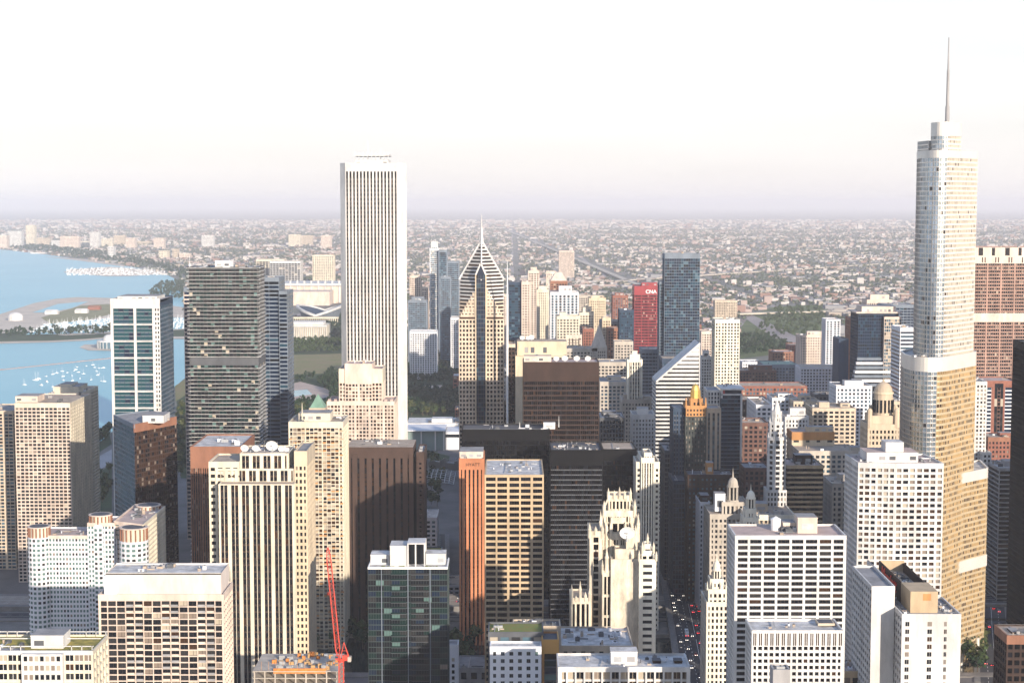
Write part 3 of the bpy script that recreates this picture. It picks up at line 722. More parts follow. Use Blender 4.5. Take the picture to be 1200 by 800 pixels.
# rippling white balcony tower
X0, _, Z = at(218, 313, 1370); X1 = at(303, 313, 1370)[0]
b = Bld('balcony_tower', 'tall tower wrapped in rippling white balcony slabs over dark glass', 'apartment tower', (X0 + X1) / 2, 1390)
D0, dd = 1370, 42
core = St(dgrey, fl=3.15, bay=3.0, pw=.2, sh=.25, rec=.15, gl='aqua', crown=2)
b.tower(X0 + 1.5, X1 - 1.5, D0 + 2.4, D0 + dd, 0, Z, core)
R = random.Random(77); nfl = int(Z / 3.15); i = nfl
rl = b.own('balustrades', 'stuff'); mech = (Z - at(218, 419, 1370)[2], Z - at(218, 428, 1370)[2])
def amp(u, z, ph): return 1.25 + 1.0 * sin(u * .17 + z * .045 + ph) * cos(u * .06 - z * .03 + ph) + .45 * sin(u * .31 - z * .02)
for j in range(1, nfl + 1):
    z = j * 3.15 - .2
    if mech[0] < Z - z < mech[1]: continue
    n = 22; W = X1 - X0
    fr_ = [(X0 + W * k / n, D0 + 2.4 - max(.15, amp(W * k / n, z, 0))) for k in range(n + 1)]
    rt = [(X1 - 1.5 + max(.1, amp(dd * k / 8, z, 2.1)), D0 + 2.4 + (dd - 3) * k / 8) for k in range(9)]
    lf = [(X0 + 1.5 - max(.1, amp(dd * k / 8, z, 4.1)), D0 + 2.4 + (dd - 3) * k / 8) for k in range(8, -1, -1)]
    b.own('balcony_slab').prism(fr_ + rt + lf, z, z + .3, white)
    if j % 1 == 0:
        # glass and rail balustrades on part of each floor
        for k in range(n):
            if R.random() < .42:
                a, c = fr_[k], fr_[k + 1]; rl.poly([(a[0], a[1] + .08, z + .3), (c[0], c[1] + .08, z + .3), (c[0], c[1] + .08, z + 1.15), (a[0], a[1] + .08, z + 1.15)], R.choice([g_green, g_dark2, g_dark2, g_dark]))
b.mb('wall').box(X0 + 1.2, X1 - 1.2, D0 + 2.2, D0 + dd, Z - mech[1], Z - mech[0], dgrey)
Zp = at(252, 306, 1370)[2]; b.block(at(252, 306, 1380)[0], at(270, 306, 1380)[0], 1380, 1395, Z - 1, Zp, whitem); b.clutter(X0 + 4, X1 - 4, D0 + 5, D0 + 38, Z - 1, 14, .8)
b.mast(at(222, 306, 1375)[0], 1376, Z, Z + 9, .25); b.done()

dstripe = St(bgrey, fl=3.8, bay=9, pw=.35, sh=1.3, rec=.3, gl='navy', crown=4, spm=bgrey, dh=.05, dv=0)
b = T('office_tower', 'dark blue-grey banded office tower rising behind the rippling balcony tower', 'office tower', 303, 327, 325, 1560, 40, dstripe, (), 3, fin=False)
x2 = at(337, 341, 1560)[0]; z2 = at(337, 341, 1560)[2]
b.tower(b.X1, x2, 1557, 1600, 0, z2, dstripe.but(crown=3)); x3 = at(206 + 9, 336, 1560)[0]; b.tower(x3, b.X0 - 1, 1560, 1600, 0, at(215, 337, 1560)[2], dstripe.but(wall=pinkb, bay=6, spm=pinkb)); b.done()

# copper-clad box with pale flat roof
fl_ = St(copper, fl=3.7, bay=1.55, pw=.5, sh=1.1, rec=.5, gl='bronze', crown=15, roof=r_white, dv=.12, spm=umber, crm=copper, k=5, pwk=.9)
b = T('office_tower', 'copper-coloured box tower with fluted top and pale flat roof', 'office tower', 223, 282, 523, 1150, 62, fl_, (), 0, fin=False)
W = b.X1 - b.X0; fl2 = b.own('fluted_screen')
for i in range(38): fl2.box(b.X0 + W * i / 38 + .1, b.X0 + W * i / 38 + .55, 1149.7, 1149.95, b.Z - 14.6, b.Z - .4, copper, (4,))
b.clutter(b.X0 + 12, b.X0 + 22, 1170, 1190, b.Z - 1, 3, 1.3); b.clutter(b.X0 + 24, b.X1 - 2, 1158, 1180, b.Z - 1, 4, 1.2); b.done()

# cream tower of strong vertical piers, with dishes on its stepped crown
vp = St(cream, fl=3.9, bay=3.05, pw=.28, sh=.9, rec=.7, gl='dk', crown=2.0, dv=0, dh=-.5, spm=umber, k=2, pwk=2.1, cw=1.1, roof=r_tan, crm=cream)
X0, _, Z = at(257, 566, 960); X1 = at(345, 566, 960)[0]
b = Bld('office_tower', 'cream tower of strong vertical piers crowned with white satellite dishes', 'office tower', (X0 + X1) / 2, 985)
b.tower(X0, X1, 957, 967, 0, Z, vp.but(crown=.6))
xs = [at(p, 540, 967)[0] for p in (244, 280, 345, 360)]
b.tower(xs[0], xs[1], 968, 1000, 0, at(244, 541, 967)[2], vp.but(k=0, pw=1.7, bay=4.2, sh=1.9, crown=3.5, dh=-.05, spm=cream))
b.tower(xs[0] + 4, xs[2], 967.5, 1005, 0, at(300, 549, 967)[2], vp.but(crown=1.2))
b.tower(xs[1], xs[2] - 4, 971, 1003, 60, at(300, 532, 967)[2], vp.but(crown=1.5))
b.tower(xs[2], xs[3], 966, 1006, 0, at(350, 528, 967)[2], St(cream2, fl=3.9, bay=2.4, pw=1.1, sh=1.7, rec=.5, crown=9, crm=cream2), side=St(cream2, fl=3.9, bay=3, pw=1.6, sh=1.7, rec=.4, crown=9))
zt = at(300, 532, 967)[2]
for px, r_ in ((287, 2.4), (300, 2.3), (319, 3.6), (330, 2.0), (336, 1.7)): b.dish(at(px, 530, 980)[0], 980, zt - 1, r_)
for px in (310, 325, 345): b.mast(at(px, 528, 985)[0], 985, zt - 1, zt + 5, .15)
b.clutter(xs[1] + 1, xs[2] - 5, 975, 1000, zt - 1, 8); b.done()

# white frame with gilt-brown balconies
ws = St(cream, fl=2.85, bay=3.05, pw=.38, sh=.55, rec=.9, gl='cond', crown=4.5, k=4, pwk=.95, cw=1.0, roof=r_tan, spm=cream)
b = T('apartment_tower', 'cream gridded apartment tower with amber balconies and a white mast', 'apartment tower', 338, 402, 494, 1170, 40, ws, [(350, 387, 484, .25, .5)], 6, fin=False, pm=cream)
R = random.Random(5); bal = b.own('balcony_panels', 'stuff'); nb = max(1, round((b.X1 - b.X0) / 3.05)); bw = (b.X1 - b.X0) / nb; nf = round((b.Z - 4.5) / 2.85); fh = (b.Z - 4.5) / nf
for j in range(nf):
    for i in range(nb):
        if R.random() < .62: bal.box(b.X0 + i * bw + .25, b.X0 + (i + 1) * bw - .25, 1169.86, 1170.4, j * fh + .5, j * fh + .5 + R.uniform(.8, 1.25), R.choice([tan, tan, goldbr, beige]), (4,))
b.mast(at(354, 475, 1176)[0], 1176, b.Z - 2, at(354, 472, 1176)[2], .7, cream, 'mast'); b.done()
z = at(371, 476, 1260)[2]
b = T('stone_tower', 'stone tower with a pointed green copper roof behind the amber balconies', 'tower', 362, 381, 478, 1260, 16, St(sand, fl=3.6, bay=3, pw=1.2, sh=1.5, crown=3), (), 0, fin=False)
pts = [(b.X0 + .5, 1260.5), (b.X1 - .5, 1260.5), (b.X1 - .5, 1275.5), (b.X0 + .5, 1275.5)]; cx = (b.X0 + b.X1) / 2; sp_ = b.own('pyramid_roof'); sp_.prism(pts, b.Z, at(371, 461, 1268)[2], verd, False, [(cx, 1268)] * 4)
b.done()

# brown slotted block
X0, _, Z = at(406, 524, 1210); X1 = at(484, 524, 1210)[0]; X2 = at(497, 529, 1214)[0]; zs = at(406, 537, 1210)[2]
b = Bld('hotel_tower', 'dark brown brick hotel slab with deep black vertical slots', 'hotel tower', (X0 + X2) / 2, 1230)
w_ = b.mb('wall'); W = X1 - X0
w_.box(X0, X1, 1211, 1250, zs, Z, brown, (0, 1)); w_.box(X0, X1, 1212.6, 1249, 0, zs, black, (1,)); b.mb('roof').poly([(X0, 1211, Z + .02), (X1, 1211, Z + .02), (X1, 1250, Z + .02), (X0, 1250, Z + .02)], r_tan)
ns = 9
for i in range(ns + 1):
    c = X0 + W * (i + .12) / (ns + .25); hw = W / ns * (.34 if i not in (0, ns) else .45)
    pr = b.own('brick_pier'); pr.box(max(X0, c - hw), min(X1, c + hw), 1210.9 if i not in (1, ns) else 1210.2, 1213, 0, zs + (3 if i in (0, 1, ns) else 0), brown, (0, 4))
wg = b.mb('window_grid', 'stuff'); R = b.rng
for i in range(ns):
    xa = X0 + W * (i + .62) / (ns + .25)
    for j in range(int(zs / 3.3)):
        wg.poly([(xa - 1.6, 1212.55, j * 3.3 + .6), (xa + 1.6, 1212.55, j * 3.3 + .6), (xa + 1.6, 1212.5, j * 3.3 + 3), (xa - 1.6, 1212.52, j * 3.3 + 3)], R.choice([g_dark, g_dark, g_dark2, g_bronze]))
b.tower(X1 + 2.2, X2, 1213, 1252, 0, at(490, 529, 1214)[2], St(brown, fl=3.3, bay=4, pw=3.4, sh=2, gl='black', crown=8)); w_.box(X1, X1 + 2.2, 1216, 1250, 0, Z - 8, black)
b.clutter(X0 + 8, X1 - 4, 1222, 1245, Z, 7); b.clutter(X1 + 3, X2 - 1, 1218, 1240, at(490, 529, 1214)[2] - 1, 3); OCC.append((X0, X2, 1210, 1252)); b.done()

# pale stepped tower with rounded shoulders
sp0 = St(pinkb, fl=3.0, bay=2.9, pw=.85, sh=1.0, rec=.5, gl='cond', crown=3.5, k=4, pwk=1.9, roof=r_pink, dv=.05, crm=pinkb)
b = T('apartment_tower', 'pale pinkish stepped tower standing before the tallest white tower', 'apartment tower', 383, 462, 470, 1380, 40, sp0, (), 4, fin=False)
xa, xc = at(397, 434, 1384)[0], at(448, 434, 1384)[0]; z1 = at(397, 432, 1384)[2]
b.tower(xa, xc, 1384, 1416, b.Z - 1, z1, sp0.but(crown=12, crm=cream)); xa2, xc2 = at(405, 428, 1390)[0], at(437, 428, 1390)[0]
b.tower(xa2, xc2, 1383, 1412, b.Z - 1, at(405, 426, 1383)[2], sp0.but(crown=17, crm=pinkb)); b.clutter(xa2, xc2, 1390, 1410, at(405, 426, 1383)[2] - 1, 4)
for px in (386, 393, 452, 459): b.mb('roof_equipment', 'stuff').box(at(px, 467, 1384)[0] - 1.2, at(px, 467, 1384)[0] + 1.2, 1384, 1388, b.Z - 1, b.Z + 1.2, r_pink)
b.done()

# the tallest white tower
Zt = at(437, 191, 1500)[2]
pts = ring_px([(398.5, 1507), (404.5, 1500), (465.5, 1500), (476, 1507), (476, 1560), (398.5, 1560)], 191)
b = Bld('skyscraper', 'tallest white marble tower with narrow dark window stripes up its full height', 'skyscraper', pts[1][0] + 25, 1530)
darksp = walls('dark_spandrel', (.10, .085, .075))
av = St(white, fl=3.9, bay=3.02, pw=1.42, sh=1.5, rec=.75, gl='dk', crown=7.5, dh=-.66, spm=darksp, cw=.75, roof=r_white, crm=white)
blank = St(white, fl=60, bay=60, pw=0, sh=0, rec=.1, gl='dark', crown=Zt, cw=0)
b.ring(pts, 0, Zt, av, True, (0, 1, 2, 3, 5), {0: blank, 2: blank}); OCC.append((pts[0][0], pts[3][0], 1500, 1560))
zl = at(437, 208, 1500)[2]; lv = b.own('louvre_band')
for i in range(15):
    c = pts[1][0] + (pts[2][0] - pts[1][0]) * (i + .5) / 15; lv.box(c - .85, c + .85, 1500.32, 1500.6, zl, Zt - 7.5, black, (4,))
xa, xc = at(416, 190, 1515)[0], at(455, 190, 1515)[0]; zm = at(416, 180, 1515)[2]
b.block(xa, xc, 1515, 1545, Zt - 2, Zt + 3.2, white); c_ = b.own('crown_platform'); c_.box(xa - 1, xc + 1, 1514, 1546, zm - 2.2, zm - .8, white)
for i in range(9):
    x = xa + (xc - xa) * i / 8; c_.box(x - .3, x + .3, 1514.2, 1514.8, Zt + 2.8, zm - 2.2, metalg); c_.box(x - .5, x + .5, 1514.2, 1515, zm - .8, zm + .6, whitem)
b.mast(at(431, 190, 1525)[0], 1525, Zt, at(431, 165, 1525)[2], .5, whitem); b.mast(at(446, 190, 1525)[0], 1528, Zt, at(446, 174, 1525)[2], .35, whitem); b.done()

# white hotel with striped corner turrets
hs_ = St(white2, fl=3.05, bay=2.05, pw=.75, sh=1.35, rec=.3, gl='gtint', crown=2.2, roof=r_pink, crm=pinkb, dh=-.02)
hp_ = hs_.but(wall=pinkb, spm=pinkb)
X0, _, Z = at(34, 627, 1050); X1 = at(137, 627, 1050)[0]
b = Bld('hotel_tower', 'white hotel slab with green windows and copper-striped round corner turrets', 'hotel', (X0 + X1) / 2, 1075)
b.tower(X0, X1, 1050, 1078, 0, Z, hs_)
xa, xc = at(104, 612, 1053)[0], at(136, 612, 1053)[0]; b.tower(xa, xc, 1049, 1072, 0, at(104, 612, 1050)[2], hs_)
Zr = at(150, 612, 1046)[2]; xr0, xr1 = at(136, 612, 1058)[0], at(176, 612, 1046)[0]
pts = [(xr0, 1052), (at(168, 616, 1040)[0], 1040), (at(194, 606, 1105)[0], 1105), (xr0, 1112)]
b.ring(pts, 0, Zr, hp_, True, (0, 1, 3), {1: hs_.but(wall=cream, spm=cream, crm=cream), 0: hs_.but(bay=9, pw=8, sh=2.2, wall=pinkb, spm=pinkb)})
def turret(px, py, D, rpx, z1py):
    x = at(px, py, D)[0]; r = rpx * D / F; zb = at(px, py, D)[2]; zt_ = at(px, z1py, D)[2]
    t = b.own('corner_turret'); t.cyl(x, D, r, r, 0, zb, white2, 18); t.cyl(x, D, r * .9, r * .9, zb, zt_, cream, 18)
    for i in range(18):
        a = 2 * pi * (i + .5) / 18; q = (x + r * .93 * cos(a), D + r * .93 * sin(a)); t.beam((*q, zb), (*q, zt_ + .2), .75, copper)
    t.cyl(x, D, r * 1.0, r * 1.0, zt_, zt_ + .6, pinkb, 18); t.cyl(x, D, r * .8, r * .8, zt_ + .6, zt_ + .7, r_dark, 18)
    g_ = b.mb('window_grid', 'stuff'); n = 16
    for j in range(int(zb / 3.05)):
        for i in range(n):
            a0, a1 = 2 * pi * (i + .2) / n, 2 * pi * (i + .8) / n
            if sin(a0) > .3: continue
            rr = r * 1.012; g_.poly([(x + rr * cos(a0), D + rr * sin(a0), j * 3.05 + 1.2), (x + rr * cos(a1), D + rr * sin(a1), j * 3.05 + 1.2), (x + rr * cos(a1), D + rr * sin(a1), j * 3.05 + 2.85), (x + rr * cos(a0), D + rr * sin(a0), j * 3.05 + 2.85)], b.rng.choice([g_gtint, g_gtint, g_dark2]))
turret(46, 628, 1052, 13.5, 617); turret(118, 612, 1056, 14, 603); turret(157, 632, 1038, 17, 618); turret(174, 604, 1100, 15, 592)
b.clutter(X0 + 12, X1 - 14, 1054, 1076, Z - 1, 12, .8); b.clutter(xr0 + 3, xr1 - 3, 1060, 1100, Zr - 1, 8); OCC.append((X0, at(194, 606, 1105)[0], 1040, 1112)); b.done()

pinkw = walls('pale_pink_concrete', (.62, .54, .48))
# near residential block with a deep blank crown
nb_ = St(pinkb, fl=3.0, bay=4.15, pw=.36, sh=.45, rec=1.0, gl='resid', crown=3.2, cw=.8, roof=r_white, crm=pinkb, ind=1, mull=1, dh=-.05)
X0, _, Z = at(115, 696, 780); X1 = at(262, 696, 780)[0]
b = Bld('apartment_tower', 'near pink-beige apartment block with bay windows and a deep blank crown', 'apartment tower', (X0 + X1) / 2, 800); b.fr = bronze
b.tower(X0, X1, 780, 806, 0, Z, nb_, side=nb_.but(ind=0, bay=4.5))
cz = at(120, 672, 781)[2]; cr = b.own('blank_crown'); xa, xc = X0 + 3.2, X1 - 1.5
cr.box(xa, xc, 782, 804, Z - 1, cz, pinkw, (0, 1)); cr.poly([(xa, 782, cz - .6), (xc, 782, cz - .6), (xc, 804, cz - .6), (xa, 804, cz - .6)], r_white)
cr.box(xa - .4, xa + 5.5, 780.7, 790, Z - 1, cz - .9, white2, (0,))
for yy in (782, 803.5): cr.box(xa, xc, yy, yy + .5, cz - .6, cz + .3, white)
b.clutter(xa + 3, xc - 3, 786, 802, cz - .6, 9, .8)
bal = b.own('balcony_rails', 'stuff'); nb2 = max(1, round((X1 - X0) / 4.15)); bw = (X1 - X0) / nb2; nf = round((Z - 3.2) / 3.0); fh = (Z - 3.2) / nf
for j in range(nf):
    for i in range(nb2):
        if i % 4 in (0, 3) and i > 1: bal.box(X0 + i * bw + .4, X0 + (i + 1) * bw - .4, 779.5, 780.1, j * fh + .3, j * fh + 1.35, b.rng.choice([pinkb, pinkb, grey]), (4,))
b.done()

# yellowish corner building with sedum roof
cw_ = St(cream, fl=3.4, bay=3.4, pw=.5, sh=1.0, rec=.6, gl='resid', crown=1.6, roof=r_sedum, ind=1, mull=1, crm=white)
X0, _, Z = at(-25, 762, 600); X1 = at(109, 762, 600)[0]
b = Bld('apartment_building', 'low cream corner building with golden planted roof and white roof house', 'apartment building', (X0 + X1) / 2, 615); b.fr = whitem
b.tower(X0, X1, 600, 623, 0, Z, cw_.but(ind=1), side=St(cream, fl=3.4, bay=5, pw=.6, sh=.9, rec=.8, gl='green', crown=1.6))
xa, xc = at(36, 745, 606)[0], at(74, 745, 606)[0]; b.block(xa, xc, 606, 616, Z - 1, at(36, 744, 606)[2], white)
bx = b.own('bay_front'); bx.box(at(27, 765, 600)[0], at(75, 765, 600)[0], 597.6, 600, 40, Z - .7, white)
for i in range(7):
    x = at(30 + i * 6.4, 765, 600)[0]
    for j in range(8): bx.box(x, x + 1.25, 597.45, 597.6, Z - 3.2 - j * 3.4, Z - 1.4 - j * 3.4, b.rng.choice([g_dark, g_blind2, g_blind]), (4,))
rl = b.own('roof_pergola')
for yy in (601, 612, 622): rl.box(X0, X1, yy, yy + .3, Z + 1.2, Z + 1.5, white)
for i in range(12):
    x = X0 + (X1 - X0) * i / 11.2
    if not (xa - .5 < x < xc + .5): rl.box(x, x + .25, 622, 622.3, Z - .5, Z + 1.5, white); rl.box(x, x + .25, 601, 601.3, Z - .5, Z + 1.5, white)
b.mb('roof').poly([(X0 + 1, 601.2, Z - .6), (xa - 2, 601.2, Z - .6), (xa - 2, 606, Z - .6), (X0 + 1, 606, Z - .6)], r_grey)
b.clutter(X0 + 2, xa - 1, 603, 618, Z - .8, 5, .6); b.done()

# site with orange formwork and the red crane
X0, _, Z = at(296, 786, 800); X1 = at(396, 786, 800)[0]
b = Bld('unfinished_building', 'half-built concrete block with orange formwork beneath the red crane', 'building site', (X0 + X1) / 2, 810)
sl = b.own('concrete_frame')
for k in range(int(Z / 3.4)):
    z = Z - k * 3.4
    sl.box(X0, X1, 800, 832, z - .35, z, lime)
    for i in range(9):
        x = X0 + .5 + (X1 - X0 - 1.4) * i / 8; sl.box(x, x + .6, 800.5, 801.1, z - 3.4, z - .35, lime, (0, 1))
fo = b.own('formwork', 'stuff')
R = random.Random(3)
for i in range(60):
    x, y = R.uniform(X0 + 6, X1 - 2), R.uniform(801, 829); fo.box(x, x + R.uniform(.6, 3), y, y + R.uniform(.3, 2), Z, Z + R.uniform(.4, 2.4), R.choice([formwork, plywood, plywood, metalg]))
fo.box(X0 + 10, X1 - 6, 800.2, 800.6, Z - 1.2, Z + 1.3, formwork)
for i in range(10): fo.beam((X0 + 4 + i * 3.5, 802, Z), (X0 + 4 + i * 3.5, 802, Z + 4.2), .12, goldbr)
OCC.append((X0, X1, 800, 832)); b.done()

Dk = 792; cb = at(400, 790, Dk); tip = at(384, 641, Dk + 12); piv = at(401, 771, Dk)
k_ = root('tower_crane', 'red lattice luffing crane standing over the building site', 'crane', cb[0], Dk)
def part(bm, nm, par=k_): return bm.obj(nm, par, (cb[0], Dk, 0))
m_ = MB(); hw = 1.1; zb, zt = 20, piv[2] - 1.6
for sx, sy in ((-1, -1), (1, -1), (1, 1), (-1, 1)): m_.beam((cb[0] + sx * hw, Dk + sy * hw, zb), (cb[0] + sx * hw, Dk + sy * hw, zt), .28, cranered)
z = zb
while z < zt - 2.2:
    for (ax, ay), (bx_, by_) in (((-1, -1), (1, -1)), ((1, -1), (1, 1)), ((1, 1), (-1, 1)), ((-1, 1), (-1, -1))):
        m_.beam((cb[0] + ax * hw, Dk + ay * hw, z), (cb[0] + bx_ * hw, Dk + by_ * hw, z + 2.2), .14, cranered)
    z += 2.2
part(m_, 'mast')
m_ = MB(); m_.cyl(cb[0], Dk, 1.6, 1.6, zt, zt + .8, cranered, 12); m_.box(cb[0] - 1.8, cb[0] + 4.6, Dk - 1.3, Dk + 1.3, zt + .8, zt + 1.5, cranered); m_.box(cb[0] + .6, cb[0] + 3.2, Dk - 1.1, Dk + 1.1, zt + 1.5, zt + 3.3, cranered); part(m_, 'slewing_platform')
m_ = MB(); m_.box(cb[0] + 3.2, cb[0] + 4.8, Dk - 1.5, Dk + 1.5, zt + .3, zt + 2.6, lime); part(m_, 'counterweight')
m_ = MB(); m_.box(cb[0] - 2.6, cb[0] - 1.0, Dk - 1.9, Dk - .7, zt + 1.4, zt + 3.4, cranered); m_.box(cb[0] - 2.65, cb[0] - 1.2, Dk - 1.95, Dk - 1.1, zt + 2.2, zt + 3.2, g_blue); part(m_, 'operator_cab')
m_ = MB(); apex = Vector((cb[0] + 1.4, Dk, zt + 9.5))
for sy in (-1, 1):
    m_.beam((cb[0] - .4, Dk + sy, zt + 1.5), tuple(apex), .3, cranered); m_.beam((cb[0] + 3.9, Dk + sy, zt + 1.5), tuple(apex), .3, cranered)
m_.beam((cb[0] + .5, Dk - .5, zt + 5.5), (cb[0] + 2.7, Dk - .5, zt + 5.5), .2, cranered); part(m_, 'support_frame')
m_ = MB(); A = Vector((cb[0] - 1.2, Dk, zt + 1.6)); Bt = Vector(tip); d = (Bt - A); Lj = d.length; d.normalize(); u = d.cross(Vector((0, 1, 0))).normalized(); v = Vector((0, 1, 0)); n = int(Lj / 2.0)
def jp(t, su, sv):
    h = 1.0 * min(1, t * 10 + .25, (1 - t) * 8 + .25); return tuple(A + d * Lj * t + u * su * h + v * sv * h)
for i in range(n):
    t0, t1 = i / n, (i + 1) / n
    for su, sv in ((-1, -1), (1, -1), (1, 1), (-1, 1)): m_.beam(jp(t0, su, sv), jp(t1, su, sv), .24, cranered)
    for (a_, b__) in (((-1, -1), (1, -1)), ((1, -1), (1, 1)), ((1, 1), (-1, 1)), ((-1, 1), (-1, -1))):
        q = (a_, b__) if i % 2 else (b__, a_); m_.beam(jp(t0, *q[0]), jp(t1, *q[1]), .15, cranered)
part(m_, 'jib')
m_ = MB(); m_.beam(tuple(apex), tuple(A + d * Lj * .93 + u * .2), .1, dgrey); m_.beam(tuple(Bt), (Bt.x, Bt.y, Bt.z - 22), .09, dgrey); m_.box(Bt.x - .4, Bt.x + .4, Bt.y - .3, Bt.y + .3, Bt.z - 23.4, Bt.z - 22, cranered); part(m_, 'hoist_cable')

# ================================================================== BUILDINGS: middle
# shaft with a stepped diamond top and a spire
D0 = 1470; X0 = at(537.5, 340, D0)[0]; X1 = at(590.5, 340, D0)[0]; hwx = (X1 - X0) / 2; cx = (X0 + X1) / 2; cy = D0 + hwx; 
Za = at(563, 281, D0 + hwx)[2]; Zs = at(563, 328, D0 + hwx * .5)[2]; slope = hwx / (Za - Zs); Zb = Za - 2 * hwx / slope
b = Bld('skyscraper', 'slender stone tower with a chevron-stepped diamond top and needle spire', 'skyscraper', cx, cy)
stonep = walls('pinkish_stone', (.54, .44, .34))
pun = St(stonep, fl=3.85, bay=3.1, pw=1.25, sh=1.55, rec=.55, gl='black', crown=0, cw=.9, dh=-.01, roof=r_tan)
gcol = b.own('glass_spine')
xa, xc = at(557.5, 340, D0)[0], at(569.5, 340, D0)[0]; Zc = at(563, 322, D0)[2]; Zg = at(563, 311, D0)[2]
b.facade((X0, D0), (xa, D0), 0, Zb, pun); b.facade((xc, D0), (X1, D0), 0, Zb, pun)
b.facade((X1, D0 + .02), (X1, D0 + 2 * hwx), 0, Zb, pun); b.facade((X0, D0 + 2 * hwx), (X0, D0 + .02), 0, Zb, pun)
b.facade((xa - .1, D0 - .6), (xc + .1, D0 - .6), 0, Zc, St(dgrey, fl=3.85, bay=2.2, pw=.2, sh=.5, rec=.2, gl='navy', crown=0))
gcol.prism([(xa, D0 - .55), (xc, D0 - .55), (xc, D0 + 8), (xa, D0 + 8)], Zc, Zg, g_navy, False, [((xa + xc) / 2 - .1, D0 - .5), ((xa + xc) / 2 + .1, D0 - .5), ((xa + xc) / 2 + .1, D0 + 8), ((xa + xc) / 2 - .1, D0 + 8)])
for sx, xx in ((-1, xa), (1, xc)): gcol.beam((xx, D0 - .7, Zc), ((xa + xc) / 2, D0 - .7, Zg + 2), 1.3, white); gcol.beam((xx, D0 - .7, 0), (xx, D0 - .7, Zc), .9, cream2)
def octo(Rd, w_):
    if Rd >= 2 * w_: return [(cx - w_, cy - w_), (cx + w_, cy - w_), (cx + w_, cy + w_), (cx - w_, cy + w_)]
    if Rd <= w_: return [(cx, cy - Rd), (cx + Rd, cy), (cx, cy + Rd), (cx - Rd, cy)]
    k = Rd - w_
    return [(cx - k, cy - w_), (cx + k, cy - w_), (cx + w_, cy - k), (cx + w_, cy + k), (cx + k, cy + w_), (cx - k, cy + w_), (cx - w_, cy + k), (cx - w_, cy - k)]
nst = 23; dz = (Za - Zb) / nst
for i in range(nst):
    z0, z1 = Zb + i * dz, Zb + (i + 1) * dz
    Rd = (Za - z0) * slope; Ru = (Za - z1) * slope
    s_ = b.own('chevron_step')
    w0 = hwx * .985
    inn = octo(max(.3, Rd - 2.4), hwx - .9)
    # clear storey set back, with a pale sloping sill band above
    ptsb = octo(Rd * .999, w0 + .2)
    s_.prism(ptsb, z0, z0 + dz * .42, stonep if i < 6 else white, True)
    s_.prism(inn, z0 + dz * .42, z1, g_dark2 if i % 3 else g_bronze, False)
    if len(ptsb) == 8:
        w_ = b.mb('wall'); g_ = b.mb('window_grid', 'stuff')
        # the flat face that is left between the chevrons
        k = Rd - w0
        xl, xr = cx - k + .3, cx + k - .3
        for (p, q) in ((xl, xa - .4), (xc + .4, xr)):
            if q - p > 1.2: b.facade((p, D0 + .03), (q, D0 + .03), z0, z1, pun.but(crown=0, fl=dz / 2, sh=dz * .24))
rid = b.own('ridge')
for (ex, ey) in ((cx, D0 - .3), (cx + hwx + .3, cy), (cx - hwx - .3, cy)):
    rid.beam((ex, ey, Zs), (cx, cy, Za), 1.1, white)
for a, c in (((cx, D0 - .3), (cx + hwx, D0 - .3)), ((cx, D0 - .3), (cx - hwx, D0 - .3))): pass
s_ = b.own('spire'); zt = at(563, 250, cy)[2]; s_.cyl(cx, cy, 2.2, .7, Za - 4, Za + (zt - Za) * .45, steel, 8); s_.cyl(cx, cy, .7, .08, Za + (zt - Za) * .45, zt, steel, 8)
OCC.append((X0, X1, D0, D0 + 2 * hwx)); b.done()
# its lower neighbour to the left edge
T('office_tower', 'grey shaft of small windows hard against the chevron-topped tower', 'office tower', 590.8, 606, 470, 1478, 30, pun.but(wall=grey, spm=grey, crown=3), (), 2)

# pale limestone slab with mast and dishes
b = T('office_tower', 'pale limestone slab with blank upper wall and a tall white mast beside it', 'office tower', 604, 664, 417, 1450, 45, St(cream2, fl=40, bay=80, pw=0, sh=0, rec=.1, gl='dark', crown=120, cw=0, roof=r_tan), (), 5, fin=False,
  side=St(cream2, fl=3.8, bay=4, pw=2, sh=1.8, crown=14))
zt = at(640, 417, 1450)[2]; lv = b.own('louvre_row'); xa, xc = at(642, 420, 1450)[0], at(663, 420, 1450)[0]; lv.box(xa, xc, 1449.8, 1449.93, zt - 3.6, zt - 1.2, black, (4,))
wr = b.own('window_row', 'stuff')
for i in range(7): x = at(642.5 + i * 2.7, 432, 1450)[0]; wr.box(x, x + .9, 1449.8, 1449.93, zt - 12.5, zt - 11, black, (4,))
b.block(at(606, 400, 1465)[0], at(664, 400, 1465)[0], 1465, 1490, zt - 2, at(620, 400, 1465)[2], cream2, roofm=r_tan); zz = at(620, 400, 1465)[2]
for px, r_ in ((612, 2.2), (619, 2.0), (623, 2.6)): b.dish(at(px, 400, 1475)[0], 1475, zz, r_)
b.tower(at(595, 404, 1452)[0], b.X0 - .1, 1452, 1490, 0, at(597, 403, 1452)[2], pun.but(wall=umber, spm=umber, crown=3))
mx_ = at(594.5, 400, 1446)[0]; ms = b.own('mast'); ms.cyl(mx_, 1447, 1.0, .9, 0, at(594, 345, 1446)[2], whitem, 8); ms.cyl(mx_, 1447, .7, .12, at(594, 345, 1446)[2], at(594, 305, 1446)[2], whitem, 8); b.done()

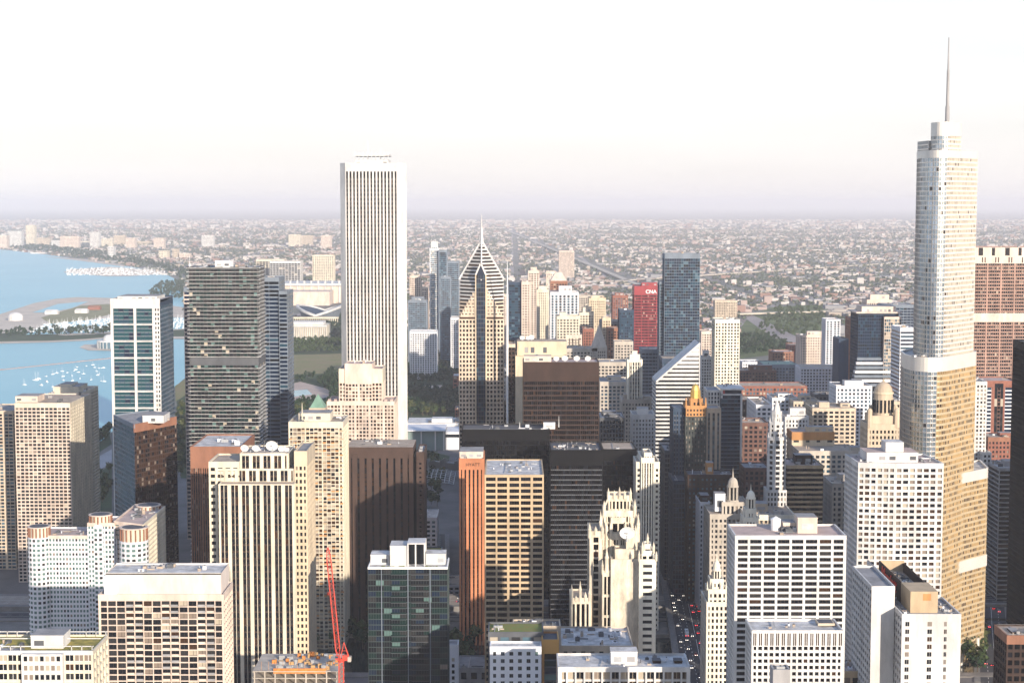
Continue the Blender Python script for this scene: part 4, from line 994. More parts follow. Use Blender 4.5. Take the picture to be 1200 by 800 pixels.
# dark brown slab with white dishes on the roof
mul = St(umber, fl=3.9, bay=1.62, pw=.22, sh=1.15, rec=.35, gl='black', crown=15.5, dv=.1, dh=-.02, k=7, pwk=.5, roof=r_pink)
b = T('office_tower', 'dark brown steel slab with white satellite dishes along its pink roof', 'office tower', 613, 702, 424, 1330, 34, mul, [(614, 646, 417, .25, .3)], 4, fin=False, pm=pinkb)
fl2 = b.own('fluted_screen'); W = b.X1 - b.X0
for i in range(44): fl2.box(b.X0 + W * (i + .2) / 44, b.X0 + W * (i + .55) / 44, 1329.65, 1329.87, b.Z - 14.6, b.Z - .8, umber, (4,))
for px, r_ in ((652, 2.3), (662, 2.6), (676, 2.5), (689, 2.4)): b.dish(at(px, 424, 1342)[0], 1342, b.Z - 1, r_)
b.done()

blk = St(black, fl=3.8, bay=1.6, pw=.2, sh=1.0, rec=.3, gl='black', crown=4, dv=.08, k=6, pwk=.45, roof=r_dark)
b = T('office_slab', 'wide low black steel slab between the orange and the brown towers', 'office tower', 541, 644, 503, 1295, 34, blk.but(crown=9), (), 5, fin=False)
x = at(637, 497, 1305)[0]; b.block(x, x + 9, 1305, 1312, b.Z - 1, b.Z + 4, whitem); b.mast(x + 12, 1308, b.Z, b.Z + 9, .3); b.mast(at(609, 497, 1305)[0], 1305, b.Z, b.Z + 5, .3); b.done()
b = T('office_tower', 'black steel box tower with speckled dark roof and lighter grid of floor lines', 'office tower', 645, 706, 527, 1225, 44, St(black, fl=3.75, bay=1.55, pw=.2, sh=.9, rec=.3, gl='black', crown=11.5, dv=.08, dh=.03, k=10, pwk=.4, roof=r_dark, spm=dgrey), (), 0, fin=False)
b.clutter(b.X0 + 2, b.X1 - 2, 1229, 1266, b.Z - .9, 26, .6); b.done()
T('office_block', 'lower black block with a tan roof strip right of the black box tower', 'office building', 706.5, 746, 526, 1252, 40, blk.but(crown=9, roof=r_tan), (), 1)

# orange granite tower
o_ = St(orange, fl=3.4, bay=3.05, pw=1.75, sh=.5, rec=.9, gl='black', crown=8, dh=-.7, spm=umber, cw=1.3, roof=r_grey, dv=.1, crm=orange)
b = T('hotel_tower', 'slim orange granite tower with dark vertical slots behind the tan grid tower', 'hotel tower', 538, 567, 537, 1180, 40, o_, [(538.5, 566, 529, .15, .6)], 3, fin=False, pm=pinkb)
fo_ = bpy.data.curves.new('letters', 'FONT'); fo_.body = 'HYATT'; fo_.size = 3.2; fo_.extrude = .06; fo_.align_x = 'CENTER'
to = bpy.data.objects.new('tmp', fo_); COL.objects.link(to); bpy.context.view_layer.update()
me = bpy.data.meshes.new_from_object(to.evaluated_get(bpy.context.evaluated_depsgraph_get())); COL.objects.unlink(to)
me.materials.clear(); me.materials.append(darktext); le = bpy.data.objects.new('lettering', me); COL.objects.link(le); le.parent = b.root
le.location = ((b.X0 + b.X1) / 2 - b.x + 1, 1179.7 - b.y, b.Z - 5.4); le.rotation_euler = (pi / 2, 0, 0); b.done()

# tan gridded tower with groups of four windows
tg = St(tan, fl=3.62, bay=6.6, pw=1.05, sh=1.35, rec=.75, gl='black', crown=1.6, dv=.12, dh=.0, cw=.8, roof=r_white, ind=1, mull=3, k=2, pwk=1.5)
b = T('office_tower', 'tan precast tower of wide window bays with a flat white roof', 'office tower', 568, 637, 556, 1010, 62, tg, (), 0, fin=False, fr=bronze); b.clutter(b.X0 + 3, b.X1 - 3, 1020, 1065, b.Z - .8, 14, .55); b.done()

# green glass tower in front of the brown slab
gframe = walls('dark_green_frame', (.035, .05, .05))
gt = St(gframe, fl=3.0, bay=4.1, pw=.16, sh=.34, rec=.15, gl='green', crown=1.2, dv=0, dh=-.04, ind=1, mull=2, roof=r_white, cw=.2, crm=whitem)
b = T('apartment_tower', 'dark green glass tower with white penthouse and planted roof terraces', 'apartment tower', 431, 524.5, 664, 880, 24, gt, (), 0, fin=False, fr=gframe)
Zr = b.Z - 1; xa, xc = at(457, 650, 884)[0], at(498, 650, 884)[0]; zp = at(458, 637, 884)[2]
b.block(xa, at(478, 650, 884)[0], 884, 898, Zr, zp - 1, white, cap=True, roofm=r_white)
fr_ = b.own('roof_frame'); xs = [at(478, 650, 883)[0], at(487, 650, 883)[0], at(497.5, 650, 883)[0]]
for x in xs: fr_.box(x - .35, x + .35, 883, 884, Zr, zp, white); fr_.box(x - .35, x + .35, 896, 897, Zr, zp, white)
fr_.box(xs[0] - .35, xs[2] + .35, 882.9, 897.1, zp, zp + .6, white); fr_.box(xs[0], xs[2], 890, 890.4, Zr, zp, g_dark)
for p0, p1, y in ((434, 456, 650), (499, 522, 649)):
    b.block(at(p0, y, 888)[0], at(p1, y, 888)[0], 889, 900, Zr, at(p0, y, 888)[2], white, roofm=r_white)
pl = b.own('roof_planting', 'stuff'); R = random.Random(8); shrub = mat('roof_shrub', (.14, .15, .03), rough=1, var=.5, scale=1.2)
for i in range(46):
    x = R.choice([R.uniform(at(445, 660, 882)[0], at(478, 660, 882)[0]), R.uniform(at(498, 660, 882)[0], at(512, 660, 882)[0])]); pl.sphere(x, R.uniform(881.5, 883), Zr + .3, R.uniform(.4, .9), shrub, 6, 4)
fin_ = b.own('balcony_fin')
for px in (447, 478, 504): x = at(px, 664, 880)[0]; fin_.box(x - .2, x + .2, 879.3, 880, 0, b.Z - 1.2, bgrey, (4,))
bc = b.own('balcony_slabs', 'stuff'); nf = round((b.Z - 1.2) / 3.0); fh = (b.Z - 1.2) / nf
for j in range(nf):
    bc.box(at(458, 664, 880)[0], at(476, 664, 880)[0], 878.9, 879.95, j * fh + .12, j * fh + .34, dgrey); bc.box(at(482, 664, 880)[0], at(502, 664, 880)[0], 878.9, 879.95, j * fh + .12, j * fh + .34, dgrey)
    if j % 1 == 0: bc.box(at(458, 664, 880)[0], at(476, 664, 880)[0], 878.9, 878.95, j * fh + .4, j * fh + 1.2, g_green); bc.box(at(482, 664, 880)[0], at(502, 664, 880)[0], 878.9, 878.95, j * fh + .4, j * fh + 1.2, g_dark2)
b.done()

T('stair_tower', 'thin white concrete stair tower beside the dark green glass tower', 'tower', 525, 537, 755, 985, 12, St(white2, fl=3.6, bay=8, pw=.0, sh=1.5, rec=.3, gl='dark', crown=8, cw=2.2), (), 0)
T('warehouse', 'low grey riverside building with arched windows beside the white stair tower', 'building', 537, 574, 782, 1040, 30, St(grey, fl=6, bay=7, pw=3, sh=2.2, rec=.5, gl='dark', crown=3), (), 2)

# near white block with its dark partner, orange bay and grey box
pw_ = St(white2, fl=3.6, bay=4.4, pw=2.3, sh=1.75, rec=.25, gl='green', crown=2.6, ind=1, mull=1, roof=r_white, cw=1.6)
T('apartment_building', 'small white block with scattered dark windows at the bottom edge', 'apartment building', 574, 634.5, 757, 800, 10, pw_, (), 0, fr=dgrey)
b = T('apartment_building', 'charcoal block with green planted roof behind the small white block', 'apartment building', 572, 637, 740, 812, 20, St(dgrey, fl=3.4, bay=5.5, pw=1.2, sh=1.0, rec=.4, gl='pale', crown=2.6, roof=r_green), (), 0, fin=False)
b.clutter(b.X0 + 1, b.X0 + 8, 815, 828, b.Z - 1, 4, .7); b.done()
T('apartment_building', 'orange-faced bay with stacked glass balconies right of the small white block', 'apartment building', 635, 655, 749, 804, 16, St(goldbr, fl=3.4, bay=9, pw=.4, sh=.4, rec=1.2, gl='green', crown=7, roof=r_dark, spm=dgrey, crm=mat('ochre_panel', (.50, .27, .08), var=.1)), (), 0)
b = T('mechanical_block', 'pale grey open-topped plant block behind the charcoal and orange blocks', 'building', 601, 657, 733, 834, 14, St(beige, fl=9, bay=40, pw=0, sh=0, rec=.1, gl='dark', crown=40, cw=0, roof=r_dark), (), 6)

# long white-roofed building with column front
lw = St(white, fl=4.3, bay=3.75, pw=.7, sh=.9, rec=1.6, gl='cond', crown=2.2, ind=1, mull=1, roof=r_white, dh=-.9, cw=.6)
b = T('office_building', 'long low building with white flat roof and a row of pale columns', 'office building', 654, 809, 781, 700, 22, lw, (), 0, fin=False, fr=beige)
b.block(at(716, 770, 706)[0], at(747, 770, 706)[0], 706, 714, b.Z - 1, at(720, 763, 706)[2], white, roofm=r_white)
for px in (765, 790): x = at(px, 775, 710)[0]; b.block(x, x + 3.4, 709, 714, b.Z - 1, b.Z + .2, umber, roofm=r_dark)
b.clutter(b.X0 + 3, b.X1 - 3, 703, 719, b.Z - 1, 8, .5); b.done()
b = T('roofs_block', 'cluttered pale low rooftop below the gothic tower', 'building', 657, 742, 756, 858, 40, St(beige, fl=4, bay=5, pw=2.5, sh=2, crown=3, roof=r_white), [(700, 722, 748, .5, .3), (664, 690, 752, .6, .3)], 16)

# ------------------------------------------------------------------ gothic tower with pinnacles
b = Bld('gothic_tower', 'cream gothic tower crowned with pinnacles and a white dish', 'tower', at(725, 700, 940)[0], 945)
gs = St(gothic, fl=4.2, bay=1.75, pw=.85, sh=1.1, rec=.8, gl='black', crown=3.5, dv=.1, dh=-.3, cw=1.0, k=3, pwk=1.7, roof=r_tan)
def bx(p0, p1, y, D, dp, st=gs, z0=0):
    x0, x1, z = at(p0, y, D)[0], at(p1, y, D)[0], at(p0, y, D)[2]; b.tower(x0, x1, D, D + dp, z0, z, st); return x0, x1, z
def pinn(px, y, D, base, r=1.1):
    x, _, zt_ = at(px, y, D); zb_ = at(px, base, D)[2]; p = b.own('pinnacle')
    p.cyl(x, D, r, r * .92, zb_, zb_ + (zt_ - zb_) * .55, gothic, 8); p.cyl(x, D, r * 1.15, r * .95, zb_ + (zt_ - zb_) * .55, zb_ + (zt_ - zb_) * .62, gothic, 8); b.subpart('finial', p).cyl(x, D, r * .8, .05, zb_ + (zt_ - zb_) * .62, zt_, gothic, 8)
bx(704, 748, 625, 945, 26); u0, u1, uz = bx(708, 744, 598, 948, 20); c0, c1, cz = bx(713, 739, 580, 951, 13, gs.but(bay=2.1, fl=5.5, k=0, pw=.9))
bx(691, 706, 622, 941, 26, gs.but(bay=7, pw=0, cw=2.2)); bx(716, 733, 606, 946.5, 10, gs.but(bay=4, fl=6))
for px, y, D, bs_ in ((713, 571, 951, 586), (720, 574, 950.5, 584), (726, 570, 950.5, 584), (732, 574, 950.5, 584), (739, 571, 951, 586), (708, 586, 948, 604), (744, 584, 948, 606), (704, 598, 945, 630), (748, 600, 945, 632), (716, 588, 963, 598), (736, 588, 963, 598), (709, 594, 965, 604), (743, 594, 965, 604), (691, 612, 941, 630), (706, 612, 941, 630), (698, 616, 941, 626)):
    pinn(px, y, D, bs_, 1.0 if y > 575 else .8)
fb = b.own('flying_buttress')
for px, q in ((708, 713), (744, 739)):
    a = at(px, 594, 949); c = at(q, 583, 951.5); fb.beam(a, c, .8, gothic)
for px, q in ((704, 708), (748, 744)):
    a = at(px, 612, 946); c = at(q, 600, 948.5); fb.beam(a, c, .9, gothic)
for px in (704, 711, 716, 733, 741, 748): # long buttresses
    x = at(px, 640, 944)[0]; z = at(px, 618, 944)[2]; bt = b.own('buttress'); bt.box(x - .7, x + .7, 943.9, 945.5, 0, z, gothic, (0,)); bt.prism([(x - .7, 943.9), (x + .7, 943.9), (x + .7, 945.5), (x - .7, 945.5)], z, z + 3, gothic, True, [(x - .2, 945), (x + .2, 945), (x + .2, 945.5), (x - .2, 945.5)])
# blank party wall, lower right wing with a gable
blw = St(gothic, fl=60, bay=90, pw=0, sh=0, rec=.1, gl='dark', crown=140, cw=0, roof=r_tan)
bx(716, 749, 655, 928, 14, blw); bx(721, 743, 643, 931, 10, blw); bx(734, 747, 622, 934, 9, blw); b.dish(at(735, 632, 932)[0], 932, at(735, 627, 932)[2] - 3.5, 4.4)
rw = St(ivory, fl=4.0, bay=7.0, pw=2.4, sh=2.1, rec=.35, gl='dark', crown=3, cw=2.2, roof=r_tan, ind=1, mull=0); b.fr = ivory
bx(749, 769, 655, 922, 22, rw); bx(752, 766, 645, 926, 14, rw.but(bay=3, cw=.6, pw=1.2, ind=0)); bx(755, 763, 637, 928, 8, rw.but(bay=3, cw=.6, pw=1.2, ind=0))
for px, y, D, bs_ in ((759, 624, 931, 638), (753, 634, 926, 648), (766, 634, 926, 648), (749, 644, 922, 657), (769, 645, 922, 657), (745, 615, 934, 626)): pinn(px, y, D, bs_, .7)
bx(706, 717, 668, 930, 20, gs.but(bay=2.4, pw=.7, fl=12, sh=1.5, k=0)); pinn(711, 640, 930, 670, 1.2); pinn(706, 655, 930, 672, .7); pinn(717, 652, 930, 672, .7)
b.done()
b = Bld('gothic_annex', 'small gothic wing with slender pinnacles left of the gothic tower', 'building', at(680, 700, 935)[0], 940)
bx(669, 692, 700, 930, 22, gs.but(bay=2.7, fl=14, sh=2, pw=1.0, k=0))
for px, y in ((670, 684), (675, 697), (680, 680), (686, 693), (691, 688)): pinn(px, y, 930, 704, .9)
b.done()

# slender lit tower with vertical slots, behind the gothic tower
b = Bld('office_tower', 'slender cream tower with tall central slots rising behind the gothic tower', 'office tower', at(759, 600, 1210)[0], 1225)
sl_ = St(ivory, fl=4.0, bay=3.5, pw=1.7, sh=2.0, rec=.5, gl='black', crown=5, cw=1.0, roof=r_tan)
cen = St(ivory, fl=4.0, bay=2.1, pw=.95, sh=.8, rec=.8, gl='black', crown=4, dh=-.6, spm=dgrey, cw=.7, roof=r_tan)
x0, x1, z = bx(745.5, 751.5, 541, 1211, 30, sl_); bx(767, 773, 541, 1211, 30, sl_); bx(751.5, 767, 536, 1209, 34, cen); bx(755, 764, 530, 1213, 20, cen.but(crown=3)); b.done()
T('office_tower', 'pale crown of a shaded stone tower peeping over the gothic pinnacles', 'tower', 727, 744, 556, 1262, 18, St(ivory, fl=3.8, bay=3, pw=1.5, sh=1.8, crown=5), [(730, 741, 547, .3, .5)], 4)

# cut-topped white and black striped tower
D0 = 1560; xl = at(769, 455, D0)[0]; xr = at(820, 455, D0)[0]; zl = at(770, 447, D0)[2]; zt = at(820, 402, D0)[2]
b = Bld('office_tower', 'white tower with black stripes and a steep slanted diamond top', 'office tower', (xl + xr) / 2, 1580)
w_ = b.mb('wall'); w_.poly([(xl, D0 + .6, 0), (xr, D0 + .6, 0), (xr, D0 + .6, zt - 1), (xl, D0 + .6, zl - 1)], g_dark)
w_.poly([(xl, D0 + 46, 0), (xl, D0 + .6, 0), (xl, D0 + .6, zl), (xl, D0 + 46, zl)], g_dark); w_.poly([(xr, D0 + .6, 0), (xr, D0 + 46, 0), (xr, D0 + 46, zt), (xr, D0 + .6, zt)], g_dark)
rf = b.own('slanted_roof'); rf.poly([(xl, D0 + .02, zl), (xr, D0 + .02, zt), (xr, D0 + 46, zt), (xl, D0 + 46, zl)], white)
def rx(z): return xl if z <= zl else xl + (xr - xl) * (z - zl) / (zt - zl)
z = 0
while z < zt - .5:
    k = z > zl
    h = 1.75 if not k else 2.2
    if z > zl + (zt - zl) * .62: h = 3.5
    if z > zl + (zt - zl) * .35: h = max(h, 2.6)
    st_ = b.own('stripe_band'); z1 = min(z + h, zt - .1); xa, xb = rx(z), rx(z1)
    st_.hexa([(xa, D0, z), (xr, D0, z), (xr, D0 + .65, z), (xa, D0 + .65, z), (xb, D0, z1), (xr, D0, z1), (xr, D0 + .65, z1), (xb, D0 + .65, z1)], white, (4,))
    if z1 < zt and not k: st_.box(xr, xr + .3, D0 + .3, D0 + 46, z, z1, white); st_.box(xl - .3, xl, D0 + .3, D0 + 46, z, z1, white)
    z += 3.75
rf.beam((xl, D0 - .1, zl), (xr, D0 - .1, zt), 1.6, white); rf.beam((xr - .4, D0 - .12, zl - 30), (xr - .4, D0 - .12, zt), .8, white)
OCC.append((xl, xr, D0, D0 + 46)); b.done()

# dark green tower with gilded crown
b = Bld('office_tower', 'dark green and black tower with an orange-gold crown and gold finial', 'office tower', at(818, 560, 1330)[0], 1345)
dg = St(dkgreen, fl=3.7, bay=2.6, pw=1.3, sh=1.7, rec=.4, gl='cond', crown=2.5, roof=r_dark, dv=.05)
gsh = dg.but(wall=goldbr, spm=goldbr, crm=goldbr, gl='dark', crown=3)
bx(803, 828, 488, 1332, 26, dg.but(crown=1)); z488 = at(803, 488, 1332)[2] - 1
bx(804, 827, 475, 1332.5, 24, gsh, z488); bx(808, 824, 467, 1336, 16, gsh, z488)
for px in (804, 810, 821, 827): pinn_x = at(px, 478, 1332)[0]; p = b.own('gilded_pinnacle'); p.cyl(pinn_x, 1333, 1.1, .4, at(px, 478, 1332)[2], at(px, 466, 1332)[2], goldbr, 6)
x = at(815, 467, 1344)[0]; g_ = b.own('gold_finial'); g_.cyl(x, 1344, 4.4, 4.0, at(815, 470, 1344)[2], at(815, 457, 1344)[2], gold, 10); g_.cyl(x, 1344, 3.4, 3.0, at(815, 457, 1344)[2], at(815, 454, 1344)[2], gold, 10); g_.dome(x, 1344, 3.0, at(815, 454, 1344)[2], 3, gold, 10, 3); g_.cyl(x, 1344, .35, .05, at(815, 452, 1344)[2], at(815, 448, 1344)[2], gold, 6)
bx(789, 803, 478, 1338, 30, St(navy, fl=3.7, bay=2.6, pw=1.0, sh=1.2, rec=.4, gl='navy', crown=3, k=2, pwk=1.6, spm=dgrey)); bx(828, 845, 478, 1346, 24, St(beige, fl=3.7, bay=4.3, pw=2.0, sh=1.3, rec=.4, gl='blue', crown=4, spm=dgrey)); b.done()
T('office_building', 'dark stone block with many lit-looking pale windows below the gold-crowned tower', 'office building', 806, 861, 556, 1285, 26, St(umber, fl=3.6, bay=3.3, pw=1.8, sh=1.8, rec=.35, gl='pale', crown=3, roof=r_dark), [(828, 836, 542, .3, .4)], 6, pm=goldbr)
b = T('office_tower', 'thin dark shaft beside the avenue left of the gold-crowned tower', 'office tower', 779, 788, 528, 1360, 40, St(dgrey, fl=3.8, bay=2, pw=.4, sh=1.1, gl='navy', crown=3), (), 2)
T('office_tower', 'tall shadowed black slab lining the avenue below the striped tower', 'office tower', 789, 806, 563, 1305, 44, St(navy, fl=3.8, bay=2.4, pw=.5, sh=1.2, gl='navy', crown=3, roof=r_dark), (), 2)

# glass tower with white frame
b = T('apartment_tower', 'navy glass tower with a bold white corner frame and a red accent on top', 'apartment tower', 845, 868.5, 462, 1400, 30, St(navy, fl=3.3, bay=2.7, pw=.2, sh=.6, rec=.3, gl='navy', crown=1, spm=bgrey), (), 3, fin=False)
f_ = b.own('white_frame'); xa, xc = b.X0 - .3, b.X1 + 1; zt = at(845, 455, 1400)[2]
f_.box(xc - 1.6, xc, 1398.8, 1430, 0, b.Z, white); f_.box(xa, xc + 2, 1398, 1431, zt - 1.2, zt, white); f_.box(xa, xa + 1.6, 1398.8, 1401, b.Z - 3, zt - 1.2, white); f_.box(xa, xc, 1398.8, 1400, b.Z - .6, b.Z + .6, white)
f_.box(xa + 1.6, xa + 3.4, 1398.9, 1404, b.Z + .6, zt - 1.2, red); f_.box(xa + 3.4, xc - .4, 1402, 1428, b.Z, zt - 1.2, g_navy); b.clutter(b.X0 + 2, b.X1 - 2, 1404, 1428, zt, 6, .7)
b.tower(at(829, 470, 1403)[0], b.X0 - .4, 1403, 1432, 0, at(835, 457, 1403)[2], St(white, fl=3.3, bay=3, pw=1.1, sh=.9, rec=.5, gl='navy', crown=2)); b.done()
T('apartment_tower', 'pale cream gridded tower with square openings at its crown above the navy glass', 'apartment tower', 838, 867, 374, 1640, 28, St(ivory, fl=3.1, bay=3.15, pw=1.05, sh=1.15, rec=.5, gl='resid', crown=4, k=2, pwk=1.5, roof=r_grey), (), 4, side=St(cream, fl=3.1, bay=3.5, pw=.8, sh=1.1, gl='blue', crown=3))
T('apartment_tower', 'thin white tower of small dark windows tucked behind the slanted striped top', 'apartment tower', 822, 834, 418, 1690, 20, St(white, fl=3.1, bay=2.4, pw=1.1, sh=1.3, crown=3), [(824, 831, 411, .3, .4)], 2)

# blue glass tower, red tower and neighbours in the distance
b = T('apartment_tower', 'tall blue glass tower with mirrored panels above the slanted striped tower', 'skyscraper', 779, 820.5, 297, 1950, 30, St(bgrey, fl=3.4, bay=2.7, pw=.16, sh=.5, rec=.2, gl='blue_dark', crown=6, crm=bgrey, roof=r_dark), (), 2, fin=False)
b.tower(at(773, 312, 1956)[0], b.X0 - .05, 1956, 1980, 0, at(773, 330, 1956)[2], St(bgrey, fl=3.4, bay=2, pw=.2, sh=.6, gl='blue', crown=3)); b.done()
b = T('office_tower', 'bright red steel tower with white letters near its top', 'office tower', 743.5, 778, 335, 2380, 40, St(red, fl=4.0, bay=2.1, pw=.35, sh=1.45, rec=.35, gl='dark', crown=13, dv=.1, k=5, pwk=.9, roof=r_pink), [(752, 770, 331, .3, .5)], 4, fin=False, pm=red)
fo_ = bpy.data.curves.new('letters', 'FONT'); fo_.body = 'CNA'; fo_.size = 7.2; fo_.extrude = .1; fo_.align_x = 'CENTER'; fo_.offset = .15
to = bpy.data.objects.new('tmp2', fo_); COL.objects.link(to); bpy.context.view_layer.update()
me = bpy.data.meshes.new_from_object(to.evaluated_get(bpy.context.evaluated_depsgraph_get())); COL.objects.unlink(to)
me.materials.clear(); me.materials.append(whitetext); le = bpy.data.objects.new('lettering', me); COL.objects.link(le); le.parent = b.root
le.location = (at(763, 340, 2380)[0] - b.x, 2379.5 - b.y, b.Z - 10.5); le.rotation_euler = (pi / 2, 0, 0); b.done()
T('office_tower', 'dark blue office block standing left of the bright red tower', 'office tower', 726, 743, 363, 2300, 34, St(navy, fl=3.9, bay=2.6, pw=.7, sh=1.4, gl='blue', crown=4), (), 3)
T('office_tower', 'grey-blue wide-windowed office block below the bright red tower', 'office tower', 752, 777, 409, 2020, 40, St(bgrey, fl=4.2, bay=4.5, pw=.6, sh=2.0, gl='navy', crown=5, roof=r_pink), (), 4)
T('office_block', 'grey-black block with pale cluttered roof right of the brown steel slab', 'office building', 703, 732, 489, 1470, 42, St(dgrey, fl=3.8, bay=2.6, pw=1.0, sh=1.2, gl='black', crown=3, roof=r_white), [(706, 722, 482, .4, .3), (713, 727, 485, .2, .2)], 8)
T('office_tower', 'slim cream tower with paired dark window stripes and a little stepped cap', 'tower', 735, 753, 421, 1640, 16, St(ivory, fl=3.8, bay=2.4, pw=1.1, sh=.9, rec=.6, dh=-.4, spm=grey, gl='dark', crown=3, cw=2.5), [(738, 750, 415, .25, .5), (741, 747, 411, .3, .3)], 0)
T('office_building', 'cream stone shoulder building around the foot of the slim striped tower', 'building', 729, 766, 468, 1630, 40, St(lime, fl=3.8, bay=3.2, pw=1.5, sh=1.7, crown=4, roof=r_tan), [(731, 740, 462, .3, .3), (755, 763, 464, .3, .3)], 5)
T('office_building', 'white-fronted narrow building of neat small windows left of the striped tower', 'office building', 741, 767, 485, 1500, 30, St(white, fl=3.7, bay=3.0, pw=1.4, sh=1.6, gl='resid', crown=5, roof=r_grey), [(747, 760, 478, .3, .4)], 4)

# ================================================================== BUILDINGS: right third
def shell(name, label, cat, px, py, D):
    x = at(px, py, D)[0]; return Bld(name, label, cat, x, D + 10)
# stepped mirror-glass tower with a spire; its long face is turned to the setting sun
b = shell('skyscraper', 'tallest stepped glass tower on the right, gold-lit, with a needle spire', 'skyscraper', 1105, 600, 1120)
tr = St(steel, fl=3.1, bay=1.9, pw=.16, sh=.75, rec=.2, gl='mirror', crown=0, dv=.16, dh=.05, cw=.15, roof=r_white, spm=steel)
tg_ = tr.but(gl='sunset_warm', pw=.22, sh=1.25, dh=.06, spm=steelw, wall=steelw)  # warm copy of the facade for the sun-facing side, sunset in its colours
def curve(pts, n=5):
    """rounds the corners of a footprint"""
    out = []; m = len(pts)
    for i in range(m):
        p0, p1, p2 = pts[i - 1], pts[i], pts[(i + 1) % m]
        r = p1[2] if len(p1) > 2 else 0
        if r <= 0: out.append(p1[:2]); continue
        d0 = Vector((p0[0] - p1[0], p0[1] - p1[1])); d1 = Vector((p2[0] - p1[0], p2[1] - p1[1])); a = Vector(p1[:2]) + d0.normalized() * r; c = Vector(p1[:2]) + d1.normalized() * r
        for k in range(n + 1):
            t = k / n; q = a * (1 - t) ** 2 + Vector(p1[:2]) * 2 * t * (1 - t) + c * t * t; out.append((q.x, q.y))
    return out
def W(px, D, py): return at(px, py, D)[0], D
goldp = mat('gold_lit_panel', (.66, .54, .36), rough=.38, metal=.45, var=.06)  # gold of the low sun put into the panel colour
tgl = tg_.but(gl='sunset_gold', spm=goldp, wall=goldp, fl=3.6, sh=1.5)
def tier(spec, y_top, z0, band, st_by=None, n=6, ref=None):
    pts = curve([(*W(px, D, y_top), r) for px, D, r in spec], n); zt_ = at(ref[0], y_top, ref[1])[2]
    nn = len(pts); Hb = band; bandm = b.own('band')
    for i in range(nn):
        A, B_ = pts[i], pts[(i + 1) % nn]; ux, uy = B_[0] - A[0], B_[1] - A[1]; l = hypot(ux, uy)
        nx, ny = uy / l, -ux / l
        if ny > .75: b.mb('wall').poly([(*A, z0), (*B_, z0), (*B_, zt_), (*A, zt_)], steelw); continue
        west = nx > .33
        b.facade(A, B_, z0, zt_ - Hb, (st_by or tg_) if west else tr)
        if Hb:
            w_ = bandm; q = lambda p, d: (p[0] + nx * d, p[1] + ny * d)
            w_.hexa([(*q(A, .25), zt_ - Hb), (*q(B_, .25), zt_ - Hb), (*q(B_, -.8), zt_ - Hb), (*q(A, -.8), zt_ - Hb), (*q(A, .25), zt_), (*q(B_, .25), zt_), (*q(B_, -.8), zt_), (*q(A, -.8), zt_)], steelw)
    b.own('roof').poly([(*p, zt_ - min(1.2, max(.3, Hb * .3))) for p in pts], r_white)
    return pts, zt_
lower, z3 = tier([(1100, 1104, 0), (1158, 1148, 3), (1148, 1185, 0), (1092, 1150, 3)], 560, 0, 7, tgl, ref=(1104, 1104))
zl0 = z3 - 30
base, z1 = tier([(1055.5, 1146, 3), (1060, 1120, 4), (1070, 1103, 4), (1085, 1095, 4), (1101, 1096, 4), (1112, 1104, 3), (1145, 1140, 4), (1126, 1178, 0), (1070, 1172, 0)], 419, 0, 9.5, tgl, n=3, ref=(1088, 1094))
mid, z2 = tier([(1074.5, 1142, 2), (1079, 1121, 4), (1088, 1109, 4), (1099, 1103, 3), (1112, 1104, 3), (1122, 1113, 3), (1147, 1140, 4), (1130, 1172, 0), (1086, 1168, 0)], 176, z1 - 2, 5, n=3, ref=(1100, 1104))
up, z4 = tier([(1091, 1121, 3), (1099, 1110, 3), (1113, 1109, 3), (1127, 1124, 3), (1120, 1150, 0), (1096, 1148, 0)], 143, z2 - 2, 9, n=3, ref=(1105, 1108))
a0 = [W(1075.5, 1144, 166), W(1088, 1122, 166), W(1093, 1130, 166), W(1084, 1160, 166)]; zz = at(1080, 166, 1140)[2]
b.facade(a0[0], a0[1], z2 - 2, zz, tr); b.facade(a0[1], a0[2], z2 - 2, zz, tr); b.mb('roof').poly([(*p, zz) for p in a0], r_white)
sp_ = b.own('spire'); sx, sy = W(1110, 1128, 143); z5 = at(1110.5, 44, 1128)[2]; dz_ = z5 - z4
sp_.cyl(sx, sy, 1.6, 1.4, z4 - 3, z4 + dz_ * .2, grey, 10); sp_.cyl(sx, sy, 1.1, .9, z4 + dz_ * .2, z4 + dz_ * .62, grey, 10); sp_.cyl(sx, sy, .65, .35, z4 + dz_ * .62, z5, grey, 8)
b.clutter(W(1066, 1110, 420)[0], W(1085, 1110, 420)[0], 1100, 1108, z1 - .5, 5, .7)
for t in (.15, .5, .85):
    bd = b.own('column'); A, B_ = W(1102, 1105, 620), W(1156, 1147, 620); bd.cyl(A[0] + (B_[0] - A[0]) * t, A[1] + (B_[1] - A[1]) * t - 1, 1.3, 1.3, 0, 16, steelw, 10)
# second blank band low on the sunny face
lp = b.own('band'); A, B_ = W(1100, 1104, 560), W(1158, 1148, 560); l = hypot(B_[0] - A[0], B_[1] - A[1]); nx, ny = (B_[1] - A[1]) / l, -(B_[0] - A[0]) / l; zb = at(1104, 672, 1104)[2]
lp.hexa([(A[0] + nx * .5, A[1] + ny * .5, zb - 4), (B_[0] + nx * .5, B_[1] + ny * .5, zb - 4), (B_[0], B_[1], zb - 4), (A[0], A[1], zb - 4), (A[0] + nx * .5, A[1] + ny * .5, zb + 4), (B_[0] + nx * .5, B_[1] + ny * .5, zb + 4), (B_[0], B_[1], zb + 4), (A[0], A[1], zb + 4)], steelw)
OCC.append((base[0][0] - 2, W(1158, 1148, 560)[0], 1094, 1185)); b.done()

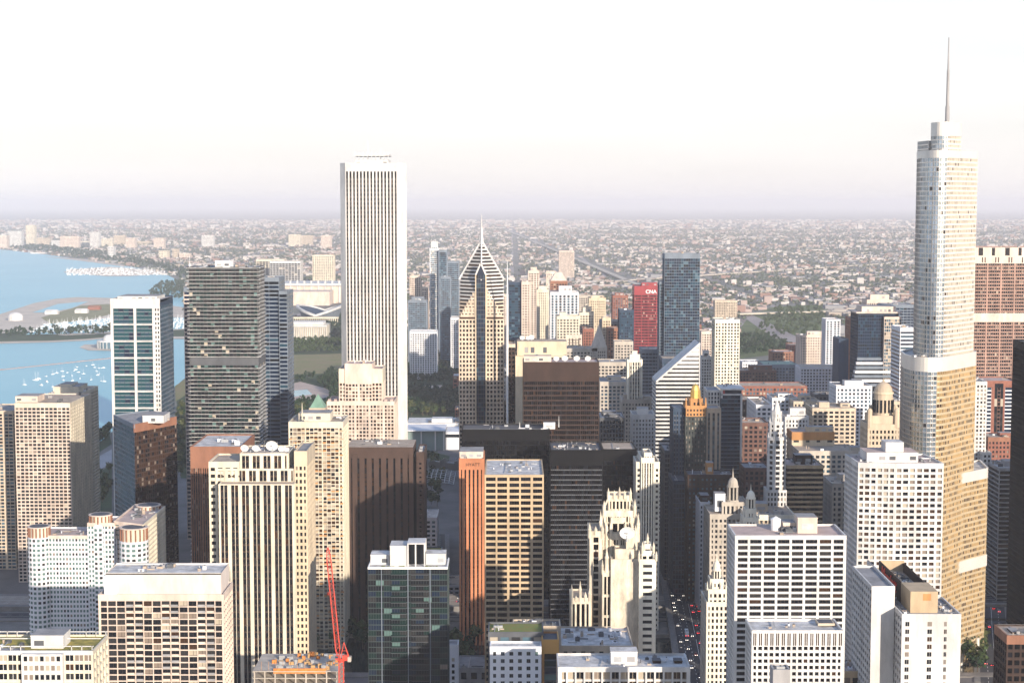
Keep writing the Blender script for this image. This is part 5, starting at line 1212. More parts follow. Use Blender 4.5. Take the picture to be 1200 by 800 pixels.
# white apartment tower with many square windows
wa = St(white, fl=3.4, bay=3.75, pw=1.05, sh=1.45, rec=.8, gl='cond', crown=3.2, roof=r_pink, dh=.02, dv=0, k=3, pwk=1.35)
X0, _, Z = at(1005, 541, 960); X1 = at(1106, 541, 955)[0]; xm = at(1052, 541, 950)[0]
b = Bld('apartment_tower', 'broad white apartment tower of square balconies before the stepped glass tower', 'apartment tower', (X0 + X1) / 2, 975)
pts = [(X0, 958), (xm, 955), (X1, 955), (X1 - 2, 992), (X0 - 1, 992), (at(994, 541, 984)[0], 980)]
b.ring(pts, 0, Z, wa, True, (0, 1, 2, 4, 5), {5: wa.but(bay=4)}); OCC.append((X0 - 8, X1, 955, 992))
b.block(at(1016, 531, 964)[0], at(1076, 531, 964)[0], 964, 984, Z - 1, at(1016, 530, 964)[2], white, roofm=r_pink); b.block(at(1038, 521, 966)[0], at(1059, 521, 966)[0], 966, 978, at(1016, 530, 964)[2] - .5, at(1040, 518, 966)[2], white, roofm=r_white)
b.clutter(X0 + 2, xm - 6, 960, 985, Z - 1, 7, .7); b.clutter(at(1078, 531, 964)[0], X1 - 2, 960, 985, Z - 1, 5, .7); b.done()

# white office block of wide windows
wo_ = St(white, fl=2.55, bay=5.65, pw=1.0, sh=.9, rec=.7, gl='dk', crown=1.8, cw=1.2, roof=r_pink, ind=1, mull=2, dh=-.03)
b = T('office_tower', 'white concrete office block of wide windows with a pink roof box', 'office tower', 861.5, 992, 627, 690, 25, wo_, [(935, 958, 606, .35, .4), (918, 932, 612, .55, .3)], 0, fin=False, fr=bronze, side=wo_.but(ind=0, bay=3.1, pw=.8), pm=pinkb)
t_ = b.own('roof_tank'); x = at(909, 612, 706)[0]; t_.cyl(x, 706, 2.0, 2.2, b.Z - 1, b.Z + 4, whitem, 14); t_.cyl(x, 706, 2.0, .2, b.Z + 4, b.Z + 5, whitem, 14); b.clutter(b.X0 + 18, b.X0 + 29, 695, 711, b.Z - .9, 7, .8); b.done()
# lower block in front of it
lf = St(white, fl=2.5, bay=2.2, pw=.75, sh=.95, rec=.55, gl='black', crown=1.4, cw=.8, roof=r_white, ind=1, mull=0, dh=-.03)
b = T('office_building', 'smaller white block of square windows with tall slots under its roof', 'office building', 881, 988, 738, 640, 18, lf.but(crown=6.4), (), 0, fin=False, fr=white, side=lf.but(ind=0, bay=2.2, pw=.5))
sl = b.own('window_slot', 'stuff'); nb_ = round((b.X1 - b.X0) / 2.2); bw = (b.X1 - b.X0) / nb_
for i in range(nb_):
    for q in (.28, .62): sl.box(b.X0 + bw * i + bw * q, b.X0 + bw * i + bw * (q + .2), 639.86, 639.93, b.Z - 6, b.Z - 1.2, umber, (4,))
wl = b.own('roof_well'); xa, xc = b.X1 - 8, b.X1 - 1.5; wl.box(xa, xc, 649, 656, b.Z - .5, b.Z + .4, beige); wl.box(xa + .5, xc - .5, 649.5, 655.5, b.Z + .4, b.Z + .45, r_dark); b.clutter(b.X0 + 3, b.X1 - 10, 643, 656, b.Z - .6, 4, .4); b.done()
T('mechanical_block', 'small tan rooftop box at the bottom edge before the square-windowed block', 'building', 906, 926, 784, 590, 7, St(grey, fl=30, bay=60, pw=0, sh=0, rec=.1, gl='dark', crown=120, cw=0, roof=r_tan), (), 1)
T('low_building', 'low pink-roofed building beside the bottom of the white office block', 'building', 986, 1010, 786, 760, 20, St(tan, fl=4, bay=4, crown=3, roof=r_pink), (), 2)

# white hotel with two wings and a red script sign on its roof screen
X0, _, Z = at(1057, 719, 720); X1 = at(1126.5, 719, 720)[0]
b = Bld('hotel_tower', 'near white hotel with a blank front, small windows and red roof sign', 'hotel', (X0 + X1) / 2, 740); b.fr = white
wallz = St(white, fl=3.35, bay=80, pw=0, sh=0, rec=.2, gl='dark', crown=Z - 2, cw=0, roof=r_grey)
hsd = St(white, fl=3.35, bay=4.0, pw=1.5, sh=1.6, rec=.3, gl='dark', crown=2, roof=r_grey)
b.tower(X0, X1, 720, 752, 0, Z, hsd, front=wallz.but(crown=Z), side=hsd)
wmats = [g_dark, g_dark2, g_bronze, g_dark, g_blind2]
for px, wd in ((1061, 1.7), (1087, 1.9), (1106.5, 1.1)):
    x = at(px, 730, 720)[0]
    for j in range(int(Z / 3.35) - 1):
        z = Z - 5.4 - j * 3.35
        if z < 20: break
        o = bpy.data.objects.new('window', window_mesh(wd * 1.0, 2.0, b.rng.choice(wmats), 1, grey)); COL.objects.link(o); o.parent = b.root; o.location = (x + wd / 2 - b.x, 719.82 - b.y, z)
xa, xc = at(1022, 690, 732)[0], at(1044, 690, 732)[0]; z2_ = at(1022, 687, 732)[2]
b.tower(xa, xc + 2, 733, 775, 0, z2_, hsd, front=wallz.but(crown=z2_), side=hsd)
b.tower(xc + 1.8, X0 - .1, 744, 790, 0, z2_ - .5, hsd, side=hsd)
# roof screen and sign
sy0, sy1 = 735, 775; xs0, xs1 = X0 + 5, X0 + 15; zs = at(1062, 668, 772)[2]; zf = Z + 8.5
sc_ = b.own('roof_screen'); sc_.box(xs0, xs1 + 2, 726, 744, Z - 1, zf, tan, (0,)); sc_.box(xs0, xs0 + .6, 744, 790, Z - 4, zf, umber, (0,)); sc_.box(xs1 + 1.4, xs1 + 2, 744, 790, Z - 4, zf - 1, umber, (0,)); sc_.box(xs0, xs1 + 2, 789.4, 790, Z - 4, zf, tan, (0,)); sc_.box(xs0 + .6, xs1 + 1.4, 744, 789.4, Z + 3, Z + 3.2, r_tan)
pan = b.own('louvre_panel'); pan.box(xs1 - 4.5, xs1 - 1, 725.9, 725.97, zf - 4, zf - 1, goldbr); b.clutter(xs0 + 1.4, xs1 + 1, 746, 786, Z + 3.2, 20, .8); b.clutter(X0 + 1, xs0 - 1, 722, 750, Z - 1, 4, .5); b.clutter(xs1 + 3, X1 - 1, 722, 748, Z - 1, 7, .5)
fo_ = bpy.data.curves.new('letters', 'FONT'); fo_.body = 'Marriott'; fo_.size = 9.0; fo_.extrude = .15; fo_.offset = .12; fo_.shear = .25
to = bpy.data.objects.new('tmp3', fo_); COL.objects.link(to); bpy.context.view_layer.update()
me = bpy.data.meshes.new_from_object(to.evaluated_get(bpy.context.evaluated_depsgraph_get())); COL.objects.unlink(to); me.materials.clear(); me.materials.append(redtext)
le = bpy.data.objects.new('red_sign', me); COL.objects.link(le); le.parent = b.root; le.location = (xs0 - .2 - b.x, 784 - b.y, zf - 7.0); le.rotation_euler = (pi / 2, 0, -pi / 2); b.done()

# terracotta pair: clock tower spires
def cupola(b, px, D, ytip, ylan, ybase, r, mt=ivory):
    x = at(px, ytip, D)[0]; zt_, zl_, zb_ = at(px, ytip, D)[2], at(px, ylan, D)[2], at(px, ybase, D)[2]; c = b.own('cupola')
    c.cyl(x, D, r * 1.15, r * 1.1, zb_ - 1, zb_ + .6, mt, 12)
    for i in range(8):
        a = 2 * pi * i / 8; c.cyl(x + r * .88 * cos(a), D + r * .88 * sin(a), r * .16, r * .15, zb_, zl_, mt, 6)
    c.cyl(x, D, r * .62, r * .62, zb_, zl_, g_dark2, 10); c.cyl(x, D, r * 1.1, r * 1.05, zl_, zl_ + .9, mt, 12)
    b.subpart('dome', c).dome(x, D, r * .95, zl_ + .9, (zt_ - zl_) * .45, mt, 12, 4); b.subpart('finial', c).cyl(x, D, r * .2, .05, zl_ + (zt_ - zl_) * .4, zt_, mt, 6)
b = shell('terracotta_tower', 'ivory terracotta building with a pointed little tower beside the avenue', 'tower', 840, 700, 1040)
it = St(ivory, fl=3.9, bay=2.9, pw=1.3, sh=1.6, rec=.5, gl='black', crown=3, cw=1.2, roof=r_tan)
x0, x1, z = bx(828, 858, 705, 1036, 32, it); bx(830, 852, 690, 1038, 18, it); bx(832, 848, 678, 1040, 12, it.but(bay=2)); cupola(b, 840, 1046, 645, 668, 678, 2.6)
pk = b.own('pinnacle')
for px in (829, 835, 845, 851): x = at(px, 690, 1038)[0]; pk.cyl(x, 1038.6, .7, .1, at(px, 691, 1038)[2], at(px, 681, 1038)[2], ivory, 6)
b.done()
b = shell('clock_tower', 'ivory clock tower tiers and white lantern rising behind the office block', 'tower', 880, 600, 1075)
bx(862, 897, 640, 1072, 26, it); bx(867, 893, 618, 1074, 20, it.but(bay=2.4)); bx(871, 889, 606, 1076, 15, it.but(bay=2.2)); bx(873.5, 886.5, 596, 1078, 11, it.but(bay=1.8)); cupola(b, 880, 1083, 566, 584, 596, 3.0)
pk = b.own('pinnacle')
for px, y, D in ((867, 618, 1074), (893, 618, 1074), (871, 606, 1076), (889, 606, 1076)): x = at(px, y, D)[0]; pk.cyl(x, D + .8, .8, .15, at(px, y, D)[2] - 1, at(px, y, D)[2] + 4, ivory, 6)
b.done()
b = shell('stone_building', 'grey stone block with a top row of columns and a corner cupola', 'building', 848, 640, 1215)
gl_ = St(lime, fl=3.9, bay=3.3, pw=1.5, sh=1.7, rec=.5, gl='dark', crown=4, roof=r_tan, cw=1.4)
x0, x1, z = bx(832, 878, 602, 1212, 40, gl_); bx(846, 876, 588, 1218, 26, gl_.but(bay=3.0, pw=1.4, fl=10, sh=2, crown=3)); cupola(b, 859, 1226, 548, 570, 586, 4.2, lime); b.block(at(838, 585, 1222)[0], at(850, 585, 1222)[0], 1222, 1232, z, at(840, 578, 1222)[2], white2); b.done()
T('office_building', 'narrow blue-shaded building with a brown roof box beside the avenue', 'office building', 820, 832, 588, 1255, 34, St(white2, fl=3.6, bay=2.8, pw=1.2, sh=1.5, gl='blue', crown=3, roof=r_tan), [(821, 831, 580, .2, .4)], 0, pm=umber)
T('office_building', 'pale cornice block of stone with dark upper windows behind the clock tower', 'building', 874, 932, 603, 1190, 46, gl_.but(wall=sand, spm=sand, crm=ivory), [(884, 900, 590, .4, .3)], 8)

# white gothic spire tower
b = shell('spire_tower', 'slim white octagonal tower with a tapering lantern top', 'tower', 910, 540, 1230)
ow = St(white, fl=3.7, bay=2.4, pw=1.0, sh=1.4, rec=.5, gl='dark', crown=2, roof=r_tan, cw=.7)
bx(899, 922, 574, 1228, 18, ow); x = at(910, 520, 1238)[0]
def octg(r, ph=pi / 8): return [(x + r * cos(-pi + ph + 2 * pi * i / 8), 1238 + r * sin(-pi + ph + 2 * pi * i / 8)) for i in range(8)]
zprev = at(910, 574, 1230)[2] - 2
for r, y in ((7.2, 512), (6.0, 494), (4.2, 482)):
    zt_ = at(910, y, 1233)[2]; b.ring(octg(r), zprev, zt_, ow.but(bay=9, pw=0, cw=1.3, crown=2.5), True); zprev = zt_ - 1
c = b.own('lantern'); c.cyl(x, 1238, 2.8, 2.2, zprev, at(910, 477, 1238)[2], white, 8); c.cyl(x, 1238, 2.2, .2, at(910, 477, 1238)[2], at(910, 468, 1238)[2], white, 8)
pk = b.own('pinnacle')
for i in range(8):
    for r, y in ((7.0, 512), (5.8, 494)): q = octg(r)[i]; zt_ = at(910, y, 1233)[2]; pk.cyl(q[0], q[1], .5, .1, zt_ - 1, zt_ + 3.2, white, 5)
b.done()
b = T('office_building', 'rounded brown tower of gold-lit horizontal bands with a cluttered roof', 'office building', 922, 965, 545, 1240, 36, St(bronze, fl=3.7, bay=3.2, pw=.2, sh=1.5, rec=.5, gl='black', crown=2.5, dh=.1, dv=-.2, spm=tan, crm=tan, roof=r_pink), [(932, 952, 533, .3, .3)], 14)
# domed tower
b = shell('domed_tower', 'sandy stone tower with a round dome and corner turrets', 'tower', 1035, 500, 1092)
ds = St(sand, fl=3.7, bay=2.6, pw=1.2, sh=1.7, rec=.5, gl='black', crown=4, cw=1.4, roof=r_tan)
bx(1017, 1053, 497, 1090, 24, ds); bx(1021, 1049, 487, 1092, 20, ds.but(crown=6)); x = at(1035, 470, 1101)[0]
zb = at(1035, 488, 1092)[2] - 1; zd = at(1035, 462, 1094)[2]; dm = b.own('dome'); dm.cyl(x, 1101, 6.4, 6.2, zb, zd, sand, 16); dm.cyl(x, 1101, 6.9, 6.7, zd, zd + 1, cream2, 16); dm.dome(x, 1101, 6.0, zd + 1, 6.6, sand, 18, 6); dm.cyl(x, 1101, .9, .6, zd + 7.2, zd + 9.2, sand, 8)
wn = b.own('drum_windows', 'stuff')
for i in range(16):
    a = 2 * pi * i / 16; wn.cyl(x + 6.35 * cos(a), 1101 + 6.35 * sin(a), .7, .7, zb + 3, zd - 4, g_dark, 6)
for px, D in ((1019, 1091), (1051, 1091), (1021, 1110), (1049, 1110)):
    q = at(px, 490, D); t_ = b.own('turret'); t_.cyl(q[0], D, 1.9, 1.8, zb - 6, zb + 4.5, sand, 8); t_.dome(q[0], D, 1.9, zb + 4.5, 2.2, sand, 8, 3)
b.done()

# right edge
T('office_tower', 'black glass slab filling the lower right edge of the picture', 'office tower', 1212, 1260, 404, 1180, 50, St(black, fl=3.8, bay=1.6, pw=.2, sh=1.0, rec=.3, gl='black', crown=6, dv=.1, roof=r_dark), (), 2)
redbr = walls('red_brown_panel', (.36, .22, .17))
cp_ = St(redbr, fl=3.9, bay=2.55, pw=.35, sh=1.45, rec=.5, gl='dark', crown=18, k=6, pwk=1.8, crm=pinkb, dv=.25, dh=-.02, roof=r_grey, cw=1.6)
b = T('office_tower', 'huge pink-brown banded office tower behind the stepped glass tower', 'office tower', 1126, 1222, 290, 1900, 60, cp_, (), 4, fin=False); nt_ = b.own('crown_notch')
for k in range(7):
    x = b.X0 + 5 + k * 15; nt_.box(x, x + (5 if k % 2 else 3.5), 1899.5, 1899.72, b.Z - 9, b.Z - .3, g_dark, (4,)); nt_.box(x + 4, x + 5.2, 1899.5, 1899.72, b.Z - 17, b.Z - 11, umber, (4,)); nt_.box(x + 7, x + 8.2, 1899.5, 1899.72, b.Z - 17, b.Z - 11, umber, (4,))
bandz = at(1150, 372, 1900)[2]; b.own('plant_floor').box(b.X0 - .2, b.X1 + .2, 1899.55, 1900.2, bandz - 5, bandz + 5, pinkb); b.done()
T('apartment_tower', 'white narrow tower edge tucked right behind the stepped glass tower', 'apartment tower', 1140, 1157, 447, 1330, 22, St(white, fl=3.2, bay=2.6, pw=1.3, sh=1.5, rec=.4, gl='cond', crown=3), (), 3)
b = T('office_tower', 'red-brown brick tower with a dark central window strip', 'office tower', 1150, 1192, 446, 1480, 36, St(brick, fl=3.4, bay=30, pw=0, sh=0, rec=.1, gl='dark', crown=2.5, cw=12, roof=r_pink), (), 3, fin=False)
for p0, p1 in ((1157, 1162), (1169, 1173), (1178, 1191)): b.facade((at(p0, 450, 1480)[0], 1479.85), (at(p1, 450, 1480)[0], 1479.85), 0, b.Z - 6, St(white2, fl=3.4, bay=40, pw=0, sh=1.1, rec=.12, gl='navy', crown=0, cw=.1) if p0 != 1169 else St(brick2, fl=3.4, bay=3, pw=.2, sh=1.0, rec=.12, gl='black', crown=0))
b.done()
T('low_building', 'old brown brick building with a sunlit parapet below the red-brown tower', 'building', 1158, 1192, 512, 1410, 30, St(brick, fl=3.8, bay=3.2, pw=1.5, sh=1.8, gl='dark', crown=4, crm=copper, roof=r_tan), [(1172, 1186, 507, .4, .3)], 5)
T('office_building', 'dark block of thin pale floor lines left of the black glass slab', 'office building', 1171, 1200, 548, 1290, 40, St(grey, fl=3.6, bay=30, pw=0, sh=1.0, rec=.6, gl='black', crown=2.5, cw=.6, roof=r_white), [(1178, 1190, 540, .3, .3)], 5, side=St(grey, fl=3.6, bay=60, pw=0, sh=1.0, rec=.6, gl='black', crown=2.5, cw=.4))
T('office_building', 'grey-blue recessed block in shade between the gold-lit glass and the dark block', 'office building', 1158, 1172, 585, 1330, 30, St(bgrey, fl=3.6, bay=2.5, pw=.9, sh=1.3, gl='navy', crown=3), (), 2)
T('low_building', 'small white stepped building at the foot of the narrow white tower', 'building', 1152, 1162, 530, 1320, 20, St(white, fl=3.6, bay=3, pw=1.4, sh=1.6, crown=2), (), 1)
T('low_building', 'dark brown roof block at the bottom right corner with a sunlit edge', 'building', 1180, 1230, 744, 900, 24, St(umber, fl=4.5, bay=4, pw=1.0, sh=1.6, gl='black', crown=5, crm=copper, roof=r_tan), [(1186, 1196, 740, .3, .4)], 3)  # copper crown colour paints the sunlit edge
T('office_tower', 'white-banded office tower behind the left edge of the stepped glass tower', 'office tower', 1055, 1073, 384, 1700, 40, St(white2, fl=3.9, bay=40, pw=0, sh=1.9, rec=.4, gl='navy', crown=4, cw=.5), (), 4)
b = T('office_tower', 'dark blue glass office tower under a wide pale pink slab roof', 'office tower', 1006, 1053, 367, 2000, 46, St(navy, fl=3.9, bay=2.6, pw=.25, sh=.8, rec=.25, gl='navy', crown=2, spm=navy), [(1010, 1050, 359, .1, .7)], 3, fin=False, pm=pinkb)
rs = b.own('roof_slab'); rs.box(b.X0 - 3, b.X1 + 3, 1997, 2050, b.Z, b.Z + 1.6, pinkb); bz = at(1010, 414, 2000)[2]
for k in range(7): b.own('terrace').box(b.X0 - 1 - k * 1.2, b.X1 - 2, 1998 - k * 2.2, 2001, bz - 5 * (k + 1) - 3, bz - 5 * (k + 1), white2 if k % 2 else bgrey)
b.tower(at(1036, 372, 1996)[0], at(1056, 372, 1996)[0], 1994, 2030, 0, at(1036, 371, 1996)[2], St(pinkb, fl=3.9, bay=2.6, pw=.3, sh=.8, gl='pale', crown=3)); b.done()
T('office_tower', 'navy blade of a tower standing edge-on among low roofs', 'office tower', 983, 994.5, 397, 1800, 34, St(navy, fl=60, bay=80, pw=0, sh=0, rec=.1, gl='dark', crown=140, cw=0, roof=r_dark), (), 0)
T('apartment_tower', 'blue and white twin-striped tower in the middle distance', 'apartment tower', 968, 985, 374, 2450, 34, St(white2, fl=3.3, bay=5.5, pw=2.0, sh=.9, gl='blue', crown=3, k=2, pwk=3), (), 3)
T('office_tower', 'pale stepped office tower with a slanted rib on its crown', 'office tower', 1016, 1045, 351, 2650, 40, St(pinkb, fl=4, bay=3.6, pw=1.6, sh=1.8, crown=6), [(1020, 1042, 345, .3, .4)], 4)
T('office_tower', 'dark flat-topped block behind the pink slab roof', 'office tower', 1037, 1072, 357, 2550, 50, St(bgrey, fl=4.2, bay=6, pw=.6, sh=1.4, gl='navy', crown=5), (), 4)
T('apartment_tower', 'brown slim tower left of the pink slab roofed glass tower', 'apartment tower', 996, 1006, 372, 2150, 30, St(copper, fl=3.6, bay=2.6, pw=1.2, sh=1.5, crown=4), (), 2)

# middle-distance blocks, right of the avenue: (x0, x1, ytop, D, depth, style, label)
M = lambda wall, **k: St(wall, **{**dict(fl=4.0, bay=4.2, pw=1.7, sh=1.7, rec=.45, gl='dark', crown=3.2, roof=r_tan, cw=1.5), **k})
MID = [
 (980, 1022, 452, 1700, 40, M(white2, gl='blue'), 'pale grey apartment block with arched-looking dark window bays', [(990, 1012, 446, .3, .3)]),
 (952, 1003, 478, 1620, 40, M(beige, bay=5), 'beige loft building with broad sunlit windows and roof sheds', [(960, 972, 471, .3, .3), (985, 996, 472, .4, .3)]),
 (866, 946, 452, 2050, 46, M(brick, gl='pale', fl=4.6), 'long red-brick warehouse with two pale window rows', ()),
 (938, 978, 393, 2550, 42, M(pinkb, bay=3.6, gl='dark'), 'boxy pinkish-grey office block of even windows', [(946, 968, 388, .4, .3)]),
 (938, 985, 430, 2200, 40, M(white2), 'white low block of black square windows beside a teal roof', ()),
 (895, 935, 427, 2330, 60, M(bgrey, crown=5, roof=verd), 'low building with teal-green curved roofs', ()),
 (867, 910, 434, 2270, 40, M(brick2), 'dark brick block beside the pale cream gridded tower', [(878, 905, 428, .3, .3)]),
 (928, 978, 506, 1425, 26, M(cream2, fl=5, bay=9, pw=6, sh=3, crown=7, crm=goldbr, roof=r_pink), 'warm orange stepped roof building lit by the low sun', [(946, 977, 500, .2, .4)]),
 (936, 1006, 528, 1390, 40, M(lime, bay=4.6, gl='blue', crown=4), 'grey classical block of tall window bays', [(998, 1012, 524, .1, .3)]),
 (886, 905, 474, 1500, 60, M(white2, gl='blue'), 'pale side-lit office block left of the white octagonal tower', ()),
 (920, 948, 488, 1540, 34, M(white, gl='black', bay=3.2), 'white arcaded block with tall black windows', [(926, 944, 478, .4, .3)]),
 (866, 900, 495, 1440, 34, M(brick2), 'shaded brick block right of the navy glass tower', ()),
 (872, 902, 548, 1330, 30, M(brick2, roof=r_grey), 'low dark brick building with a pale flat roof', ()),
 (868, 876, 492, 1460, 20, M(copper), 'thin orange-brown sliver beside the navy glass tower', ()),
 (975, 1017, 566, 1280, 40, M(lime, gl='navy'), 'shaded grey block in front of the classical bays', [(984, 1000, 556, .4, .3)]),
 (930, 962, 470, 1750, 40, M(beige), 'low tan block with water tank roofs', [(938, 950, 463, .3, .4)]),
 (905, 935, 466, 1780, 40, M(white2), 'pale flat block with white roof sheds', [(912, 925, 461, .3, .4)]),
 (870, 900, 468, 1850, 40, M(umber), 'dark brown flat-roofed loft block', ()),
 (1003, 1020, 420, 2050, 40, M(brick), 'small red block beside the navy blade tower', ()),
 (955, 983, 462, 1850, 30, M(dgrey), 'grey shaded block under the white square-windowed block', ()),
 (905, 930, 412, 2700, 40, M(copper, roof=r_pink), 'orange-roofed small block near the green field', ()),
 (870, 892, 424, 2500, 40, M(white2, roof=r_white), 'white shed-roofed block near the dark trees', ()),
 (925, 945, 404, 2900, 40, M(brick), 'brick mill building at the edge of the green field', ()),
 (1045, 1056, 470, 1500, 30, M(beige), 'beige block glimpsed left of the stepped glass tower', ()),
]
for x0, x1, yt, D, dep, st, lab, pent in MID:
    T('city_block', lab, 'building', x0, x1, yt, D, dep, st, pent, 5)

# ================================================================== BUILDINGS: far middle
N = lambda wall, **k: St(wall, **{**dict(fl=3.9, bay=4.4, pw=1.6, sh=1.6, rec=.4, gl='dark', crown=5, roof=r_tan, cw=1.6), **k})
FAR = [
 (595.5, 611, 330, 2500, 40, N(navy, gl='blue', pw=.4, sh=1.2), 'dark blue slab half hidden by the white mast', ()),
 (611.2, 621.5, 330, 2495, 42, N(pinkb, sh=2.0), 'pale banded tower joined to the dark blue slab', ()),
 (619, 632, 317, 2950, 30, N(pinkb), 'slim pale tower in haze above the limestone slab', [(622, 629, 313, .3, .4)]),
 (629, 643, 339, 2600, 34, N(cream, bay=3), 'cream ribbed tower left of the hip-roofed one', [(631, 641, 335, .3, .4)]),
 (645, 665, 329, 2750, 36, N(copper, gl='resid'), 'pinkish-brown tower with a pale hipped roof', ()),
 (645, 678, 342, 2450, 40, N(white2, gl='blue', bay=6, pw=2.4, sh=.8), 'white and blue ribbed tower in front of the hipped roof', [(655, 670, 335, .3, .4)]),
 (652, 679, 370, 2300, 30, N(cream), 'low cream block of square windows before the ribbed tower', [(656, 664, 366, .3, .4)]),
 (678, 694, 346, 3000, 40, N(lime), 'grey-brown block in haze right of the ribbed tower', ()),
 (690, 710, 349, 2650, 36, N(cream2, bay=3), 'sunlit tan tower with dark notched top', [(693, 707, 346, .3, .5)]),
 (679, 696, 366, 2500, 30, N(cream), 'pale stepped tower like a small ziggurat', [(683, 693, 360, .3, .5), (686, 690, 356, .4, .3)]),
 (664, 682, 392, 2300, 36, N(pinkb, roof=verd), 'pink block with a rounded green roof', ()),
 (683, 696, 385, 2350, 34, N(brick), 'rose-red block beside the green roofed one', ()),
 (706, 716, 372, 2420, 24, N(cream2), 'narrow cream shaft beside the grey pyramid', ()),
 (712, 726, 384, 2380, 30, N(copper), 'small orange-brown block under the dark blue block', ()),
 (718, 736, 346, 2900, 40, N(brick, gl='pale'), 'pink and brick tower left of the bright red tower', [(721, 731, 343, .3, .4)]),
 (704, 727, 376, 2450, 40, N(bgrey, gl='navy'), 'blue-grey block with flat roof behind the pyramid', ()),
 (660, 700, 408, 2150, 40, N(lime), 'long grey institutional block with classical windows', ()),
 (700, 735, 424, 2000, 40, N(lime, roof=r_grey), 'grey cornice block below the stone pyramid', ()),
 (703, 742, 447, 1830, 50, N(lime, gl='blue', roof=r_grey), 'shaded grey block with a pale roof behind the cream shaft', [(712, 728, 441, .4, .3)]),
 (478, 500, 352, 3250, 40, N(bgrey, gl='blue', pw=.5), 'blue-grey slab block just right of the tallest white tower', [(482, 497, 348, .3, .4)]),
 (480, 493, 323, 3500, 36, N(pinkb), 'hazy pink tower next to the tallest white tower', ()),
 (524, 538, 306, 3350, 30, N(bgrey, gl='blue', pw=.3), 'slender blue tower left of the chevron-topped one', ()),
 (514, 524, 293, 3480, 30, N(bgrey, gl='blue', pw=.3, sh=.8), 'dark blue half of the paired condominium towers', ()),
 (516, 528, 324, 3300, 30, N(bgrey, gl='blue', pw=.3), 'lower blue shoulder of the paired condominium towers', ()),
 (492, 502, 336, 3600, 30, N(pinkb), 'small hazy pink block left of the paired towers', ()),
 (528, 540, 372, 3100, 40, N(white2), 'low pale block in haze left of the chevron-topped tower', ()),
 (480, 512, 388, 3000, 40, N(white2, roof=r_white), 'low white museum-like block behind the park trees', ()),
 (590, 600, 345, 3300, 30, N(pinkb), 'faint pink tower just right of the chevron-topped one', ()),
 (600, 614, 395, 2350, 40, N(navy, roof=verd), 'dark block with treed roof left of the limestone slab', ()),
 (640, 652, 318, 3300, 30, N(pinkb, gl='pale'), 'faint pale tower behind the hipped roof', ()),
 (655, 673, 294, 7000, 60, N(pinkb, gl='resid'), 'lone square pink block far out in the haze', ()),
 (720, 742, 400, 2250, 30, N(lime), 'grey-brown lower block between pyramid and red tower', ()),
 (806, 822, 380, 2800, 40, N(brick), 'red-brick slab right of the blue glass tower', ()),
 (822, 840, 388, 2700, 40, N(pinkb), 'pinkish block right of the blue glass tower', ()),
 (838, 864, 352, 4200, 40, N(beige), 'hazy beige block above the cream gridded tower', ()),
 (776, 800, 420, 1900, 40, N(navy, gl='blue'), 'dark glass block under the blue glass tower', ()),
]
for x0, x1, yt, D, dep, st, lab, pent in FAR:
    T('distant_tower' if yt < 380 else 'city_block', lab, 'tower' if yt < 380 else 'building', x0, x1, yt, D, dep, st, pent, 3)
# hipped roof, stone pyramid, green vault and a pale curved top
b = shell('hipped_roof_cap', 'pale hipped roof cap on the pinkish-brown tower', 'roof', 655, 329, 2765)
pts = [at(645, 329, 2750)[:2], at(665, 329, 2750)[:2], (at(665, 329, 2750)[0], 2786), (at(645, 329, 2750)[0], 2786)]; z = at(655, 329, 2750)[2]
b.own('hip_roof').prism(pts, z - .4, at(655, 319, 2760)[2], pinkb, True, [(p[0] * .35 + (pts[0][0] + pts[1][0]) / 2 * .65, 2768 + (p[1] - 2768) * .35) for p in pts]); b.done()
b = shell('pyramid_tower', 'grey stone tower capped by a steep pointed pyramid', 'tower', 702, 400, 2150)
x0, x1, z = bx(693.5, 711.5, 407, 2150, 22, N(lime, bay=2.6, pw=1.2)); bx(688, 714, 425, 2146, 30, N(lime)); cx_ = (x0 + x1) / 2; pts = [(x0, 2150), (x1, 2150), (x1, 2172), (x0, 2172)]
b.own('pyramid_roof').prism(pts, z - .3, at(702, 379, 2161)[2], lime, False, [(cx_, 2161)] * 4); b.done()
b = shell('curved_tower', 'pale slim tower with a curved sail-like top in haze', 'tower', 508, 300, 3500)
bx(503.5, 514, 291, 3490, 30, N(white2, gl='pale', pw=.3, sh=1.2)); bx(505, 513, 283, 3496, 18, N(white, crown=12, gl='pale')); b.done()
# cluster of hazy towers on the far left shore
SHOREB = [(-6, 8, 276), (9, 25, 271), (30, 40, 264), (41, 58, 279), (70, 92, 277), (105, 116, 272), (118, 132, 280), (133, 146, 276), (147, 158, 279), (60, 70, 282), (93, 104, 283), (160, 176, 283), (180, 192, 279), (236, 250, 276), (338, 352, 275), (352, 366, 276), (376, 388, 276), (126, 133, 289), (186, 197, 294), (202, 208, 292), (210, 222, 297)]
shw = ['pale', 'white', 'pinkish', 'cream']
for i, (a, c, y) in enumerate(SHOREB):
    T('shoreline_tower', 'hazy pale tower of the cluster on the far lakeshore', 'tower', a, c, y, 11600 + (i % 4) * 350 if y < 286 else 9600, 60, N([pinkb, white, cream, beige][i % 4], bay=9, fl=9, pw=4, sh=5), (), 0, group='hazy towers on the far lakeshore')

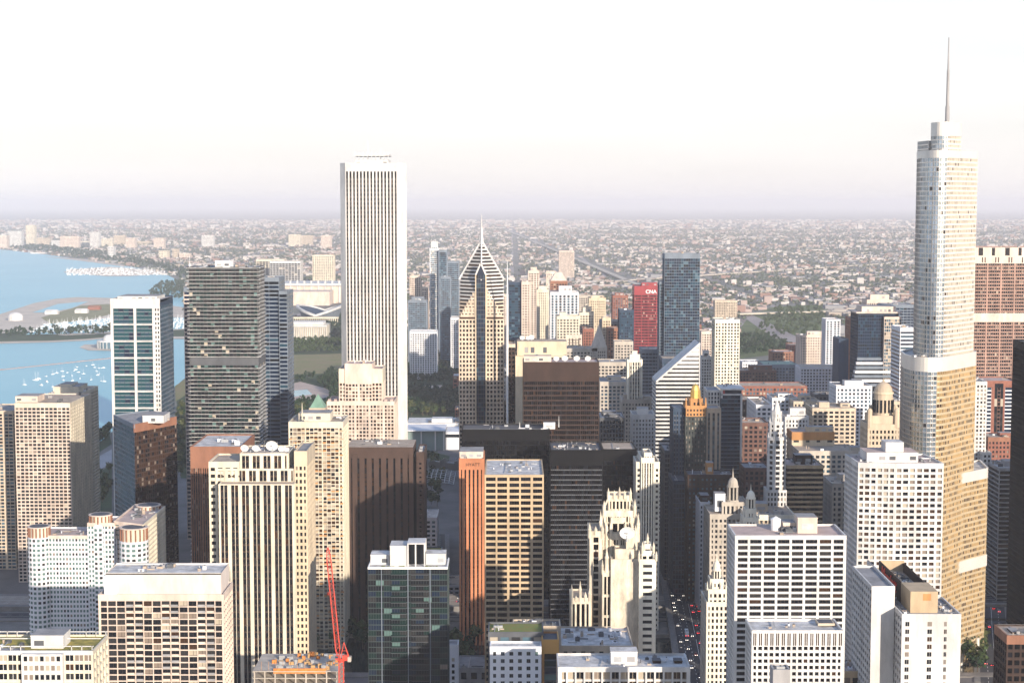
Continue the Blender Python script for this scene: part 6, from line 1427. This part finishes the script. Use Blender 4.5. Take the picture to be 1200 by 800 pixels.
# ------------------------------------------------------------------ lakefront landmarks
# exhibition hall: long white roofs
b = shell('exhibition_hall', 'long white exhibition hall stretched across the haze', 'hall', 365, 335, 5300)
xa, xc = at(326, 330, 5300)[0], at(402, 330, 5300)[0]; z = at(360, 332, 5300)[2]; h_ = b.own('hall'); h_.box(xa, xc, 5300, 5460, 0, z - 7, pinkb); r_ = b.own('roof'); r_.box(xa - 8, xc + 8, 5290, 5470, z - 7, z, white)
pl_ = b.own('pylon')
for i in range(9): x = xa + 14 + (xc - xa - 28) * i / 8; pl_.box(x, x + 5, 5296, 5302, 0, z + 9, white)
h_.box(xa - 20, xc - 30, 5180, 5298, 0, z - 20, pinkb); OCC.append((xa - 20, xc + 8, 5180, 5470)); b.done()
b = shell('exhibition_hall', 'white slab hotel and hall left of the tallest tower in haze', 'hall', 380, 305, 6500); bx(366, 391, 299, 6500, 60, N(cream, bay=8, fl=6, pw=3, sh=3)); bx(316, 352, 306, 6400, 80, N(white, bay=12, fl=8, crown=8)); bx(300, 333, 304, 6600, 80, N(cream, bay=12, fl=8, crown=8)); b.done()
# stadium: an old colonnade with a leaning modern bowl
D0 = 4350; sx0, sx1 = at(343, 370, D0)[0], at(397, 370, D0)[0]; scx, scy = (sx0 + sx1) / 2, D0 + 105; b = Bld('stadium', 'stadium with two leaning white-rimmed stands above a stone colonnade', 'stadium', scx, scy)
rx_, ry_ = (sx1 - sx0) / 2, 110
for nm, mt, r0, r1, z0, z1, f in (('bowl', bgrey, .78, .98, 8, 44, 1), ('seating', navy, .55, .97, 6, 43.5, -1)):
    q = b.own(nm); n = 40
    for i in range(n):
        a0, a1 = 2 * pi * i / n, 2 * pi * (i + 1) / n
        def hh(a): return (z1 - z0) * (.45 + .55 * abs(cos(a)))
        p = lambda r, a, z: (scx + rx_ * r * cos(a), scy + ry_ * r * sin(a), z)
        q.poly([p(r0, a0, z0), p(r0, a1, z0), p(r1, a1, z0 + hh(a1)), p(r1, a0, z0 + hh(a0))], mt)
q = b.own('rim'); n = 48
for i in range(n):
    a0, a1 = 2 * pi * i / n, 2 * pi * (i + 1) / n; p = lambda a: (scx + rx_ * cos(a), scy + ry_ * sin(a), 8 + 36 * (.45 + .55 * abs(cos(a)))); q.beam(p(a0), p(a1), 5.5, white)
q = b.own('colonnade'); q.box(sx0, sx1, D0 - 8, D0 - 2, 0, 6, cream); q.box(sx0, sx1, D0 - 8, D0 - 2, 17, 21, cream)
for i in range(22): q.cyl(sx0 + (sx1 - sx0) * (i + .5) / 22, D0 - 5, 1.3, 1.2, 6, 17, cream, 6)
b.done()
# columned museum
b = shell('museum', 'long white columned museum in front of the stadium', 'museum', 358, 385, 3880)
xa, xc = at(326, 385, 3880)[0], at(383, 385, 3880)[0]; z = at(360, 381, 3880)[2]; q = b.own('hall'); q.box(xa, xc, 3884, 3960, 0, z, cream); q.box(xa + 18, xc - 18, 3880, 3885, z - 4, z + 2, cream); q2 = b.own('columns', 'stuff')
for i in range(26): q2.cyl(xa + (xc - xa) * (i + .5) / 26, 3881, 1.0, .9, 4, z - 4, white, 6)
q.box(xa, xc, 3878, 3884, 0, 4, white); q.box(xa, xc, 3879, 3884, z - 4.01, z + .2, white); b.own('roof').box(xa + 10, xc - 10, 3900, 3950, z, z + 6, white); b.done()
# planetarium on its islet
b = shell('planetarium', 'white glass-fronted planetarium on the lake islet', 'planetarium', 122, 400, 3620)
xa, xc = at(111, 403, 3620)[0], at(140, 403, 3620)[0]; q = b.own('pavilion'); cxp = (xa + xc) / 2; rr = (xc - xa) / 2; q.cyl(cxp, 3645, rr, rr, 1, 15, g_blue2, 20); q.cyl(cxp, 3645, rr + 1.5, rr + .5, 15, 18, white, 20)
for i in range(20): a = 2 * pi * i / 20; q.beam((cxp + (rr + .3) * cos(a), 3645 + (rr + .3) * sin(a), 1), (cxp + (rr + .3) * cos(a), 3645 + (rr + .3) * sin(a), 15), 1.5, white)
d_ = b.own('dome'); d_.cyl(cxp, 3645, 15, 14.5, 18, 22, white, 16); d_.dome(cxp, 3645, 14, 22, 9, white, 16, 5); b.done()
b = shell('dome_shed', 'white domed tent on the sandy island', 'tent', 17, 375, 4500); x = at(17, 380, 4500)[0]; q = b.own('tent_roof'); q.cyl(x, 4510, 20, 20, 0, 10, white, 18); q.dome(x, 4510, 20, 10, 13, white, 18, 5); b.done()
for i, (px, y, D, c_) in enumerate(((60, 371, 4750, 'white'), (110, 367, 4950, 'reddish'), (95, 371, 4800, 'pale'))):
    b = shell('island_pavilion', c_ + ' low pavilion on the sandy island', 'pavilion', px, y, D); x = at(px, y, D)[0]; q = b.own('hall'); q.box(x - 18, x + 18, D, D + 20, 0, 9, white if i != 1 else brick); q.prism([(x - 19, D - 1), (x + 19, D - 1), (x + 19, D + 21), (x - 19, D + 21)], 9, 14, white if i != 1 else copper, True, [(x - 15, D + 9), (x + 15, D + 9), (x + 15, D + 11), (x - 15, D + 11)]); b.done()
# art museum wing: flat pale roofs over a tall glass hall
g_pav = glass('pale_screen_glass', (.20, .26, .25), .2, .5)
b = shell('gallery_building', 'low gallery with floating pale roofs and tall glass front by the park', 'gallery', 505, 500, 2130)
xa, xc, xd = at(473, 503, 2130)[0], at(521, 503, 2130)[0], at(548, 503, 2130)[0]
zr = at(490, 504, 2130)[2]
q = b.own('glass_hall'); q.box(xa, xc, 2133, 2180, 0, zr - 1.5, g_pav); fr_ = b.own('white_frame')
for px in (477, 493.5, 510, 520): x = at(px, 503, 2130)[0]; fr_.box(x - .8, x + .8, 2130.5, 2133, 0, zr - 1, white)
b.own('flying_roof').box(xa - 3, xc + 1, 2127, 2186, zr - 1, zr + .4, white2)
q = b.own('hall'); q.box(xc + 1, xd, 2136, 2190, 0, zr - 3, white2); q.box(xc + 1, xd, 2135.9, 2136, zr - 10, zr - 6, g_dark, ()); q.box(xa, xd, 2192, 2250, 0, zr + 1, white); q.box(at(506, 500, 2200)[0], at(530, 500, 2200)[0], 2198, 2220, zr + 1, zr + 6, white)
b.clutter(at(500, 500, 2200)[0], xd, 2194, 2245, zr + 1, 12, 1.5); OCC.append((xa, xd, 2127, 2250)); b.done()
# outdoor stage and trellis
b = shell('outdoor_stage', 'steel outdoor stage with a lattice trellis of curved beams', 'stage', 512, 560, 1900)
q = b.own('trellis'); cx_, cy_ = at(512, 565, 1860)[0], 1860
def tp_(u, v): return (cx_ + u * 20, cy_ + v * 46, 9 + 6 * (1 - u * u * .8) * (1 - v * v * .5))
for k in range(-4, 5):
    for j in range(10): q.beam(tp_(k / 4, -1 + j * .2), tp_(k / 4 * (1 if k else 1) + .0, -1 + (j + 1) * .2), .55, metalg); q.beam(tp_(-1 + j * .2, k / 4), tp_(-1 + (j + 1) * .2, k / 4), .55, metalg)
sh_ = b.own('stage_shells'); R = random.Random(2)
for i in range(9):
    x = cx_ - 22 + i * 5.5; sh_.hexa([(x, 1915, 8), (x + 6, 1913, 9), (x + 6, 1915, 9), (x, 1917, 8), (x - 2 + R.uniform(-2, 2), 1907, 19 + R.uniform(-2, 6)), (x + 7, 1906, 20 + R.uniform(-2, 6)), (x + 7, 1908, 20), (x - 2, 1909, 19)], steel)
b.done(); sheet('stage_lawn', [(497, 548), (524, 548), (527, 534), (500, 528)], .6, grassd)
b = shell('terraced_garden', 'low white terraces with dark garden roof by the outdoor stage', 'building', 503, 620, 1420); x0, x1, z = bx(497, 516, 652, 1340, 40, M(bgrey, roof=r_green, fl=4)); bx(498, 512, 606, 1430, 40, M(white2, roof=r_white, fl=4, gl='blue')); b.done()

# ------------------------------------------------------------------ unseen towers added beyond the right edge to cast shade across the lower city
OFF = [(330, 470, 50, 40, 130), (430, 720, 50, 40, 150), (520, 880, 60, 40, 140), (620, 1010, 60, 50, 165), (430, 1190, 46, 30, 150), (820, 900, 60, 50, 170), (690, 1250, 60, 50, 150), (900, 1120, 60, 50, 160), (560, 1480, 60, 50, 140), (760, 1500, 60, 50, 170)]
for i, (x, y, w_, d_, h_) in enumerate(OFF):
    b = Bld('shade_tower', 'unseen plain tower added beyond the right edge to shade the city', 'tower', x, y, 'unseen shade towers beyond the right edge'); st = N([lime, grey, white, brick, tan][i % 5], bay=6, fl=4.5); b.tower(x - w_ / 2, x + w_ / 2, y - d_ / 2, y + d_ / 2, 0, h_, st); b.done()

# ------------------------------------------------------------------ generic low city blocks that fill the grid, each one its own thing
R = random.Random(21)
taken = OCC[:]
noB = [[gnd(*p) for p in poly] for poly in ([(190, 372), (330, 352), (404, 348), (404, 372), (545, 398), (545, 620), (340, 620), (200, 620)], [(858, 392), (880, 366), (905, 358), (970, 354), (974, 398), (935, 414), (866, 422)], [(858, 358), (868, 358), (966, 405), (950, 414), (905, 400)])]
def free(x0, x1, y0, y1):
    for a, c, d, e in taken:
        if x0 < c and x1 > a and y0 < e and y1 > d: return False
    return True
walls_ = [(brick, 'brick'), (beige, 'beige'), (lime, 'grey stone'), (white2, 'white'), (umber, 'dark brown'), (pinkb, 'pinkish'), (cream, 'cream'), (grey, 'grey')]
cnt = 0; PROTO = {}
yy = 1330.0
while yy < 4800 and cnt < 270:
    half = yy * .315 + 30; xx = -half * (.35 if yy < 3300 else 1)
    while xx < half and cnt < 270:
        big = yy > 3000
        w_, d_ = R.uniform(22, 52), R.uniform(26, 50); x0, x1, y0, y1 = xx, xx + w_, yy, yy + d_; xx += w_ + R.choice([2, 3, 18, 20])
        q = ((x0 + x1) / 2, (y0 + y1) / 2)
        if not free(x0 - 1, x1 + 1, y0 - 1, y1 + 1) or any(inside(q, p) for p in noB) or inside(q, lakeW) or inside(q, isl): continue
        if abs(q[0] - (165 + (yy - 1700) * .01)) < 44 and yy < 1900: continue
        if any(abs(q[0] - p) < 30 for p in (-66,)) and yy < 1600: continue
        if q[0] < -140 and yy < 3300: continue
        if abs(q[0] - at(1163, 700, yy)[0]) < 34 and yy < 1560: continue
        if R.random() < .12: continue
        h_ = R.choices([R.uniform(9, 18), R.uniform(18, 32), R.uniform(30, 52)], [5, 4, 1.6 if yy < 2600 else .4])[0]
        mt, nm = R.choice(walls_)
        st = N(mt, bay=R.choice([4.5, 5.5, 6.5]), fl=4.2, crown=1.8, roof=R.choice([r_tan, r_white, r_grey, r_pink, r_dark]), gl=R.choice(['dark', 'resid', 'pale', 'blue']))
        if yy > 2600: st = st.but(bay=9, fl=6, pw=3.5, sh=3)
        side_ = 'avenue' if q[0] > 120 else 'middle'
        dist = 'close by' if yy < 2000 else 'in the middle distance' if yy < 3000 else 'far out in the haze'
        b = Bld('low_rise_building', '%s low building with flat roof %s among the city blocks' % (nm, dist), 'building', *q, group='%s low buildings %s' % (nm, dist)); b.tower(x0, x1, y0, y1, 0, h_, st)
        if R.random() < .7: b.block(x0 + w_ * .3, x0 + w_ * .55, y0 + d_ * .4, y0 + d_ * .65, h_ - 1, h_ + R.uniform(2, 5), R.choice([mt, grey, white2]))
        b.clutter(x0 + 1, x1 - 1, y0 + 1, y1 - 1, h_ - .8, 5, 1.2); b.done(); cnt += 1
    yy += R.choice([54, 58, 72])

# ------------------------------------------------------------------ traffic
def lamp(name, col, st):
    m = mat(name, col, var=0); q = m.node_tree.nodes['Principled BSDF']; q.inputs['Emission Color'].default_value = (*col, 1); q.inputs['Emission Strength'].default_value = st
    return m
def car_mesh(paint, taxi=False, bus=False):
    b = MB(); tyre = mat('tyre_rubber', (.02, .02, .02), var=0); gl2 = g_dark; tail = lamp('tail_lamp', (1, .03, .03), 6); hd = lamp('head_lamp', (1, .9, .75), 6)
    L_, W_, H_ = (11.5, 2.5, 3.0) if bus else (4.6, 1.85, .82)
    b.hexa([(-W_ / 2, -L_ / 2, .32), (W_ / 2, -L_ / 2, .32), (W_ / 2, L_ / 2, .32), (-W_ / 2, L_ / 2, .32), (-W_ / 2 + .06, -L_ / 2 + .08, H_), (W_ / 2 - .06, -L_ / 2 + .08, H_), (W_ / 2 - .06, L_ / 2 - .08, H_), (-W_ / 2 + .06, L_ / 2 - .08, H_)], paint)
    if bus:
        b.box(-W_ / 2 - .01, W_ / 2 + .01, -L_ / 2 + .6, L_ / 2 - .6, 1.5, 2.3, gl2); b.box(-.9, .9, -3, 1, 3.0, 3.3, metalg)
    else:
        b.hexa([(-.84, -1.5, H_), (.84, -1.5, H_), (.84, 1.2, H_), (-.84, 1.2, H_), (-.66, -1.0, 1.36), (.66, -1.0, 1.36), (.66, .45, 1.36), (-.66, .45, 1.36)], gl2); b.box(-.66, .66, -1.0, .45, 1.36, 1.42, paint)
        if taxi: b.box(-.3, .3, -.3, -.05, 1.42, 1.58, hd)
    for sx in (-1, 1):
        for sy in (-.32, .32):
            i = len(b.v); pts = [(sx * W_ / 2, sy * L_ + .34 * cos(2 * pi * k / 8), .34 + .34 * sin(2 * pi * k / 8)) for k in range(8)]; pin = [(sx * (W_ / 2 - .2), p[1], p[2]) for p in pts]
            b.poly(pts, tyre)
            for k in range(8): b.poly([pts[k], pts[(k + 1) % 8], pin[(k + 1) % 8], pin[k]], tyre)
        b.box(sx * W_ * .35 - .2, sx * W_ * .35 + .2, -L_ / 2 - .03, -L_ / 2 + .03, .55, .72, tail); b.box(sx * W_ * .35 - .2, sx * W_ * .35 + .2, L_ / 2 - .03, L_ / 2 + .03, .5, .66, hd)
    return b.mesh('car')
CARS = [('white', whitem), ('black', mat('car_black', (.015, .015, .017), rough=.3, var=0)), ('silver', mat('car_silver', (.45, .46, .47), rough=.3, metal=.4, var=0)), ('red', mat('car_red', (.40, .03, .03), rough=.3, var=0)), ('yellow', mat('taxi_yellow', (.62, .36, .03), rough=.35, var=0)), ('dark blue', mat('car_blue', (.03, .05, .12), rough=.3, var=0)), ('grey', mat('car_grey', (.15, .15, .16), rough=.3, var=0))]
CM = [(n, car_mesh(m, n == 'yellow')) for n, m in CARS]
def put_car(k, x, y, z, a, where, grp):
    n, me = CM[k]; o = bpy.data.objects.new('taxi' if n == 'yellow' else 'car', me); COL.objects.link(o); o.location = (x, y, z); o.rotation_euler = (0, 0, a); tag(o, '%s %s %s' % (n, 'taxi' if n == 'yellow' else 'car', where), 'car', '%s %s' % (n, grp))
R = random.Random(33)
def along(pts, t):
    i = min(len(pts) - 2, int(t * (len(pts) - 1))); f = t * (len(pts) - 1) - i; p, q = pts[i], pts[i + 1]; dx, dy = q[0] - p[0], q[1] - p[1]; l = hypot(dx, dy)
    return p[0] + dx * f, p[1] + dy * f, dx / l, dy / l
for lane in range(6):
    off = -11.2 + lane * 4.5; t = R.uniform(.1, .16)
    while t < .98:
        x, y, ux, uy = along(AVE, t); dens = .018 if .45 < t < .75 else .045
        away = lane >= 3
        if not (lane < 3 and R.random() < .25): put_car(R.choices(range(7), [4, 5, 3, 1.5, 2, 2, 4])[0], x + uy * off, y - ux * off, ZA + .02, atan2(uy, ux) - pi / 2 + (0 if away else pi), 'in the shaded evening traffic on the avenue', 'cars on the avenue')
        t += R.uniform(.6, 1.7) * dens
me = car_mesh(whitem, bus=True); x, y, ux, uy = along(AVE, .34); o = bpy.data.objects.new('bus', me); COL.objects.link(o); o.location = (x - uy * 6, y + ux * 6, ZA + .02); o.rotation_euler = (0, 0, atan2(uy, ux) - pi / 2); tag(o, 'long white bus driving down the shaded avenue', 'bus')
for (x0, x1, y, z) in ((-150, -80, 1287, 6), (-150, -80, 1298, 6), (-80, 0, 1286, 6), (-40, 20, 1297, 6)):
    x = x0
    while x < x1: put_car(R.randrange(7), x, y + R.uniform(-.4, .4), z + .02, pi / 2 if y > 1290 else -pi / 2, 'on the raised riverside drive', 'cars on the riverside drive'); x += R.uniform(8, 22)
SST = [gnd(1168, 800, 4), gnd(1163, 740, 4), gnd(1160, 690, 4), gnd(1150, 640, 4)]
for lane in (-6, -2, 2, 6):
    t = R.uniform(.05, .2)
    while t < .95:
        x, y, ux, uy = along(SST, t); put_car(R.choice([0, 0, 1, 2, 6]), x + uy * lane, y - ux * lane, 4.02, atan2(uy, ux) - pi / 2, 'on the side street beside the gold-lit tower', 'cars on the side street'); t += R.uniform(.08, .3)
for sgn in (-1, 1):
    for i in range(7):
        y = 1345 + i * 28; x = -66 + sgn * 4.5 - i * 1.1
        if R.random() < .6: put_car(R.choice([0, 1, 2, 6]), x, y, 5.02, 0 if sgn < 0 else pi, 'on the narrow street by the outdoor stage', 'cars by the outdoor stage')

# street lamps along the avenue
lm = MB(); lm.cyl(0, 0, .14, .08, 0, 8.2, dgrey, 6); lm.beam((0, 0, 8.1), (1.7, 0, 8.5), .1, dgrey); lm.box(1.3, 2.1, -.16, .16, 8.42, 8.6, whitem); LM = lm.mesh('street_lamp')
for sgn in (-1, 1):
    for i in range(16):
        x, y, ux, uy = along(AVE, .12 + i * .053); o = bpy.data.objects.new('street_lamp', LM); COL.objects.link(o); o.location = (x + sgn * uy * 14.6, y - sgn * ux * 14.6, ZA + .15); o.rotation_euler = (0, 0, 0 if sgn < 0 else pi); tag(o, 'slim dark street lamp on the avenue pavement', 'street lamp', 'street lamps along the avenue')

# ------------------------------------------------------------------ boats and breakwater
def boat(px, py, s, mast_, lab, a, grp):
    x, y = gnd(px, py, .5); o = root('sailboat' if mast_ else 'motorboat', lab, 'boat', x, y, .35, grp); s *= .5; o.scale = (s, s, s); o.rotation_euler = (0, 0, a)
    for nm, me in (BOAT if mast_ else BOAT[:1] + BOAT2):
        c = bpy.data.objects.new(nm, me); COL.objects.link(c); c.parent = o
b = MB(); q = [(-1.6, -6), (1.6, -6), (2.1, 0), (1.3, 4), (0, 7), (-1.3, 4), (-2.1, 0)]; b.prism([(x * .8, y * .95) for x, y in q], 0, 1.5, whitem, True, q); b.box(-1.0, 1.0, -2.5, 2, 1.5, 2.3, whitem); hull = b.mesh('hull')
b = MB(); b.cyl(0, .8, .22, .14, 1.5, 16, whitem, 6); b.beam((0, .8, 2.8), (0, -4.6, 3.0), .35, whitem); b.beam((0, .7, 15.5), (0, 6.8, 1.8), .07, whitem); b.beam((0, .7, 15.5), (0, -5.8, 1.8), .07, whitem); mst = b.mesh('mast')
b = MB(); b.box(-1.1, 1.1, -3.5, 1.5, 2.3, 3.6, whitem); b.box(-1.12, 1.12, -3.2, 1.52, 2.6, 3.2, g_dark); cab_ = b.mesh('cabin')
BOAT = [('hull', hull), ('mast', mst)]; BOAT2 = [('cabin', cab_)]
R = random.Random(6)
for i, (px, py, s, m_, lab) in enumerate([(42, 445.5, 1.9, 1, 'tall two-masted white sailboat anchored on the pale lake'), (45, 444, 1.7, 1, 'tall white sailboat tucked right behind the two-masted one'), (28.5, 451, 1.5, 1, 'white sailboat farthest left on the pale lake'), (48, 451.5, 1.6, 0, 'large white motorboat near the two-masted sailboat'), (54.5, 447.5, 1.7, 0, 'long white motorboat right of the two-masted sailboat'), (122, 447, 1.4, 1, 'white sailboat nearest the white-framed glass tower')]):
    boat(px, py, s, m_, lab, R.uniform(.6, 1.6), None if i < 6 else 'x')
for px, py in [(54, 441), (62, 438.5), (66.5, 437), (73, 435), (74, 441), (74, 445.5), (79, 436.5), (84, 440), (87, 434.5), (89, 433), (90.5, 430), (92, 436), (94, 443.5), (101, 429), (107, 445), (109, 427.5), (111, 430.5), (113, 435), (114.5, 439.5), (116.5, 438), (116, 431.5), (118.5, 446.5), (62, 453), (67, 451.5), (121, 431), (85, 446), (98, 438)]:
    boat(px, py, R.uniform(.8, 1.2), R.random() < .6, 'small white boat moored among others in the lake anchorage', R.uniform(0, 3.1), 'moored boats in the anchorage')
b = MB(); R = random.Random(12); rock = mat('breakwater_rock', (.33, .28, .27), rough=1, var=.25, scale=.2); p0, p1 = gnd(-30, 437), gnd(131, 420)
for i in range(150):
    t = i / 150; x, y = p0[0] + (p1[0] - p0[0]) * t, p0[1] + (p1[1] - p0[1]) * t; s_ = R.uniform(1.2, 2.2)
    b.hexa([(x - s_ * 2, y - s_, 0), (x + s_ * 2, y - s_, 0), (x + s_ * 2, y + s_, 0), (x - s_ * 2, y + s_, 0), (x - s_, y - s_ * .5, s_), (x + s_, y - s_ * .6, s_ * .9), (x + s_ * .9, y + s_ * .5, s_), (x - s_, y + s_ * .5, s_ * 1.1)], rock)
o = b.obj('breakwater', None, (0, 0, 0), 'stuff'); tag(o, 'long thin line of breakwater rocks across the lake', 'breakwater')
b = MB()
for i in range(1500):
    if i < 900: px, py = R.uniform(36, 216), R.uniform(373, 390)
    else: px, py = R.uniform(78, 194), R.uniform(314, 322.5)
    x, y = gnd(px, py, 1.4)
    if i < 900 and not inside((x, y), [gnd(*p) for p in [(30, 392), (52, 380), (128, 373), (216, 372), (216, 385), (140, 388), (75, 391)]]): continue
    l = R.uniform(4, 9) * (1 if i < 900 else 1.6); b.hexa([(x - 1.4, y - l, 1), (x + 1.4, y - l, 1), (x + .6, y + l, 1), (x - .6, y + l, 1), (x - 1.6, y - l, 3.2), (x + 1.6, y - l, 3.2), (x + .5, y + l, 3), (x - .5, y + l, 3)], whitem)
    if R.random() < .5: b.beam((x, y, 3), (x, y, 14), .4, whitem)
o = b.obj('moored_boats', None, (0, 0, 0), 'stuff'); tag(o, 'hundreds of tiny white boats packed in the marinas', 'boats')
